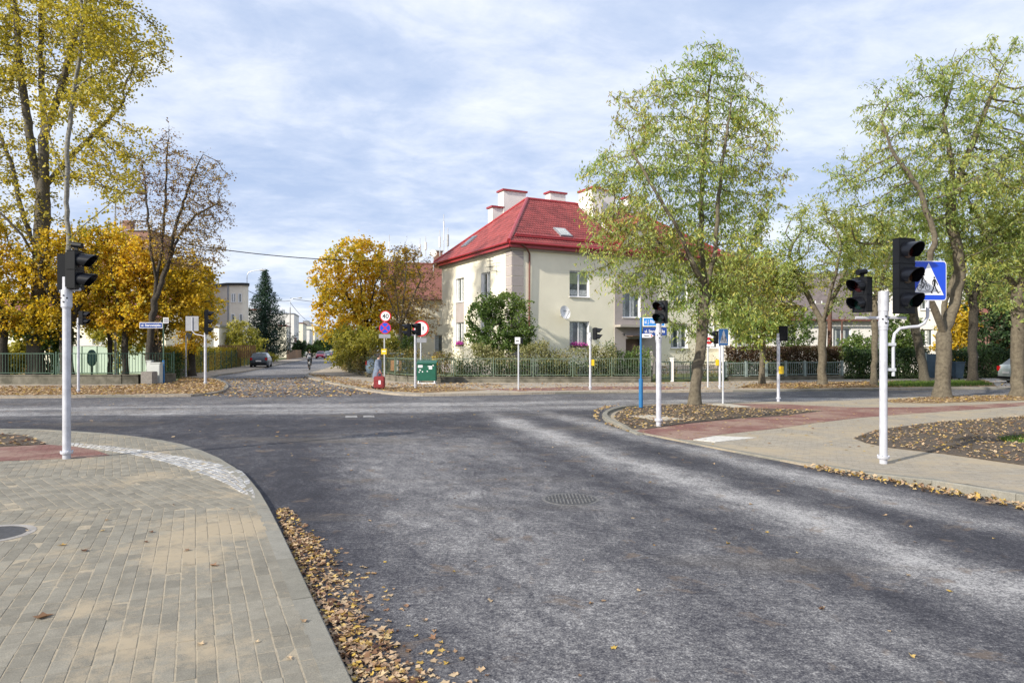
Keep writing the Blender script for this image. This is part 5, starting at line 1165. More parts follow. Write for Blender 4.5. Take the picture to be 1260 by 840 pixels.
def cable(a, b_, sag, label, r=.02, n=14):
    a, b_ = Vector(a), Vector(b_); pts = [(a.lerp(b_, i/n)+Vector((0, 0, -4*sag*(i/n)*(1-i/n)))) for i in range(n+1)]; c = pts[0]
    o = MB().tube([p-c for p in pts], r, 4, False).build('cable', M['wire'], None, loc=tuple(c)); tag(o, label, 'cable'); return o
def PT(px, py, Y): return (XA(px, Y), Y, ZA(py, Y))
cable(PT(225, 300, 45), PT(460, 321, 52), .25, 'long black cable crossing the sky from the bare tree to the yellow tree', r=.03)
cable(PT(306, 358, 83), PT(357, 370, 128), .5, 'cable running between the first two side street lamps', r=.04)
cable(PT(357, 367, 128), PT(420, 372, 150), .3, 'cable from the second side street lamp towards the yellow tree', r=.045)
cable(PT(305, 385, 83), PT(352, 404, 118), 2.2, 'slack cable sagging in front of the spruce', r=.035)
cable(PT(357, 372, 128), PT(386, 398, 203), .8, 'cable running from the second to the third side street lamp', r=.05)

# ================================================================ TREES
def blobs(bl, n, r, shell=.35):
    """points inside a union of ellipsoids (centre xyz, radii xyz, weight); a bit denser near the skin"""
    out = []; w = np.array([b_[6] if len(b_) > 6 else b_[3]*b_[4]*b_[5] for b_ in bl]); w = w/w.sum()
    for b_, k in zip(bl, w):
        m_ = max(1, int(n*k)); v = r.normal(0, 1, (m_, 3)); v /= np.linalg.norm(v, axis=1)[:, None]; rad = r.random(m_)**shell
        out.append(np.array(b_[:3])+v*rad[:, None]*np.array(b_[3:6]))
    return np.vstack(out)
def leaf_quads(c, s, r, droop=0, aspect=.62, up=.2):
    n = len(c); a = r.normal(0, 1, (n, 3)); a[:, 2] = a[:, 2]*(1-min(.9, droop))-droop*1.6; a /= np.linalg.norm(a, axis=1)[:, None]
    q = r.normal(0, 1, (n, 3)); q[:, 2] += up*0; b_ = np.cross(a, q); b_ /= np.linalg.norm(b_, axis=1)[:, None]+1e-9
    s = s*r.uniform(.6, 1.3, n); a = a*s[:, None]; b_ = b_*(s*aspect*.5)[:, None]
    return np.stack([c, c+a*.45+b_, c+a, c+a*.45-b_], 1).reshape(-1, 3), np.arange(4*n).reshape(n, 4)
def skeleton_mesh(X, par, rbase, rtip, nroot, pw=1.82, minr=0):
    n = len(X); ch = [[] for _ in range(n)]; tips = np.zeros(n)
    for i, p in enumerate(par):
        if p >= 0: ch[p].append(i)
    order = list(range(n)); w = np.zeros(n)
    for i in reversed(order):
        w[i] = 1+sum(w[c] for c in ch[i])
    wr = w[0]; rad = rtip + (rbase-rtip)*(w/max(wr, 1))**(1/pw)
    return rad, ch, w
def limbs(X, par, rad, ch, skip=.0):
    V = []; Q = []; nv = 0; done = set(); n = len(X)
    starts = [(i, -1) for i in range(n) if par[i] < 0]; stack = list(starts)
    while stack:
        i, p = stack.pop(); chain = ([p] if p >= 0 else [])+[i]; j = i
        while ch[j]:
            k = max(ch[j], key=lambda c: rad[c])
            for c in ch[j]:
                if c != k: stack.append((c, j))
            chain.append(k); j = k
        if len(chain) < 2: continue
        R0 = rad[chain[1]] if p >= 0 else rad[chain[0]]
        if R0 < skip: continue
        ns = 12 if R0 > .14 else 8 if R0 > .06 else 5 if R0 > .025 else 3
        pts = X[chain]; rr = rad[chain].copy()
        if p >= 0: rr[0] = min(rr[0], rr[1]*1.25)
        t_ = np.zeros_like(pts); t_[1:-1] = pts[2:]-pts[:-2]; t_[0] = pts[1]-pts[0]; t_[-1] = pts[-1]-pts[-2]; t_ /= np.linalg.norm(t_, axis=1)[:, None]+1e-9
        up = np.array([0., 0, 1]) if abs(t_[0, 2]) < .9 else np.array([1., 0, 0]); A_ = []
        for q in range(len(pts)):
            a = up-t_[q]*up.dot(t_[q]); a /= np.linalg.norm(a)+1e-9; up = a; b_ = np.cross(t_[q], a)
            ang = 2*np.pi*np.arange(ns)/ns; wob = 1+(.07*np.sin(ang*3+q*.5)+.05*np.sin(ang*5-q*.8) if R0 > .1 else 0)
            A_.append(pts[q]+(np.cos(ang)*wob)[:, None]*a*rr[q]+(np.sin(ang)*wob)[:, None]*b_*rr[q])
        V.append(np.vstack(A_)); k = np.arange(len(pts)-1)[:, None]*ns; j_ = np.arange(ns)[None]; j2 = (j_+1) % ns
        Q.append(np.stack([k+j_, k+j2, k+ns+j2, k+ns+j_], -1).reshape(-1, 4)+nv); nv += len(pts)*ns
    return np.vstack(V), np.vstack(Q)
def tree(name, label, cat, base, trunks, bl, natt, rbase, bark, leafm, nleaf, lsize, seed, spread=.25, D=.35, dk=.6, droop=.15, group=None, rtip=.006, leafy=1.0, aspect=.62, shell=.35, crownname='crown', patchy=.5, extra=None, twigs=2, twl=1.2):
    """trunks: list of chains of points (local to base), each [(x,y,z), ...]; the first starts at the ground"""
    r = np.random.default_rng(seed); root = thing(name, label, cat, base, 0, group)
    chains = []; cnt = 0; allp = []
    for k, tr in enumerate(trunks):
        # densify
        P = [np.array(tr[0], float)]
        for a, b_ in zip(tr[:-1], tr[1:]):
            a, b_ = np.array(a, float), np.array(b_, float); m_ = max(1, int(np.linalg.norm(b_-a)/D))
            for i in range(1, m_+1): P.append(a+(b_-a)*i/m_+(r.normal(0, .02, 3) if i < m_ else 0))
        if k == 0: chains.append([-1]+P); allp += P
        else:
            d = [np.linalg.norm(P[0]-q) for q in allp]; j = int(np.argmin(d))
            if tr[0][2] < .3: chains.append([-1]+P)
            else: chains.append([j]+P[1:])
            allp += chains[-1][1:]
    # chain parents index into flattened nodes
    nodes = []; par = []
    for chn in chains:
        prev = chn[0]
        for p in chn[1:]: nodes.append(p); par.append(prev); prev = len(nodes)-1
    att = blobs(bl, natt, r, shell)
    X, par2 = colonize_from(np.array(nodes), list(par), att, D, dk, r)
    rad, ch, wn = skeleton_mesh(X, par2, rbase, rtip, 0)
    for i in range(len(X)):
        if X[i, 2] < .5 and par2[i] < 3 and i < 4: rad[i] *= 1+.38*max(0, (.5-X[i, 2])/.5)
    V, Q = limbs(X, par2, rad, ch)
    # fine twigs
    th_ = np.where((wn < 26) & (X[:, 2] > X[:, 2].max()*.12))[0]; nt_ = min(len(th_)*twigs, 9000)
    src = th_[r.integers(0, len(th_), nt_)]; pp = np.maximum(np.array(par2)[src], 0); t0 = X[src]*1.0
    d_ = X[src]-X[pp]; d_ /= np.linalg.norm(d_, axis=1)[:, None]+1e-6; d_ = d_+r.normal(0, .75, (nt_, 3))+np.array([0, 0, -.25*droop]); d_ /= np.linalg.norm(d_, axis=1)[:, None]
    ln_ = r.uniform(.35, 1.25, nt_)*D*twl; t1 = t0+d_*ln_[:, None]; t2 = t1+(d_+r.normal(0, .4, (nt_, 3))+np.array([0, 0, -.5*droop]))*ln_[:, None]*.7
    q_ = np.cross(d_, r.normal(0, 1, (nt_, 3))); q_ /= np.linalg.norm(q_, axis=1)[:, None]+1e-6; q2 = np.cross(d_, q_); rt = rtip*.62
    ring = lambda c, k: [c+q_*rt*k, c+(-.5*q_+.87*q2)*rt*k, c+(-.5*q_-.87*q2)*rt*k]
    VT = np.stack(ring(t0, 1)+ring(t1, .7)+[t2], 1).reshape(-1, 3); o7 = np.arange(nt_)[:, None]*7+len(V)
    QT = np.vstack([o7+np.array([[a, b_, b_+3, a+3]]) for a, b_ in ((0, 1), (1, 2), (2, 0))]+[o7+np.array([[3, 4, 6, 6]]), o7+np.array([[4, 5, 6, 6]]), o7+np.array([[5, 3, 6, 6]])])
    T3 = QT[QT[:, 2] == QT[:, 3]][:, :3]; Q4 = QT[QT[:, 2] != QT[:, 3]]; V = np.vstack([V, VT]); Q = np.vstack([Q, Q4])
    np_mesh('trunk', V, Q, bark, root, smooth=True)
    # leaves grow on the thin twigs
    thin = np.where(wn < 30)[0]
    hgt = X[thin, 2]; thin = thin[hgt > X[:, 2].max()*.1]
    keep = r.random(len(thin)) < leafy; thin = thin[keep]
    if nleaf and len(thin):
        wgt = np.exp(r.normal(0, patchy, len(thin))); wgt /= wgt.sum(); src = thin[r.choice(len(thin), nleaf, p=wgt)]
        pp = np.array(par2)[src]; t_ = r.random(nleaf)[:, None]; c = X[src]*t_+X[np.maximum(pp, 0)]*(1-t_)+r.normal(0, spread, (nleaf, 3))*np.array([1, 1, .8])
        if nt_: m_ = int(nleaf*.6); j_ = r.integers(0, nt_, m_); tt = r.random(m_)[:, None]; c[:m_] = np.where(tt < .5, t0[j_]*(1-2*tt)+t1[j_]*2*tt, t1[j_]*(2-2*tt)+t2[j_]*(2*tt-1))+r.normal(0, spread*.25, (m_, 3))
        V, Q = leaf_quads(c, lsize, r, droop, aspect)
        # tone: clumps of alike colour, some scatter from leaf to leaf
        cl = np.sin(c[:, 0]*1.3+seed)*np.cos(c[:, 1]*1.1)*.5+np.sin(c[:, 2]*1.7+c[:, 0]*.6)*.5
        tone = np.clip(.5+.25*cl+r.normal(0, .22, nleaf), 0, 1)
        np_mesh(crownname, V, Q, leafm, root, tone)
    return root
def colonize_from(X0, par, att, D, dk, r, iters=160):
    X = X0.copy(); near = np.zeros(len(att), int); dist = np.full(len(att), 1e9)
    for i in range(0, len(att), 400):
        d = np.linalg.norm(att[i:i+400, None]-X[None], axis=2); near[i:i+400] = d.argmin(1); dist[i:i+400] = d.min(1)
    alive = dist > dk
    cnt = {}
    for it in range(iters):
        idx = np.where(alive)[0]
        if not len(idx): break
        u, inv = np.unique(near[idx], return_inverse=True)
        v = att[idx]-X[near[idx]]; v /= np.linalg.norm(v, axis=1)[:, None]+1e-9
        dirs = np.zeros((len(u), 3)); np.add.at(dirs, inv, v/(dist[idx]+.5)[:, None]); dirs /= np.linalg.norm(dirs, axis=1)[:, None]+1e-9
        dirs += r.normal(0, .17, dirs.shape)+np.array([0, 0, .05]); dirs /= np.linalg.norm(dirs, axis=1)[:, None]+1e-9
        s = len(X); new = X[u]+dirs*D; X = np.vstack([X, new]); par += list(u)
        d = np.linalg.norm(att[idx][:, None]-new[None], axis=2); j = d.argmin(1); dm = d.min(1); b_ = dm < dist[idx]-1e-4
        near[idx[b_]] = s+j[b_]; dist[idx[b_]] = dm[b_]
        for i_ in u:
            cnt[i_] = cnt.get(i_, 0)+1
        stuck = np.array([cnt.get(q, 0) > 6 for q in near[idx]]); alive[idx] = (dist[idx] > dk) & ~stuck
        if len(X) > 9000: break
    return X, par

# -- front locust tree on the island
def W(px, py, Y, base): return (XA(px, Y)-base[0], Y-base[1], ZA(py, Y)-base[2])
b0 = (*G(855, 497, .08), .06)
def B(px, py, rx, ry, dY=0, base=b0, Y0=None, rz=None, w=None):
    Y = (Y0 or base[1])+dY; c = W(px, py, Y, base); k = Y/F
    e = [c[0], c[1], c[2], rx*k, (rz or rx)*k, ry*k]
    if w: e.append(w)
    return e
Y0 = b0[1]
def chain(base, *pp): return [W(p[0], p[1], base[1]+(p[2] if len(p) > 2 else 0), base) for p in pp]
tree('locust_tree', 'tall locust tree with furrowed trunk on the soil island in front of the house', 'tree', b0,
     [[(0, 0, -.1)]+chain(b0, (856, 470), (862, 430), (867, 390), (868, 350, .2)),
      chain(b0, (868, 350, .2), (862, 300, .5), (863, 240, .6), (866, 180, .5), (872, 110, .3), (880, 62)),
      chain(b0, (868, 362, .2), (850, 318, -.6), (828, 270, -1.2), (800, 225, -1.5), (780, 190, -1.2)),
      chain(b0, (869, 356), (880, 310, -.4), (884, 240, -.6), (892, 180, -.8), (900, 120, -.6)),
      chain(b0, (868, 372), (888, 345, 1), (915, 320, 1.4), (935, 300, 1.5)),
      chain(b0, (850, 318, -.6), (815, 300, .6), (780, 290, 1), (755, 275, 1.1))],
     [B(872, 95, 42, 52), B(905, 130, 40, 50, .5), B(835, 105, 38, 42, -.6), B(792, 140, 46, 42), B(850, 190, 70, 60, 0, rz=80), B(928, 165, 42, 58), B(938, 235, 34, 44), B(905, 250, 55, 60, .5), B(775, 210, 48, 50, .5), B(748, 210, 38, 36, -.3),
      B(775, 275, 55, 40, -.5), B(730, 262, 24, 22), B(835, 280, 60, 60, .5), B(915, 315, 48, 40), B(800, 335, 55, 40, .2), B(740, 320, 35, 40, -.4), B(880, 345, 60, 40, .6), B(850, 385, 55, 30, .3), B(915, 370, 45, 45, .8), B(800, 385, 30, 22, .2)],
     2600, .165, M['locustbark'], L['locust'], 42000, .14, 11, spread=.15, D=.22, dk=.31, droop=.8, aspect=.28, rtip=.005, shell=.42, patchy=1.2)

# -- locusts on the right
b1 = (*G(1160, 488.5, .04), .02); b1 = (b1[0], b1[1], .02)
def Bb(px, py, rx, ry, dY=0, rz=None): return B(px, py, rx, ry, dY, b1, rz=rz)
tree('locust_tree', 'big spreading locust tree, its trunk forking low, behind the nearest right signal', 'tree', b1,
     [[(0, 0, -.1)]+chain(b1, (1160, 460), (1161, 430), (1161, 412)),
      chain(b1, (1161, 412), (1175, 375, .4), (1182, 335, .5), (1170, 270, .5), (1172, 200), (1160, 140), (1175, 90)),
      chain(b1, (1161, 412), (1150, 380, -.4), (1138, 350, -.8), (1150, 290, -1), (1130, 230, -1), (1100, 190, -1), (1085, 150, -1)),
      chain(b1, (1161, 414), (1163, 370, 1), (1178, 330, 1.4), (1205, 300, 1.6), (1240, 275, 1.4)),
      chain(b1, (1172, 240, .2), (1195, 180), (1215, 130), (1235, 80)),
      chain(b1, (1150, 385, -.4), (1125, 340, .5), (1100, 300, 1), (1065, 300, 1.2))],
     [Bb(1140, 95, 45, 30), Bb(1190, 80, 35, 30), Bb(1235, 62, 26, 20), Bb(1100, 130, 42, 40), Bb(1165, 150, 60, 50), Bb(1230, 130, 45, 50), Bb(1110, 200, 55, 50), Bb(1180, 230, 65, 50, rz=90), Bb(1250, 210, 50, 60), Bb(1080, 170, 22, 22), Bb(1045, 215, 34, 30), Bb(1050, 260, 45, 30),
      Bb(1120, 270, 60, 40, 1), Bb(1210, 300, 60, 40, 1), Bb(1280, 280, 50, 70), Bb(1075, 310, 45, 30, 1), Bb(1300, 160, 50, 80)],
     2000, .25, M['locustbark'], L['locust2'], 38000, .155, 12, spread=.18, D=.27, dk=.37, droop=.75, aspect=.28, shell=.45, patchy=1.0)
def small_tree(px, py, z, top, crown, label, r0, seed, bark='locustbark', lf='locust2', nl=15000, natt=520, fork=.42, ls=.145, lean=0, droop=.45, name='locust_tree', aspect=.36, D=.32, dk=.5, spread=.22, group=None, rtip=.006, limbs_=3, Y=None, patchy=.6):
    if Y is None: g = G(px, py, z)
    else: g = (XA(px, Y), Y)
    base = (g[0], g[1], z); Yb = g[1]; H_ = ZA(top, Yb)-z; r = random.Random(seed)
    f = fork*H_*.9; tr = [[(0, 0, -.1), (lean*.3, 0, f*.5), (lean*.6, 0, f)]]
    for k in range(limbs_):
        a = 6.28*k/limbs_+r.random(); s = H_*.16
        tr.append([(lean*.6, 0, f), (lean+math.cos(a)*s*.5, math.sin(a)*s*.5, f+H_*.18), (lean*1.4+math.cos(a)*s, math.sin(a)*s, f+H_*.36)])
    bl = [B(c[0], c[1], c[2], c[3], (c[4] if len(c) > 4 else 0), base, rz=(c[5] if len(c) > 5 else None)) for c in crown]
    return tree(name, label, 'tree', base, tr, bl, natt, r0, M[bark], L[lf], nl, ls, seed, spread=spread, D=D, dk=dk, droop=droop, aspect=aspect, group=group, rtip=rtip, patchy=patchy)
small_tree(1252, 487.5, .03, 150, [(1250, 230, 40, 50), (1275, 290, 50, 45), (1235, 330, 32, 40), (1300, 210, 50, 80), (1262, 370, 40, 25)], 'locust tree whose pale scarred trunk stands at the right edge of the photo', .22, 13, nl=13000, natt=640)
small_tree(1012, 473.3, ZF, 232, [(1000, 275, 32, 36), (975, 300, 30, 30), (1030, 290, 34, 40), (1010, 330, 42, 30), (965, 345, 30, 26), (1050, 335, 28, 25)], 'locust with forked grey trunk before the white house, right of the far signal pole', .19, 14, fork=.34, nl=10000)
small_tree(1076, 474, ZF, 250, [(1060, 290, 40, 36), (1095, 310, 40, 40), (1070, 345, 36, 26), (1035, 375, 16, 14)], 'slim locust standing directly behind the nearest right signal pole', .14, 15, fork=.5, nl=8000)
small_tree(1139, 470.5, ZF, 240, [(1130, 290, 45, 45), (1150, 330, 45, 36), (1110, 345, 36, 30)], 'dark leaning locust left of the big forked locust, in the grass verge', .21, 16, fork=.38, lean=-1.0, nl=9000, bark='bark')
small_tree(1197, 470.5, ZF, 250, [(1200, 300, 42, 45), (1215, 340, 40, 35), (1180, 345, 30, 30)], 'straight dark trunked tree at the grass verge right of the wheelie bin', .21, 17, fork=.5, bark='darkbark', nl=8000)
small_tree(1285, 468, ZF, 200, [(1270, 260, 50, 60), (1300, 320, 50, 40), (1250, 350, 35, 30)], 'tree beyond the right edge whose crown reaches into the photo', .25, 18, nl=7000)
# compact green tree on the far pavement
small_tree(938, 472.2, ZF, 290, [(930, 335, 38, 32), (955, 350, 30, 36), (905, 355, 30, 34), (945, 385, 36, 28), (915, 390, 34, 24), (930, 412, 26, 12), (890, 330, 22, 20)], 'low bushy green locust with straight trunk right of the blue crossing sign', .14, 19, fork=.35, nl=16000, natt=700, lf='locust', ls=.20, dk=.35, limbs_=4)
# -- background greenery on the right
def bush(px, Y, crown, label, lf, n, ls, seed, name='shrub', bark='darkbark', natt=260, r0=.06, z=.14, base_py=None, cat='shrub', patchy=.5, droop=.1, aspect=.65, spread=.16, stems=4, D=.25, group=None):
    base = (XA(px, Y), Y, z); r = random.Random(seed)
    bl = [B(c[0], c[1], c[2], c[3], (c[4] if len(c) > 4 else 0), base) for c in crown]; top = max(b_[2] for b_ in bl)
    tr = [[(0, 0, -.05), (0, 0, .3), (r.uniform(-.1, .1), 0, top*.5)]]+[[(0, 0, .3), (math.cos(6.28*k/stems)*.3, math.sin(6.28*k/stems)*.3, top*.45)] for k in range(stems)]
    return tree(name, label, cat, base, tr, bl, natt, r0, M[bark], L[lf], n, ls, seed, spread=spread, D=D, dk=.32, droop=droop, aspect=aspect, patchy=patchy, group=group)
bush(615, 39.0, [(600, 385, 24, 22), (632, 382, 24, 22), (612, 368, 26, 12), (640, 410, 20, 20), (590, 412, 18, 22), (615, 420, 36, 24), (648, 395, 10, 16)], 'large green leafy shrub in front of the corner of the cream house', 'green', 15000, .13, 31, natt=420)
bush(968, 43, [(960, 395, 26, 22), (985, 400, 24, 22), (975, 420, 30, 18)], 'loose green shrub against the white wall right of the far signal pole', 'green', 4500, .14, 32, natt=180)
bush(1112, 42, [(1108, 405, 22, 22), (1112, 425, 24, 18)], 'green shrub behind the ivy hedge beside the right sign arm', 'green', 5000, .15, 33)
bush(1058, 42, [(1055, 424, 20, 12), (1045, 435, 22, 10)], 'low dark green shrub at the left end of the ivy hedge', 'green', 3600, .15, 34)
for i, (px, Y, cr, lf, lb) in enumerate([(1178, 47, [(1180, 395, 20, 28), (1170, 420, 20, 14)], 'mapleg', 'yellowish bush behind the ivy hedge right of the forked locust'),
        (1215, 46, [(1215, 370, 32, 40), (1222, 410, 30, 30), (1200, 420, 20, 20)], 'dark', 'dark dense conifer mass behind the hedge right of the straight dark trunk'),
        (1245, 48, [(1245, 400, 24, 34), (1240, 430, 26, 16)], 'bare', 'reddish brown autumn bush behind the hedge at the right edge'),
        (1290, 46, [(1285, 400, 36, 50)], 'green', 'green shrub just beyond the right edge of the photo')]):
    bush(px, Y, cr, lb, lf, 6500, .18, 40+i, natt=260)
for i, (px, Y, cr, lb) in enumerate([(1100, 60, [(1100, 355, 60, 30), (1060, 375, 30, 20)], 'far olive tree behind the white houses, left of the big locust'), (1215, 62, [(1210, 330, 60, 36), (1250, 300, 50, 50)], 'far olive tree behind the hedge at the right')]):
    small_tree(px, 0, .1, 300, cr, lb, .25, 60+i, Y=Y, nl=9000, ls=.26, natt=300, lf='locust2')

# -- left side: poplars, birch-like stem, maples, bare tree
def LT(px, Y, z=.14): return (XA(px, Y), Y, z)
bp = LT(43, 37)
def Bp(px, py, rx, ry, dY=0, rz=None): return B(px, py, rx, ry, dY, bp, rz=rz)
tree('poplar_tree', 'tall poplar with ivy-dark double trunk rising out of the top left of the photo', 'tree', bp,
     [[(0, 0, -.1)]+chain(bp, (44, 420), (50, 330), (53, 250), (54, 150), (50, 60), (52, -40), (60, -120)),
      [(.7, .2, -.1)]+chain(bp, (57, 420, .2), (52, 330, .4), (50, 310, .3)),
      chain(bp, (50, 320), (30, 270), (14, 200), (-10, 140)), chain(bp, (53, 250), (40, 190), (28, 110), (20, 20), (8, -60)),
      chain(bp, (54, 170), (75, 110), (90, 50), (110, 0), (130, -60)), chain(bp, (50, 330), (28, 290, -1), (0, 262, -1.4), (-30, 240, -1.4)),
      chain(bp, (54, 230), (90, 190, .8), (120, 160, 1), (150, 130, 1.1))],
     [Bp(30, -60, 70, 60), Bp(110, -50, 60, 50), Bp(20, 30, 60, 50), Bp(100, 30, 55, 45, rz=70), Bp(155, 30, 42, 40), Bp(185, 65, 30, 32), Bp(140, 85, 50, 35), Bp(60, 90, 55, 40), Bp(0, 110, 40, 50), Bp(110, 135, 40, 26), Bp(165, 175, 32, 26), Bp(130, 190, 45, 30), Bp(90, 210, 40, 32), Bp(20, 190, 40, 50), Bp(-40, 60, 50, 90), Bp(-40, 200, 40, 70), Bp(140, 225, 40, 22), Bp(30, 260, 45, 40)],
     2400, .40, M['bark'], L['poplar'], 48000, .135, 21, spread=.26, D=.4, dk=.55, aspect=.8, droop=.2, rtip=.008, shell=.45, patchy=.6)
bb = LT(84, 30.5, .1)
tree('birch_tree', 'slender pale-barked tree rising right behind the nearest left signal', 'tree', bb,
     [[(0, 0, -.1)]+chain(bb, (84, 400), (84, 320), (83, 260), (82, 190), (88, 130), (98, 70), (101, 10), (100, -50)),
      chain(bb, (85, 300), (100, 280), (130, 255), (165, 225)), chain(bb, (92, 110), (110, 95), (140, 80), (170, 60)), chain(bb, (83, 230), (70, 200), (60, 160), (52, 120))],
     [B(110, 40, 40, 50, 0, bb), B(100, -40, 40, 50, 0, bb), B(150, 60, 32, 28, 0, bb), B(60, 130, 26, 30, 0, bb), B(150, 225, 26, 14, 0, bb), B(120, 110, 34, 30, 0, bb)],
     600, .105, M['palebark'], L['poplar'], 8500, .14, 22, spread=.2, D=.35, dk=.45, aspect=.8, rtip=.006)
bn = LT(186, 35.5)
tree('bare_tree', 'half-bare tree with leaning forked stem and sparse brown leaves against the sky on the left', 'tree', bn,
     [[(0, 0, -.1)]+chain(bn, (183, 440), (187, 400), (192, 350), (200, 300), (204, 240), (206, 180), (208, 155)),
      chain(bn, (190, 372), (205, 330), (216, 280), (232, 230), (250, 190)), chain(bn, (205, 330), (220, 290, .8), (240, 265, 1), (270, 250, 1)),
      chain(bn, (192, 350), (185, 300, -.6), (180, 250, -.8), (178, 215)), [(.45, .1, -.1)]+chain(bn, (196, 430), (192, 385))],
     [B(208, 185, 20, 28, 0, bn), B(185, 225, 30, 34, 0, bn), B(225, 225, 36, 34, 0, bn), B(260, 220, 26, 26, 0, bn), B(258, 262, 32, 26, 0, bn), B(230, 275, 40, 30, 0, bn), B(250, 310, 34, 26, 0, bn), B(200, 290, 32, 40, 0, bn), B(160, 260, 18, 24, 0, bn)],
     2000, .165, M['darkbark'], L['bare'], 9500, .10, 23, spread=.14, D=.25, dk=.33, aspect=.7, rtip=.0065, shell=.5)
mp_list = [
 (3, 36, [(-10, 330, 40, 40), (15, 380, 36, 30), (-30, 290, 40, 40)], 'yellow maple at the far left edge with a thick reddish-dark stem', .26, 'maple'),
 (82, 36.5, [(60, 330, 45, 36), (100, 340, 40, 36), (85, 300, 40, 28), (70, 385, 42, 26), (40, 400, 30, 20)], 'yellow maple whose dark trunk stands behind the nearest left signal pole', .30, 'mapleg'),
 (135.5, 38.5, [(130, 330, 30, 36), (120, 375, 34, 32), (145, 300, 26, 26), (125, 290, 22, 20)], 'slim twin-stemmed yellow maple left of the street name sign', .12, 'maple'),
 (154, 37.5, [(160, 340, 34, 36), (175, 375, 36, 28), (150, 395, 30, 22), (175, 310, 24, 22)], 'slim yellow maple with dark stem between the twin stems and the leaning tree', .16, 'maple'),
 (193, 38.5, [(205, 340, 36, 30), (215, 375, 36, 32), (190, 400, 32, 22), (240, 350, 26, 28), (245, 385, 22, 30), (225, 330, 30, 22), (250, 330, 18, 18)], 'golden maple behind the street name sign and the side street corner signal', .27, 'mapleg'),
 (236, 44, [(240, 390, 24, 30), (232, 345, 28, 26), (255, 365, 16, 24), (235, 420, 18, 14)], 'golden-leaved tree at the corner of the side street behind the square sign back', .2, 'maple'),
]
for i, (px, Y, cr, lb, r0, lf) in enumerate(mp_list):
    small_tree(px, 0, .14, min(c[1]-c[3] for c in cr), cr, lb, r0, 70+i, Y=Y, bark='darkbark', lf=lf, nl=11000, ls=.14, natt=420, fork=.35, droop=.25, name='maple_tree', aspect=.9, D=.30, dk=.40, spread=.22, patchy=1.0)
for i, (px, Y, cr, lf, lb) in enumerate([(18, 38, [(15, 440, 26, 14), (30, 430, 14, 12)], 'lime', 'yellow-green bush behind the railing at the far left'), (60, 37.5, [(50, 405, 32, 22), (75, 415, 22, 16)], 'green', 'dark green ivy growth round the poplar trunks'), (145, 44, [(140, 405, 30, 18), (160, 425, 20, 12)], 'lime', 'light green bush before the mint garden wall')]):
    bush(px, Y, cr, lb, lf, 5000, .16, 90+i)
# -- centre: golden maple, brown-leaved tree, spruce
small_tree(449, 0, .14, 290, [(440, 315, 34, 26), (410, 345, 30, 30), (395, 375, 18, 22), (430, 370, 40, 36), (465, 330, 34, 30), (475, 375, 36, 40), (405, 400, 22, 20), (450, 405, 40, 22), (500, 330, 22, 28), (500, 385, 20, 30), (418, 318, 20, 16)],
    'round golden yellow maple at the side street corner left of the cream house', .26, 80, Y=53, bark='darkbark', lf='maple', nl=20000, ls=.185, natt=1000, fork=.3, droop=.25, name='maple_tree', aspect=.95, D=.3, dk=.40, spread=.26, limbs_=5, patchy=.9)
small_tree(493, 0, .14, 292, [(500, 320, 24, 26), (520, 335, 22, 30), (510, 375, 34, 32), (535, 375, 14, 26), (525, 400, 22, 18), (485, 350, 24, 28), (490, 395, 22, 20)],
    'half-bare tree with brown leaves beside the golden maple, against the cream house wall', .13, 81, Y=48.5, bark='bark', lf='bare', nl=6000, ls=.11, natt=900, fork=.38, droop=.2, name='brown_tree', aspect=.75, D=.24, dk=.34, spread=.14, rtip=.0065, limbs_=4)
bush(460, 45, [(445, 420, 30, 16), (425, 425, 16, 24), (470, 425, 24, 14), (415, 440, 8, 16)], 'green and yellow bushes below the golden maple behind the railing', 'lime', 9000, .15, 82, natt=300)
bush(503, 44.5, [(502, 425, 8, 20)], 'small dark cypress behind the brown-leaved tree', 'green', 2500, .12, 83, natt=100)
bush(485, 45.5, [(484, 425, 6, 18)], 'narrow dark cypress left of the brown tree trunk', 'green', 2000, .12, 84, natt=100)
# spruce
def spruce(px, Y, top, wpx, label):
    base = (XA(px, Y), Y, .1); h = ZA(top, Y)-.1; rb = wpx/2*Y/F*1.45; r = np.random.default_rng(5); root = thing('spruce_tree', label, 'tree', base)
    MB().tube([(0, 0, 0), (0, 0, h*.5), (0, 0, h*.99)], [.24, .13, .01], 8).build('trunk', M['darkbark'], root, smooth=True)
    C = []; A_ = []; tw = MB()
    z = 1.0
    while z < h*.985:
        t_ = (z/h); R_ = rb*(1-t_)**.85*(1+.1*math.sin(z*3)); nb = 9 if t_ < .8 else 6
        for k in range(nb):
            a = 6.28*k/nb+r.uniform(-.3, .3)+z; l = R_*r.uniform(.65, 1.15)+.1
            m_ = int(14+l*22); s_ = r.random(m_)**.8; x = s_*l
            zz = z-.35*x+.14*x*x+r.normal(0, .05, m_)
            side = r.normal(0, .14+.14*(1-s_)*l, m_)
            C.append(np.c_[np.cos(a)*x-np.sin(a)*side, np.sin(a)*x+np.cos(a)*side, zz-np.abs(r.normal(0, .1, m_))])
            if l > .4: tw.tube([(0, 0, z), (math.cos(a)*l*.5, math.sin(a)*l*.5, z-.17*l), (math.cos(a)*l*.95, math.sin(a)*l*.95, z-.33*l+.14*l*l)], [.03, .018, .006], 3, False)
        z += .33 if t_ < .7 else .27
    c = np.vstack(C); V, Q = leaf_quads(c, .30, r, .25, .30); np_mesh('crown', V, Q, L['spruce'], root, np.clip(.5+r.normal(0, .25, len(c)), 0, 1)); tw.build('branches', M['darkbark'], root)
spruce(326, 97, 329, 56, 'dark blue-green spruce beside the side street, taller than the houses')
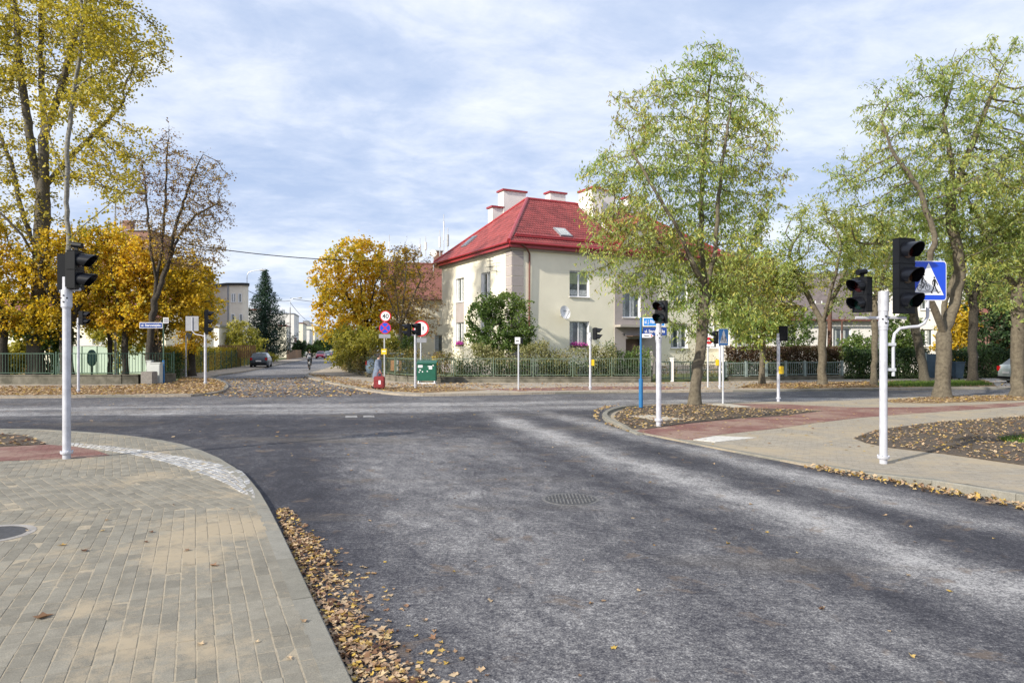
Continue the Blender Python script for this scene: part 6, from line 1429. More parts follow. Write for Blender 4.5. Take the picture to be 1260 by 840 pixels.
small_tree(300, 0, .1, 390, [(292, 410, 18, 18), (300, 430, 20, 14), (285, 425, 10, 16), (312, 420, 12, 14)], 'weeping light yellow tree behind the hedge in front of the pale round-cornered house', .12, 85, Y=78, bark='bark', lf='lime', nl=7000, ls=.26, natt=260, droop=.6, name='weeping_tree', aspect=.4, D=.4, dk=.5, spread=.3)
bush(328, 88, [(325, 440, 16, 6), (318, 436, 8, 7)], 'yellow-green garden bushes under the spruce', 'lime', 2500, .25, 86, natt=100)
for i, (px, Y, cr, lf, lb) in enumerate([(372, 150, [(368, 427, 9, 8), (366, 432, 9, 6)], 'dark', 'round clipped dark green bush beside the second side street lamp'), (384, 175, [(384, 429, 10, 4)], 'green', 'clipped green hedge block before the yellow row houses'),
        (395, 210, [(394, 425, 6, 7)], 'green', 'green garden tree among the distant row houses'), (402, 230, [(402, 423, 2.6, 9)], 'dark', 'narrow dark cypress far down the side street'), (411, 260, [(411, 420, 7, 11)], 'dark', 'dark tree closing the view at the end of the side street'),
        (418, 90, [(417, 415, 9, 16), (421, 400, 7, 12), (416, 435, 6, 9)], 'green', 'green trees on the right side of the side street behind the golden maple'), (421, 62, [(418, 440, 5, 12), (424, 425, 8, 16)], 'lime', 'green-yellow bush at the bend of the light green railing')]):
    bush(px, Y, cr, lb, lf, 3200, .14+Y*.0016, 100+i, natt=140, spread=.1+Y*.001, D=.4)

# ================================================================ HEDGES
def hedge(path, z0, h, th, lf, dens, ls, label, seed, twig='bark', name='hedge', top=.1, core=None, droop=0, aspect=.6, gap=0):
    P = resample(path, .5); r = np.random.default_rng(seed); base = (P[0][0], P[0][1], z0); root = thing(name, label, 'hedge', base)
    A_ = np.array(P); seg = np.diff(A_, axis=0); ln = np.linalg.norm(seg, axis=1); Lt = ln.sum(); n = int(dens*Lt*h)
    k = r.choice(len(seg), n, p=ln/Lt); t_ = r.random(n); d = seg/ln[:, None]; nm = np.c_[-d[:, 1], d[:, 0]]
    s_ = np.cumsum(ln)[k]; topn = h*(1+top*(np.sin(s_*1.7+seed)+np.sin(s_*4.1)*.6+r.normal(0, .6, n)*.6))
    zz = topn*r.random(n)**.8; off = r.normal(0, th*.30, n)
    c2 = A_[k]+seg[k]*t_[:, None]+nm[k]*off[:, None]
    if gap:
        dn = np.sin(s_*2.3+zz*2)*.5+np.sin(s_*5.1+1)*.3+.5; kp = r.random(n) < np.clip(dn*1.2+.25-gap*(zz/h), 0.05, 1); c2 = c2[kp]; zz = zz[kp]; n = len(zz)
    c = np.c_[c2-np.array(P[0]), zz]; V, Q = leaf_quads(c, ls, r, droop, aspect); tone = np.clip(.5+.22*np.sin(c[:, 0]*1.9+c[:, 2]*2.2)+r.normal(0, .24, n), 0, 1)
    np_mesh('foliage', V, Q, L[lf], root, tone)
    tw = MB()
    for i in range(int(Lt*(5 if twig else 0))):
        q = Lt*random.random(); j = int(np.searchsorted(np.cumsum(ln), q)); j = min(j, len(seg)-1); p = A_[j]-A_[0]+seg[j]*random.random(); a = random.uniform(-.35, .35); tw.tube([(p[0], p[1], -.05), (p[0]+a*.3, p[1]+random.uniform(-.15, .15), h*.5), (p[0]+a, p[1]+random.uniform(-.2, .2), h*random.uniform(.8, 1.08))], [.016, .012, .005], 3, False)
    if tw.v: tw.build('stems', M[twig], root, kind='stuff')
    return root
hedge([(XA(558, 36.8), 36.8), (XA(700, 36.6), 36.6), (XA(758, 36.6), 36.6)], .14, 1.78, .75, 'palehedge', 1500, .105, 'pale thinning hedge behind the light green railing in front of the cream house', 201, gap=.25, top=.10)
hedge([(XA(560, 36.3), 36.3), (XA(800, 36.5), 36.5)], .14, .95, .45, 'dark', 520, .10, 'low dark shrubs directly behind the bars of the light green railing', 202, top=.05)
hedge([(XA(745, 37), 37), (XA(802, 37), 37)], .14, 1.75, .7, 'green', 1100, .09, 'taller green shrubs beside the stair bay of the cream house', 203, top=.14)
hedge([(XA(424, 57), 57), (XA(445, 46.8), 46.8), (XA(482, 39.2), 39.2), (XA(512, 36.8), 36.8), (XA(558, 36.6), 36.6)], .14, 1.55, .8, 'hedge', 800, .11, 'autumn-brown and green hedge behind the railing at the side street corner', 204, gap=.3, top=.1)
hedge([(XA(810, 37.4), 37.4), (XA(890, 38), 38)], .14, 1.5, .8, 'hedge', 420, .09, 'thin straggly shrubs behind the dark gates', 205, gap=.6, top=.15)
hedge([(XA(893, 38.4), 38.4), (XA(960, 39.4), 39.4), (XA(1032, 41), 41)], .14, 1.78, .6, 'brownhedge', 2100, .095, 'clipped reddish brown hedge behind the grey-green railing', 206, top=.02)
hedge([(XA(895, 37.8), 37.8), (XA(1032, 40.4), 40.4)], .14, .95, .4, 'dark', 600, .09, 'dark undergrowth behind the bars of the grey-green railing', 207, top=.04)
hedge([(XA(1040, 40), 40), (XA(1142, 40.4), 40.4)], .08, 1.72, .7, 'dark', 1300, .11, 'dense dark ivy hedge left of the blue-grey garden door', 208, top=.04, droop=.4)
hedge([(XA(1156, 40.4), 40.4), (XA(1262, 41), 41), (XA(1400, 42), 42)], .08, 1.72, .8, 'dark', 1200, .11, 'dense dark ivy hedge right of the blue-grey garden door', 209, top=.05, droop=.4)
hedge([(SX(-11.4, 41), 41), (SX(-11.7, 76), 76)], .12, 1.75, .6, 'yellowhedge', 620, .13, 'yellow and green hedge behind the mesh fence along the side street', 210, top=.03)
hedge([(XA(-150, 40), 40), (XA(-30, 40), 40)], .14, 1.3, .8, 'green', 300, .14, 'green hedge beyond the left edge behind the railing', 211)
hedge([(XA(207, 38.6), 38.6), (XA(222, 40), 40)], .14, 1.4, .5, 'dark', 700, .11, 'dark green shrubs behind the corner of the left railing', 212)

# ================================================================ FARTHER BUILDINGS
def simple_house(label, loc, rz, w, d, h, wallm, roof, rh=0, wins=(), wsize=(1.2, 1.4), roofm='greyroof', chim=(), eave=.4, name='house', extra=None, side_wins=(), trim=None):
    """front along local x facing -y; wins: (x, z) centres; roof: 'flat'|'gable'|'shed'"""
    t = thing(name, label, 'house', loc, rz); m_ = MB(); holes = [(x-wsize[0]/2, x+wsize[0]/2, z-wsize[1]/2, z+wsize[1]/2) for x, z in wins]
    f = wall_face(w, h, holes); m_.add(f.v, f.f)
    mr = Matrix(((0, -1, 0, w), (1, 0, 0, 0), (0, 0, 1, 0), (0, 0, 0, 1))); mlh = Matrix(((0, 1, 0, 0), (-1, 0, 0, d), (0, 0, 1, 0), (0, 0, 0, 1)))
    sh = [(y-wsize[0]/2, y+wsize[0]/2, z-wsize[1]/2, z+wsize[1]/2) for y, z in side_wins]
    s = wall_face(d, h, sh); m_.add(s.v, s.f, mr); s = wall_face(d, h, []); m_.add(s.v, s.f, mlh); m_.add([(0, d, 0), (w, d, 0), (w, d, h), (0, d, h)], [(0, 3, 2, 1)])
    if roof == 'gable': m_.add([(0, 0, h), (0, d, h), (0, d/2, h+rh), (w, 0, h), (w, d, h), (w, d/2, h+rh)], [(0, 2, 1), (3, 4, 5)])
    m_.build('wall', M[wallm], t)
    for q in holes: window(t, *q, kind='lace', depth=.14)
    for q in sh: window(t, *q, kind='lace', depth=.14, mtx=mr)
    if roof == 'gable':
        for sgn in (0, 1):
            y0, y1 = ((-eave, d/2), (d+eave, d/2))[sgn]; z0 = h-eave*rh/(d/2)
            a = np.linspace(-.25, w+.25, max(4, int(w/.3))*2+1); V = []; Fc = []; nrow = 14
            for r_ in range(nrow+1):
                tt = r_/nrow
                for j, x in enumerate(a): V.append((x, y0+(y1-y0)*tt, z0+(h+rh-z0)*tt+.06+(.03 if j % 2 else 0)))
            k = len(a)
            for r_ in range(nrow):
                for j in range(k-1): Fc.append((r_*k+j, r_*k+j+1, (r_+1)*k+j+1, (r_+1)*k+j))
            np_mesh('roof', V, Fc, M[roofm], t)
        MB().tube([(-.25, d/2, h+rh+.08), (w+.25, d/2, h+rh+.08)], .12, 6).build('ridge_cap', M[roofm], t); MB().tube([(-.25, -eave-.06, h-eave*rh/(d/2)), (w+.25, -eave-.06, h-eave*rh/(d/2))], .07, 6).build('gutter', M['brownpipe'], t)
    else:
        MB().box((w/2, d/2, h+.12), (w+.3, d+.3, .24)).build('roof', M[trim or 'signgrey'], t)
    for (x, y, z0, z1, cw) in chim:
        c = MB().box((x, y, (z0+z1)/2), (cw, cw*.7, z1-z0)).build('chimney', M['brickred'], t); MB().box((x, y, z1+.05), (cw+.15, cw*.7+.15, .1)).build('cap', M['concrete'], c)
    return t
# right: white house with grey tiled roof, its neighbour
simple_house('white house with a grey tiled roof behind the locusts on the right', (XA(898, 47), 47, 0), R(6), 10.6, 8, 4.05, 'whiter', 'gable', 3.2, [(1.0, 2.6), (8.0, 2.6)], (1.3, 1.3), 'greyroof', chim=[(5, 4.4, 6.0, 8.2, .7)])
simple_house('pale two-storey house behind the ivy hedge, left of the forked locust', (XA(1112, 50), 50, 0), R(-3), 4.6, 9, 6.4, 'whiter', 'flat', 0, [(1.6, 2.6), (3.4, 2.6), (1.6, 5.2)], (.9, 1.2))
simple_house('terracotta-coloured house glimpsed behind the right-hand trees', (XA(1150, 58), 58, 0), 0, 14, 9, 5.0, 'brickred', 'gable', 3.0, [(1.5, 2.4), (6.5, 2.4), (10.5, 2.4)], (1.3, 1.6), 'brownroof')
# behind, left of the corner house
t = simple_house('cream house with a dark red tiled roof left of and behind the corner house', (XA(478, 58), 58, 0), R(14), 13, 9, 6.2, 'cream', 'gable', 3.2, [(1.6, 2.2), (4.6, 2.2), (7.4, 2.2)], (1.5, 1.6), 'brownroof', chim=[(4.7, 4.3, 8.0, 10.6, .8)])
for k, (dx, hh, rr) in enumerate(((0, 3.2, .05), (.35, 2.0, .11), (-.35, 1.8, .09), (-1.6, 1.3, .12), (-2.1, 1.1, .1), (-4.8, 1.4, .04))):
    a = thing('phone_mast', ['tallest white rod antenna of the cluster on the roof behind the corner house', 'thick grey antenna panel beside the tallest rod antenna', 'shorter antenna panel left of the tallest rod antenna', 'stubby antenna panel on the roof left of the rod antenna', 'leftmost stubby antenna panel of the roof cluster', 'thin antenna rod on the roof ridge above the brown-leaved tree'][k], 'antenna', (XA(544, 60)+dx, 61.5, ZA(306, 61)-.6))
    MB().cyl((0, 0, 0), .035, hh+.5, 6).build('rod', M['zinc'], a); MB().cyl((0, 0, hh*.45), rr, hh*.5, 8).build('panel', M['whiter' if k != 1 else 'wirestain'], a, smooth=True)
a = thing('satellite_dish', 'small pale dish on the far roof left of the rod antennas', 'satellite dish', (XA(531, 60), 61.4, ZA(311, 61))); MB().tube([(0, -.1, 0), (0, 0, 0), (0, .05, 0)], [.32, .2, .04], 14).build('dish', M['whiter'], a, smooth=True); MB().cyl((0, .1, -1.6), .04, 1.7, 6).build('mast', M['zinc'], a)
MB().box((0, 0, 0), (1.2, .8, 3.4)).build('chimney', M['brickred'], t, loc=(8.9, 1.6, 8.2))
# left: long cream house with the mint garden wall, brick block
simple_house('long cream house behind the yellow maples on the left', (XA(-140, 56), 56, 0), 0, 22.4, 9, 4.4, 'cream', 'gable', 2.0, [(3, 2.6), (7, 2.6), (13.4, 2.7), (17, 2.6), (21, 2.6)], (1.0, 1.3), 'brownroof')
w_ = thing('garden_wall', 'pale mint green garden wall behind the railing on the left', 'wall', (0, 0, 0)); x0, x1 = XA(64, 47), XA(212, 47)
MB().box(((x0+x1)/2, 47, 1.05), (x1-x0, .25, 1.9)).build('wall', M['mint'], w_); MB().box(((x0+x1)/2, 47, 2.03), (x1-x0+.1, .35, .07)).build('coping', M['whiter'], w_)
for k in range(1, 8): MB().box((x0+(x1-x0)*k/8, 46.86, 1.05), (.12, .06, 1.85)).build('pilaster', M['mint'], w_)
tb = thing('apartment_block', 'reddish brick building with a flat roof rising behind the yellow trees on the left', 'building', (XA(100, 74), 74, 0)); x1 = XA(182, 74)-XA(100, 74); h1 = ZA(283, 74)
xs0 = XA(153, 74)-XA(100, 74)
wf2 = wall_face(x1, h1-2.4, [(1.2+2.0*k, 2.2+2.0*k, 2+3.0*j, 3.5+3.0*j) for k in range(3) for j in range(3)]); wf2.add([(0, 9, 0), (x1, 9, 0), (x1, 9, h1-2.4), (0, 9, h1-2.4), (0, 0, 0), (x1, 0, 0), (x1, 0, h1-2.4), (0, 0, h1-2.4)], [(0, 3, 2, 1), (0, 4, 7, 3), (5, 1, 2, 6), (7, 6, 2, 3)]); wf2.build('wall', M['brickred'], tb)
for k in range(3):
    for j in range(3): window(tb, 1.2+2.0*k, 2.2+2.0*k, 2+3.0*j, 3.5+3.0*j, kind='none', depth=.1)
MB().box(((xs0+x1)/2, 3, h1-1.2), (x1-xs0, 5, 2.4)).build('lift_housing', M['brickred'], tb); MB().box(((xs0+x1)/2, 3, h1+.06), (x1-xs0+.3, 5.3, .12)).build('roof_edge', M['signgrey'], tb); MB().box((xs0-1.2, 3, h1-.5), (.9, .9, 4.0)).build('chimney', M['brickred'], tb)
for k, (px, pt, lb) in enumerate(((174, 264, 'thicker antenna pole on the flat brick roof at left'), (156, 272, 'short antenna at the left end of the flat brick roof'), (186, 272, 'short antenna right of the flat brick roof'))):
    a = thing('antenna', lb, 'antenna', (XA(px, 75), 77, h1-.1)); hh = ZA(pt, 77)-h1; MB().cyl((0, 0, 0), .05, hh, 6).build('rod', M['zinc'], a); MB().cyl((0, 0, hh*.4), .16, hh*.4, 8).build('panel', M['wirestain'], a)

# side street houses on the left, one behind the other
SA = math.atan2(.976, -.219)            # street direction
def street_house(label, c, y0, length, depth, h, wallm, nf, nw, **kw):
    """front faces the street; local x runs back toward the camera along the street"""
    rz = SA-math.pi   # local +x = toward camera
    loc = (SX(c, y0+length*.976), y0+length*.976, 0)
    # facing -y local must look toward the street (+x world): rotate accordingly
    rz = math.atan2(.976, -.219)
    loc = (SX(c, y0), y0, 0)
    wins = [(length*(i+.5)/nw, 1.9+3.0*j) for i in range(nw) for j in range(nf)]
    t = thing('house', label, 'house', loc, rz); holes = [(x-.65, x+.65, z-.7, z+.7) for x, z in wins]
    mb = MB(); f = wall_face(length, h, holes); mb.add(f.v, f.f)
    gw = kw.get('gable_wins', [(2.2, 1.9), (2.2, 4.9), (5.0, 4.9)])
    # the gable turned to the camera: plane x=0, runs to +y
    mg = Matrix(((0, 1, 0, 0), (-1, 0, 0, depth), (0, 0, 1, 0), (0, 0, 0, 1)))
    gh = [(depth-y-.6, depth-y+.6, z-.7, z+.7) for y, z in gw if z+.8 < h]
    f = wall_face(depth, h, gh); mb.add(f.v, f.f, mg)
    mb.add([(length, 0, 0), (length, depth, 0), (length, depth, h), (length, 0, h)], [(0, 1, 2, 3)]); mb.add([(0, depth, 0), (length, depth, 0), (length, depth, h), (0, depth, h)], [(0, 3, 2, 1)])
    mb.build('wall', M[wallm], t)
    for q in holes: window(t, *q, kind='none', depth=.12)
    for q in gh: window(t, *q, kind='lace', depth=.12, mtx=mg)
    MB().box((length/2, depth/2, h+.1), (length+.3, depth+.3, .2)).build('roof', M[kw.get('roofm', 'signgrey')], t)
    for (x, y, hh, w2, mm) in kw.get('blocks', ()): 
        b_ = MB().box((x, y, h+.2+hh/2), (w2, w2*.8, hh)).build('chimney', M[mm], t); MB().box((x, y, h+.25+hh), (w2+.15, w2*.8+.15, .1)).build('cap', M['signgrey'], b_)
    if kw.get('bal'):
        z0, mm = kw['bal']; b_ = MB().box((length*.5, -.7, z0), (length*.5, 1.4, .15)).build('balcony', M['concrete'], t); MB().box((length*.5, -1.38, z0+.55), (length*.5, .06, .95)).build('parapet', M[mm], b_)
    return t
# pale house with rounded corner nearest
Yh = 82; hx = XA(303, Yh); hh = ZA(351, Yh)
t = thing('house', 'pale grey flat-roofed house with a rounded corner behind the first side street lamp', 'house', (hx, Yh, 0))
arcp = [(-.7+.7*math.sin(a), .7-.7*math.cos(a)) for a in [math.pi/2*i/8 for i in range(9)]]
pl = [(-9, 5.5), (-2.1, 0)]+arcp+[(-4.9, 12), (-9, 12)]
MB().prism(pl, 0, hh).build('wall', M['greige'], t)
MB().prism([(x+(.22 if x > -2.0 else -.1), y-.25 if y < 8 else y+.2) for x, y in pl], hh+.004, hh+.28).build('roof', M['ink'], t)
for (px0, px1, py0, py1) in ((285, 290, 361, 372), (293.5, 297.6, 361, 372), (284.5, 289, 386, 396), (294.5, 298.5, 386, 396)):
    a, b_ = XA(px0, Yh)-hx, XA(px1, Yh)-hx; z0, z1 = ZA(py1, Yh), ZA(py0, Yh)
    window(t, a, b_, z0, z1, kind='lace', depth=-.05, sash=2 if b_-a > .45 else 1, surround=False)
MB().cyl((XA(281, Yh)-hx, -.1, 0), .09, hh, 8).build('downpipe', M['signgrey'], t)
simple_house('lower white annexe behind the yellow hedge before the round-cornered house', (XA(222, 76), 76, 0), 0, 4.2, 3, 4.2, 'whiter', 'flat', 0, [(1.2, 2.5), (3.0, 2.5)], (.9, 1.1))
street_house('white house with red-brown terrace railing behind the spruce', -16, 118, 10, 11, 8.4, 'whiter', 2, 3, roofm='brownroof', blocks=[(2, 4, 1.2, 1.0, 'cream'), (7, 7, 1.4, 1.2, 'brickred')])
street_house('cream-yellow house with a low pink-red roof right of the spruce', -13.6, 138, 9, 9, 6.4, 'cream', 2, 2, roofm='redroof', bal=(3.2, 'brownroof'), blocks=[(5, 5, .9, .8, 'brickred')])
street_house('tall white flat-roofed house right of the second street lamp', -14.0, 160, 14, 12, 9.9, 'whiter', 3, 3, blocks=[(3, 4, .9, .7, 'signgrey'), (6, 6, 1.1, .7, 'brickred'), (10, 5, .8, .7, 'signgrey')], gable_wins=[(2.5, 4.9), (2.5, 7.8)])
street_house('yellow three-storey house with an orange chimney beyond the tall white house', -13.6, 182, 14, 10, 8.6, 'cream', 3, 3, roofm='brownroof', blocks=[(2, 3, 2.0, 1.8, 'brickred'), (8, 5, 1.0, .9, 'brickred')], bal=(3.3, 'mint'))
street_house('distant white house with a green balcony on the side street', -13.4, 205, 15, 10, 7.6, 'whiter', 2, 3, bal=(3.2, 'mint'), blocks=[(5, 4, 1.2, 1.1, 'brickred')])
street_house('distant cream block with a dark roof box on the side street', -13.4, 232, 20, 12, 9.6, 'cream', 3, 4, blocks=[(4, 3, 1.5, 2.5, 'concrete'), (12, 6, 1, 1, 'brickred')])
street_house('last pale block at the far end of the side street', -12.8, 265, 30, 14, 10.5, 'cornice', 3, 5, blocks=[(10, 5, 1.6, 3, 'concrete')])
simple_house('far pale apartment block closing the end of the side street', (XA(398, 330), 330, 0), 0, 16, 12, 11, 'cornice', 'flat', 0, [(2.5+3.6*i, 2.5+3*j) for i in range(4) for j in range(3)], (1.6, 1.5))
tv = thing('lattice_mast', 'thin grey lattice mast among the distant roofs at the end of the side street', 'mast', (SX(-10.2, 240), 240, 0)); MB().tube([(0, 0, 0), (0, 0, 8.5)], .12, 5).build('pole', M['zinc'], tv); MB().box((0, 0, 7.5), (1.4, .1, 1.6)).build('panel', M['signgrey'], tv)

# ================================================================ CARS
def car(label, loc, rz, pm, L_=4.0, W_=1.68, H_=1.43, plate=True):
    t = thing('parked_car', label, 'car', loc, rz); pm = paint(*pm)
    # stations along y (front at -y): y, sill z, belt z, roof z, half width, glass half width
    S = [(-.5, .38, .62, .62, .60, .55), (-.485, .24, .70, .70, .80, .72), (-.42, .20, .80, .80, .95, .88), (-.27, .18, .90, .90, 1.0, .95), (-.20, .18, .93, .97, 1.0, .93), (-.07, .18, .94, 1.36, 1.0, .78), (.04, .18, .95, 1.43, 1.0, .74), (.25, .18, .96, 1.42, 1.0, .74), (.37, .18, .97, 1.34, 1.0, .74), (.455, .20, .98, 1.0, .97, .82), (.485, .26, .86, .90, .90, .80), (.5, .34, .66, .66, .80, .74)]
    hw = W_/2; hs_ = H_/1.43; V = []
    for (y, z0, zb_, zr_, w, g) in S:
        ring = [(w*hw*.93, z0), (w*hw, z0+.16), (w*hw*1.0, (z0+zb_)/2+.05), (w*hw*.965, zb_), (g*hw*.99, zb_+(zr_-zb_)*.86), (g*hw*.86, zr_-.005), (0, zr_+.02)]
        full = ring+[(-x, z) for x, z in ring[-2::-1]]
        V += [(x, y*L_, z*hs_) for x, z in full]
    k = 13; body = []; glass = []
    for i in range(len(S)-1):
        for j in range(k-1):
            f = (i*k+j, (i+1)*k+j, (i+1)*k+j+1, i*k+j+1)
            isg = (j in (3, 8) and 4 <= i <= 8) or (i in (4,) and 4 <= j <= 7) or (i in (8,) and 4 <= j <= 7)
            (glass if isg else body).append(f)
    body += [tuple(range(k)), tuple((len(S)-1)*k+j for j in range(k-1, -1, -1))]+[(i*k, i*k+12, (i+1)*k+12, (i+1)*k) for i in range(len(S)-1)]
    def sub(fs):
        used = sorted({v for f in fs for v in f}); mp_ = {v: i for i, v in enumerate(used)}; return [V[v] for v in used], [tuple(mp_[v] for v in f) for f in fs]
    MB().add(*sub(body)).build('body', pm, t, smooth=True); MB().add(*sub(glass)).build('windows', M['glass'], t)
    for sx_ in (-1, 1):
        for y in (-.31*L_, .30*L_):
            w = MB(); w.tube([(sx_*(hw-.20), y, .30), (sx_*(hw+.012), y, .30)], .30, 18); wo_ = w.build('wheel', M['tyre'], t); r_ = MB(); r_.tube([(sx_*(hw+.0), y, .30), (sx_*(hw+.02), y, .30)], .19, 14); r_.build('rim', M['rim'], wo_)
        MB().box((sx_*hw*.80, .488*L_, .80*hs_), (.22, .08, .26)).build('tail_light', M['redlamp'], t, bevel=.02)
        MB().box((sx_*hw*.74, -.478*L_, .62*hs_), (.34, .10, .15)).build('headlight', M['whitelamp'], t, bevel=.02)
        MB().box((sx_*(hw+.08), -.14*L_, .98*hs_), (.17, .10, .12)).build('mirror', pm, t, bevel=.02)
    MB().box((0, .502*L_, .36), (W_*.86, .06, .12)).build('bumper', M['black'], t); MB().box((0, -.498*L_, .34), (W_*.8, .06, .16)).build('grille', M['black'], t)
    MB().box((0, .508*L_, .62), (.5, .02, .11)).build('number_plate', M['signwhite'], t); MB().box((0, -.512*L_, .38), (.5, .02, .11)).build('number_plate', M['signwhite'], t)
    return t
STR = R(12.6)
car('dark grey-blue hatchback parked half on the kerb of the side street, seen from behind', (XA(321.5, 68), 68, .06), STR+math.pi, ('dark', (.045, .06, .08)))
car('red car parked facing the camera on the side street', (XA(394.5, 132), 132, 0), STR, ('red', (.42, .02, .05)))
car('dark grey car parked behind the red car', (XA(404, 158), 158, 0), STR+math.pi, ('grey', (.10, .13, .18)))
car('blue car parked farthest but one on the side street', (XA(412.0, 190), 190, 0), STR, ('blue', (.03, .10, .28)))
car('small pale car at the very end of the parked row', (XA(418.5, 225), 225, 0), STR, ('pale', (.3, .34, .4)))
car('light blue car parked in the garden behind the railing below the brown tree', (XA(492, 43), 43, .14), R(95), ('sky', (.22, .30, .38)))
car('silver car with red tail lamp partly hidden by the rightmost trunk', (XA(1242, 34.5)+2.0, 34.6, 0), R(87), ('silver', (.42, .48, .48)))

# ================================================================ PEOPLE
def skin_body(name, verts, edges, m, parent, sub=1):
    me = bpy.data.meshes.new(name); me.from_pydata([v[:3] for v in verts], edges, []); me.update(); o = bpy.data.objects.new(name, me); COL.objects.link(o)
    sk = o.modifiers.new('skin', 'SKIN'); sk.branch_smoothing = .6; sk.use_smooth_shade = True
    for i, v in enumerate(verts):
        r_ = v[3]; me.skin_vertices[0].data[i].radius = (r_, r_ if len(v) < 5 else v[4]); 
    me.skin_vertices[0].data[0].use_root = True
    s = o.modifiers.new('sub', 'SUBSURF'); s.levels = sub; s.render_levels = sub
    bpy.context.view_layer.update(); m2 = bpy.data.meshes.new_from_object(o.evaluated_get(bpy.context.evaluated_depsgraph_get())); COL.objects.unlink(o); bpy.data.objects.remove(o)
    m2.materials.clear(); m2.materials.append(m)
    o = bpy.data.objects.new(name, m2); link(o, parent); return o
def hand(vs, es, wrist, d, side, curl=.5):
    """palm vertex plus five short finger chains from the wrist vertex"""
    w = Vector(vs[wrist][:3]); d = Vector(d).normalized(); s = Vector(side).normalized(); n = d.cross(s)
    p = w+d*.05; vs.append((*p, .026, .016)); pi = len(vs)-1; es.append((wrist, pi))
    for k, (o_, l) in enumerate(((-.028, .062), (-.010, .075), (.009, .070), (.026, .055))):
        a = p+s*o_+d*.035; b_ = a+d*l*.55+n*.01*curl; c = b_+d*l*.35+n*.03*curl
        i0 = len(vs); vs.extend([(*a, .0085), (*b_, .008), (*c, .007)]); es.extend([(pi, i0), (i0, i0+1), (i0+1, i0+2)])
    a = p-s*.035+d*.0; b_ = a-s*.015+d*.04; i0 = len(vs); vs.extend([(*a, .010), (*b_, .008)]); es.extend([(pi, i0), (i0, i0+1)])
def loft(rings, m, name, parent, n=16, smooth=True, loc=None):
    V = []; Fc = []
    for (x, y, z, rx, ry) in rings:
        for j in range(n): t_ = 2*math.pi*j/n; V.append((x+rx*math.cos(t_), y+ry*math.sin(t_), z))
    for i in range(len(rings)-1):
        for j in range(n): Fc.append((i*n+j, i*n+(j+1) % n, (i+1)*n+(j+1) % n, (i+1)*n+j))
    Fc += [tuple(range(n-1, -1, -1)), tuple((len(rings)-1)*n+j for j in range(n))]
    return MB().add(V, Fc).build(name, m, parent, smooth=smooth)
# woman pulling a suitcase, seen from the side walking to the right (+x)
gx, gy = G(465, 478.3, ZF)
wp = thing('person', 'dark-haired woman in a grey-blue coat walking with a red bag', 'person', (gx, gy, ZF))
k = 1.50/1.70
def Q(x, y, z, *r_): return (x*k, y*k, z*k, *r_)
vs = [Q(0, 0, .92, .12, .10), Q(0, 0, 1.12, .115, .10), Q(.02, 0, 1.32, .13, .09), Q(.03, 0, 1.44, .055), Q(.05, 0, 1.52, .062, .058), Q(.055, 0, 1.60, .082, .074), Q(.05, 0, 1.66, .055, .05), Q(.135, 0, 1.555, .014),
      Q(.02, -.15, 1.38, .05), Q(.03, -.19, 1.12, .036), Q(.14, -.20, .92, .026), Q(.02, .15, 1.38, .05), Q(-.02, .2, 1.12, .036), Q(.05, .2, .90, .026),
      Q(.02, -.09, .86, .075), Q(.10, -.09, .50, .05), Q(.02, -.09, .10, .032), Q(.14, -.10, .03, .028), Q(-.02, .09, .86, .075), Q(-.06, .09, .48, .05), Q(-.28, .09, .15, .032), Q(-.2, .10, .04, .026)]
es = [(0, 1), (1, 2), (2, 3), (3, 4), (4, 5), (5, 6), (4, 7), (2, 8), (8, 9), (9, 10), (2, 11), (11, 12), (12, 13), (0, 14), (14, 15), (15, 16), (16, 17), (0, 18), (18, 19), (19, 20), (20, 21)]
hand(vs, es, 10, (.1, 0, -1), (1, 0, 0)); hand(vs, es, 13, (.1, 0, -1), (1, 0, 0))
skin_body('body', vs, es, M['skin'], wp, 2)
loft([(0.03*k, 0, 1.43*k, .06, .06), (.025*k, 0, 1.40*k, .12, .17), (.01*k, 0, 1.25*k, .15, .185), (0, 0, 1.05*k, .15, .18), (-.01, 0, .90*k, .17, .20), (-.03, 0, .68*k, .20, .21), (-.03, 0, .50*k, .205, .215)], M['denim'], 'coat', wp)
for s_, e, w_ in ((-1, (.03, -.2, 1.12), (.13, -.205, .96)), (1, (-.02, .2, 1.12), (.045, .2, .95))):
    MB().tube([(.02*k, s_*.15*k, 1.39*k), (e[0]*k, e[1]*k, e[2]*k), (w_[0]*k, w_[1]*k, w_[2]*k)], [.075, .06, .052], 10).build('sleeve', M['denim'], wp, smooth=True)
for pp in ([(.02, -.09, .75), (.10, -.09, .50), (.02, -.09, .10)], [(-.02, .09, .75), (-.06, .09, .48), (-.27, .09, .16)]):
    MB().tube([(a*k, b_*k, c*k) for a, b_, c in pp], [.085, .065, .05], 10).build('trouser_leg', M['palecloth'], wp, smooth=True)
for pp in ([(-.04, -.09, .06), (.05, -.09, .05), (.18, -.1, .03)], [(-.34, .09, .12), (-.26, .09, .07), (-.16, .10, .03)]):
    MB().tube([(a*k, b_*k, c*k) for a, b_, c in pp], [.03, .045, .03], 8).build('shoe', M['darkcloth'], wp, smooth=True)
r = np.random.default_rng(3); hb_ = MB(); hv = []; hf = []; nn = 14; 
for i in range(9):
    t_ = math.pi*i/8
    for j in range(nn):
        p_ = 2*math.pi*j/nn; rr = .118*(1+r.normal(0, .05)); x = math.sin(t_)*math.cos(p_)*rr; y = math.sin(t_)*math.sin(p_)*rr*.92; z = math.cos(t_)*rr
        if x > .03 and z < .045: x = .03
        hv.append(((.035+x)*k, y*k, (1.60+z)*k))
for i in range(8):
    for j in range(nn): hf.append((i*nn+j, (i+1)*nn+j, (i+1)*nn+(j+1) % nn, i*nn+(j+1) % nn))
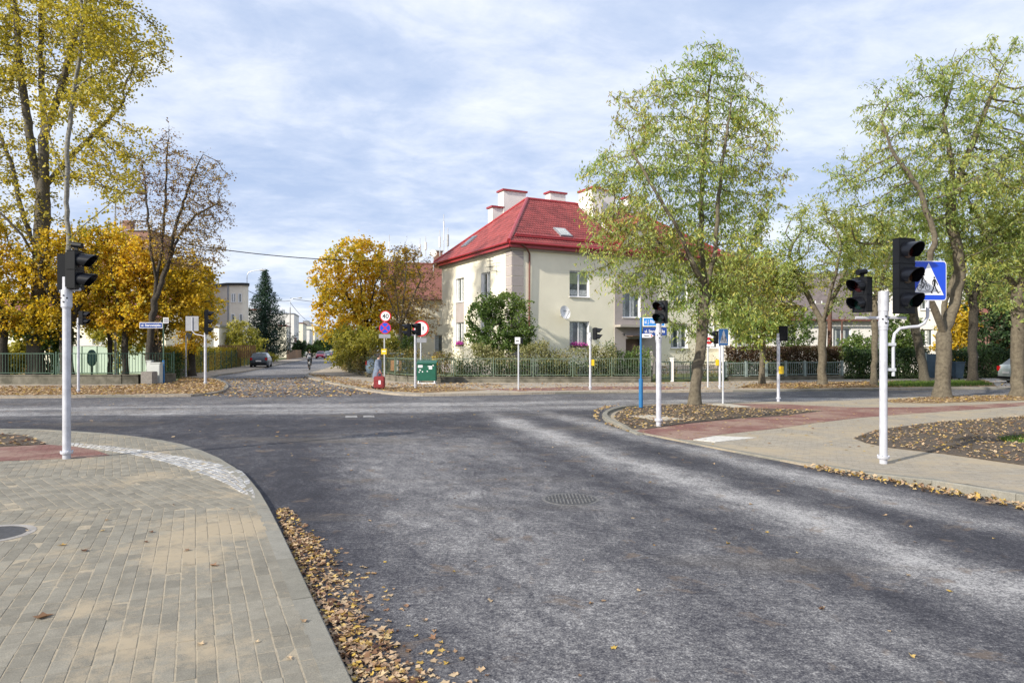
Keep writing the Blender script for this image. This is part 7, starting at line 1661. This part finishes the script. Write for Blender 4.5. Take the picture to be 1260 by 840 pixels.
hb_.add(hv, hf).build('hair', M['hair'], wp, smooth=True)
sc_ = thing('travel_bag', 'red square bag carried by the woman in the grey-blue coat', 'bag', (gx+.12, gy-.30, ZF))
mb = MB(); mb.box((0, 0, .30), (.46, .20, .50)); mb.build('body', M['redbag'], sc_, bevel=.035)
MB().tube([(-.09, 0, .55), (-.08, 0, .68), (0, .03, .74), (.08, 0, .68), (.09, 0, .55)], .014, 8).build('handle', M['redbag'], sc_, smooth=True)
MB().box((0, -.105, .24), (.34, .02, .24)).build('front_pocket', M['redbag'], sc_, bevel=.01); MB().box((.03, -.118, .30), (.09, .008, .16)).build('label_patch', M['signwhite'], sc_)
for s_ in (-.17, .17): MB().cyl((s_-.02, 0, .05), .05, .04, 12, 'X').build('wheel', M['tyre'], sc_)
# cyclist seen from behind
cx_, cy_ = G(381, 455, 0); cyd = STR
bk = thing('bicycle', 'bicycle ridden away from the camera down the side street', 'bicycle', (cx_, cy_, 0), cyd)
for y in (-.52, .52):
    w = MB(); n_ = 22
    w.tube([(0, y+.34*math.cos(2*math.pi*i/n_), .34+.34*math.sin(2*math.pi*i/n_)) for i in range(n_+1)], .02, 5, False); wo_ = w.build('wheel', M['tyre'], bk)
    sp_ = MB()
    for i in range(10): a = math.pi*2*i/10; sp_.tube([(0, y, .34), (0, y+.33*math.cos(a), .34+.33*math.sin(a))], .003, 3, False)
    sp_.build('spokes', M['zinc'], wo_)
fr = MB()
for a, b_ in (((0, -.52, .34), (0, -.05, .30)), ((0, -.05, .30), (0, -.22, .85)), ((0, -.20, .78), (0, .36, .80)), ((0, -.05, .30), (0, .38, .72)), ((0, .52, .34), (0, .34, .98)), ((0, -.52, .34), (0, -.2, .78))): fr.tube([a, b_], .018, 6)
fr.build('frame', M['binblue'], bk); MB().tube([(-.28, .24, 1.02), (-.1, .34, 1.0), (.1, .34, 1.0), (.28, .24, 1.02)], .014, 6).build('handlebar', M['zinc'], bk); MB().box((0, -.24, .90), (.2, .26, .06)).build('saddle', M['black'], bk, bevel=.02)
MB().box((0, -.62, .62), (.10, .10, .16)).build('rear_mudguard', M['signwhite'], bk)
cp_ = thing('person', 'cyclist in dark clothes with a pale bag on the back, seen from behind', 'person', (cx_, cy_, 0), cyd)
vs = [(0, -.22, .98, .13, .11), (0, -.14, 1.2, .12, .1), (0, -.04, 1.40, .14, .1), (0, 0, 1.50, .05), (0, .03, 1.58, .06), (0, .03, 1.66, .08, .085), (0, .02, 1.72, .05), (0, .12, 1.60, .013),
      (-.17, -.03, 1.38, .05), (-.25, .10, 1.18, .036), (-.25, .22, 1.06, .025), (.17, -.03, 1.38, .05), (.25, .10, 1.18, .036), (.25, .22, 1.06, .025),
      (-.10, -.16, .92, .08), (-.12, .16, .72, .055), (-.11, -.06, .26, .035), (-.11, .08, .20, .03), (.10, -.16, .92, .08), (.12, .20, .86, .055), (.11, .02, .46, .035), (.11, .14, .42, .03)]
es = [(0, 1), (1, 2), (2, 3), (3, 4), (4, 5), (5, 6), (4, 7), (2, 8), (8, 9), (9, 10), (2, 11), (11, 12), (12, 13), (0, 14), (14, 15), (15, 16), (16, 17), (0, 18), (18, 19), (19, 20), (20, 21)]
hand(vs, es, 10, (0, 1, -.3), (1, 0, 0), 1.5); hand(vs, es, 13, (0, 1, -.3), (-1, 0, 0), 1.5)
skin_body('body', vs, es, M['skin'], cp_, 2)
loft([(0, 0, 1.49, .06, .06), (0, -.02, 1.45, .20, .10), (0, -.08, 1.3, .20, .15), (0, -.14, 1.15, .19, .15), (0, -.20, .98, .20, .16), (0, -.22, .88, .19, .16)], M['darkcloth'], 'jacket', cp_)
for s_ in (-1, 1):
    MB().tube([(s_*.17, -.03, 1.40), (s_*.26, .10, 1.18), (s_*.25, .20, 1.08)], [.07, .055, .045], 8).build('sleeve', M['darkcloth'], cp_, smooth=True)
for pp in ([(-.10, -.16, .94), (-.12, .16, .72), (-.11, -.05, .28)], [(.10, -.16, .94), (.12, .20, .86), (.11, .03, .48)]): MB().tube(pp, [.10, .075, .05], 8).build('trouser_leg', M['darkcloth'], cp_, smooth=True)
for pp in ([(-.11, -.12, .22), (-.11, 0, .20), (-.11, .14, .18)], [(.11, -.05, .42), (.11, .05, .42), (.11, .2, .39)]): MB().tube(pp, [.03, .045, .03], 8).build('shoe', M['black'], cp_, smooth=True)
loft([(0, .02, 1.56, .075, .08), (0, .01, 1.62, .10, .105), (0, .015, 1.70, .10, .105), (0, .02, 1.76, .05, .055)], M['hair'], 'hair', cp_)
bg_ = thing('shoulder_bag', 'pale grey bag on the back of the cyclist', 'bag', (cx_, cy_, 0), cyd); MB().box((-.02, -.36, 1.12), (.30, .13, .30)).build('body', M['lightcloth'], bg_, bevel=.03); MB().tube([(-.12, -.30, 1.25), (-.05, -.20, 1.42), (.12, -.12, 1.46), (.14, .08, 1.38)], .014, 5).build('strap', M['lightcloth'], bg_); MB().box((0, -.43, 1.08), (.2, .02, .12)).build('front_pocket', M['binblue'], bg_)

# ================================================================ GROUPS FOR REPEATED THINGS
GR = {'traffic_light': 'traffic lights round the crossing', 'locust_tree': 'locust trees along the crossing road', 'maple_tree': 'yellow maples', 'parked_car': 'parked cars', 'road_sign': 'road signs', 'garden_fence': 'railings on low walls', 'garden_gate': 'dark garden gates', 'utility_cabinet': 'grey cabinets by the left wall', 'composter': 'teal containers', 'hedge': 'garden hedges', 'shrub': 'shrubs and bushes', 'street_name_post': 'street name posts', 'cable': 'overhead cables', 'phone_mast': 'antennas on the far roof', 'antenna': 'antennas on the brick block', 'utility_pole': 'utility poles', 'person': 'people', 'board_fence': 'wooden fences', 'concrete_slab': 'pale concrete slabs', 'house': 'houses'}
for o in bpy.data.objects:
    k = o.name.split('.')[0]
    if o.parent is None and 'category' in o and 'group' not in o and k in GR: o['group'] = GR[k]
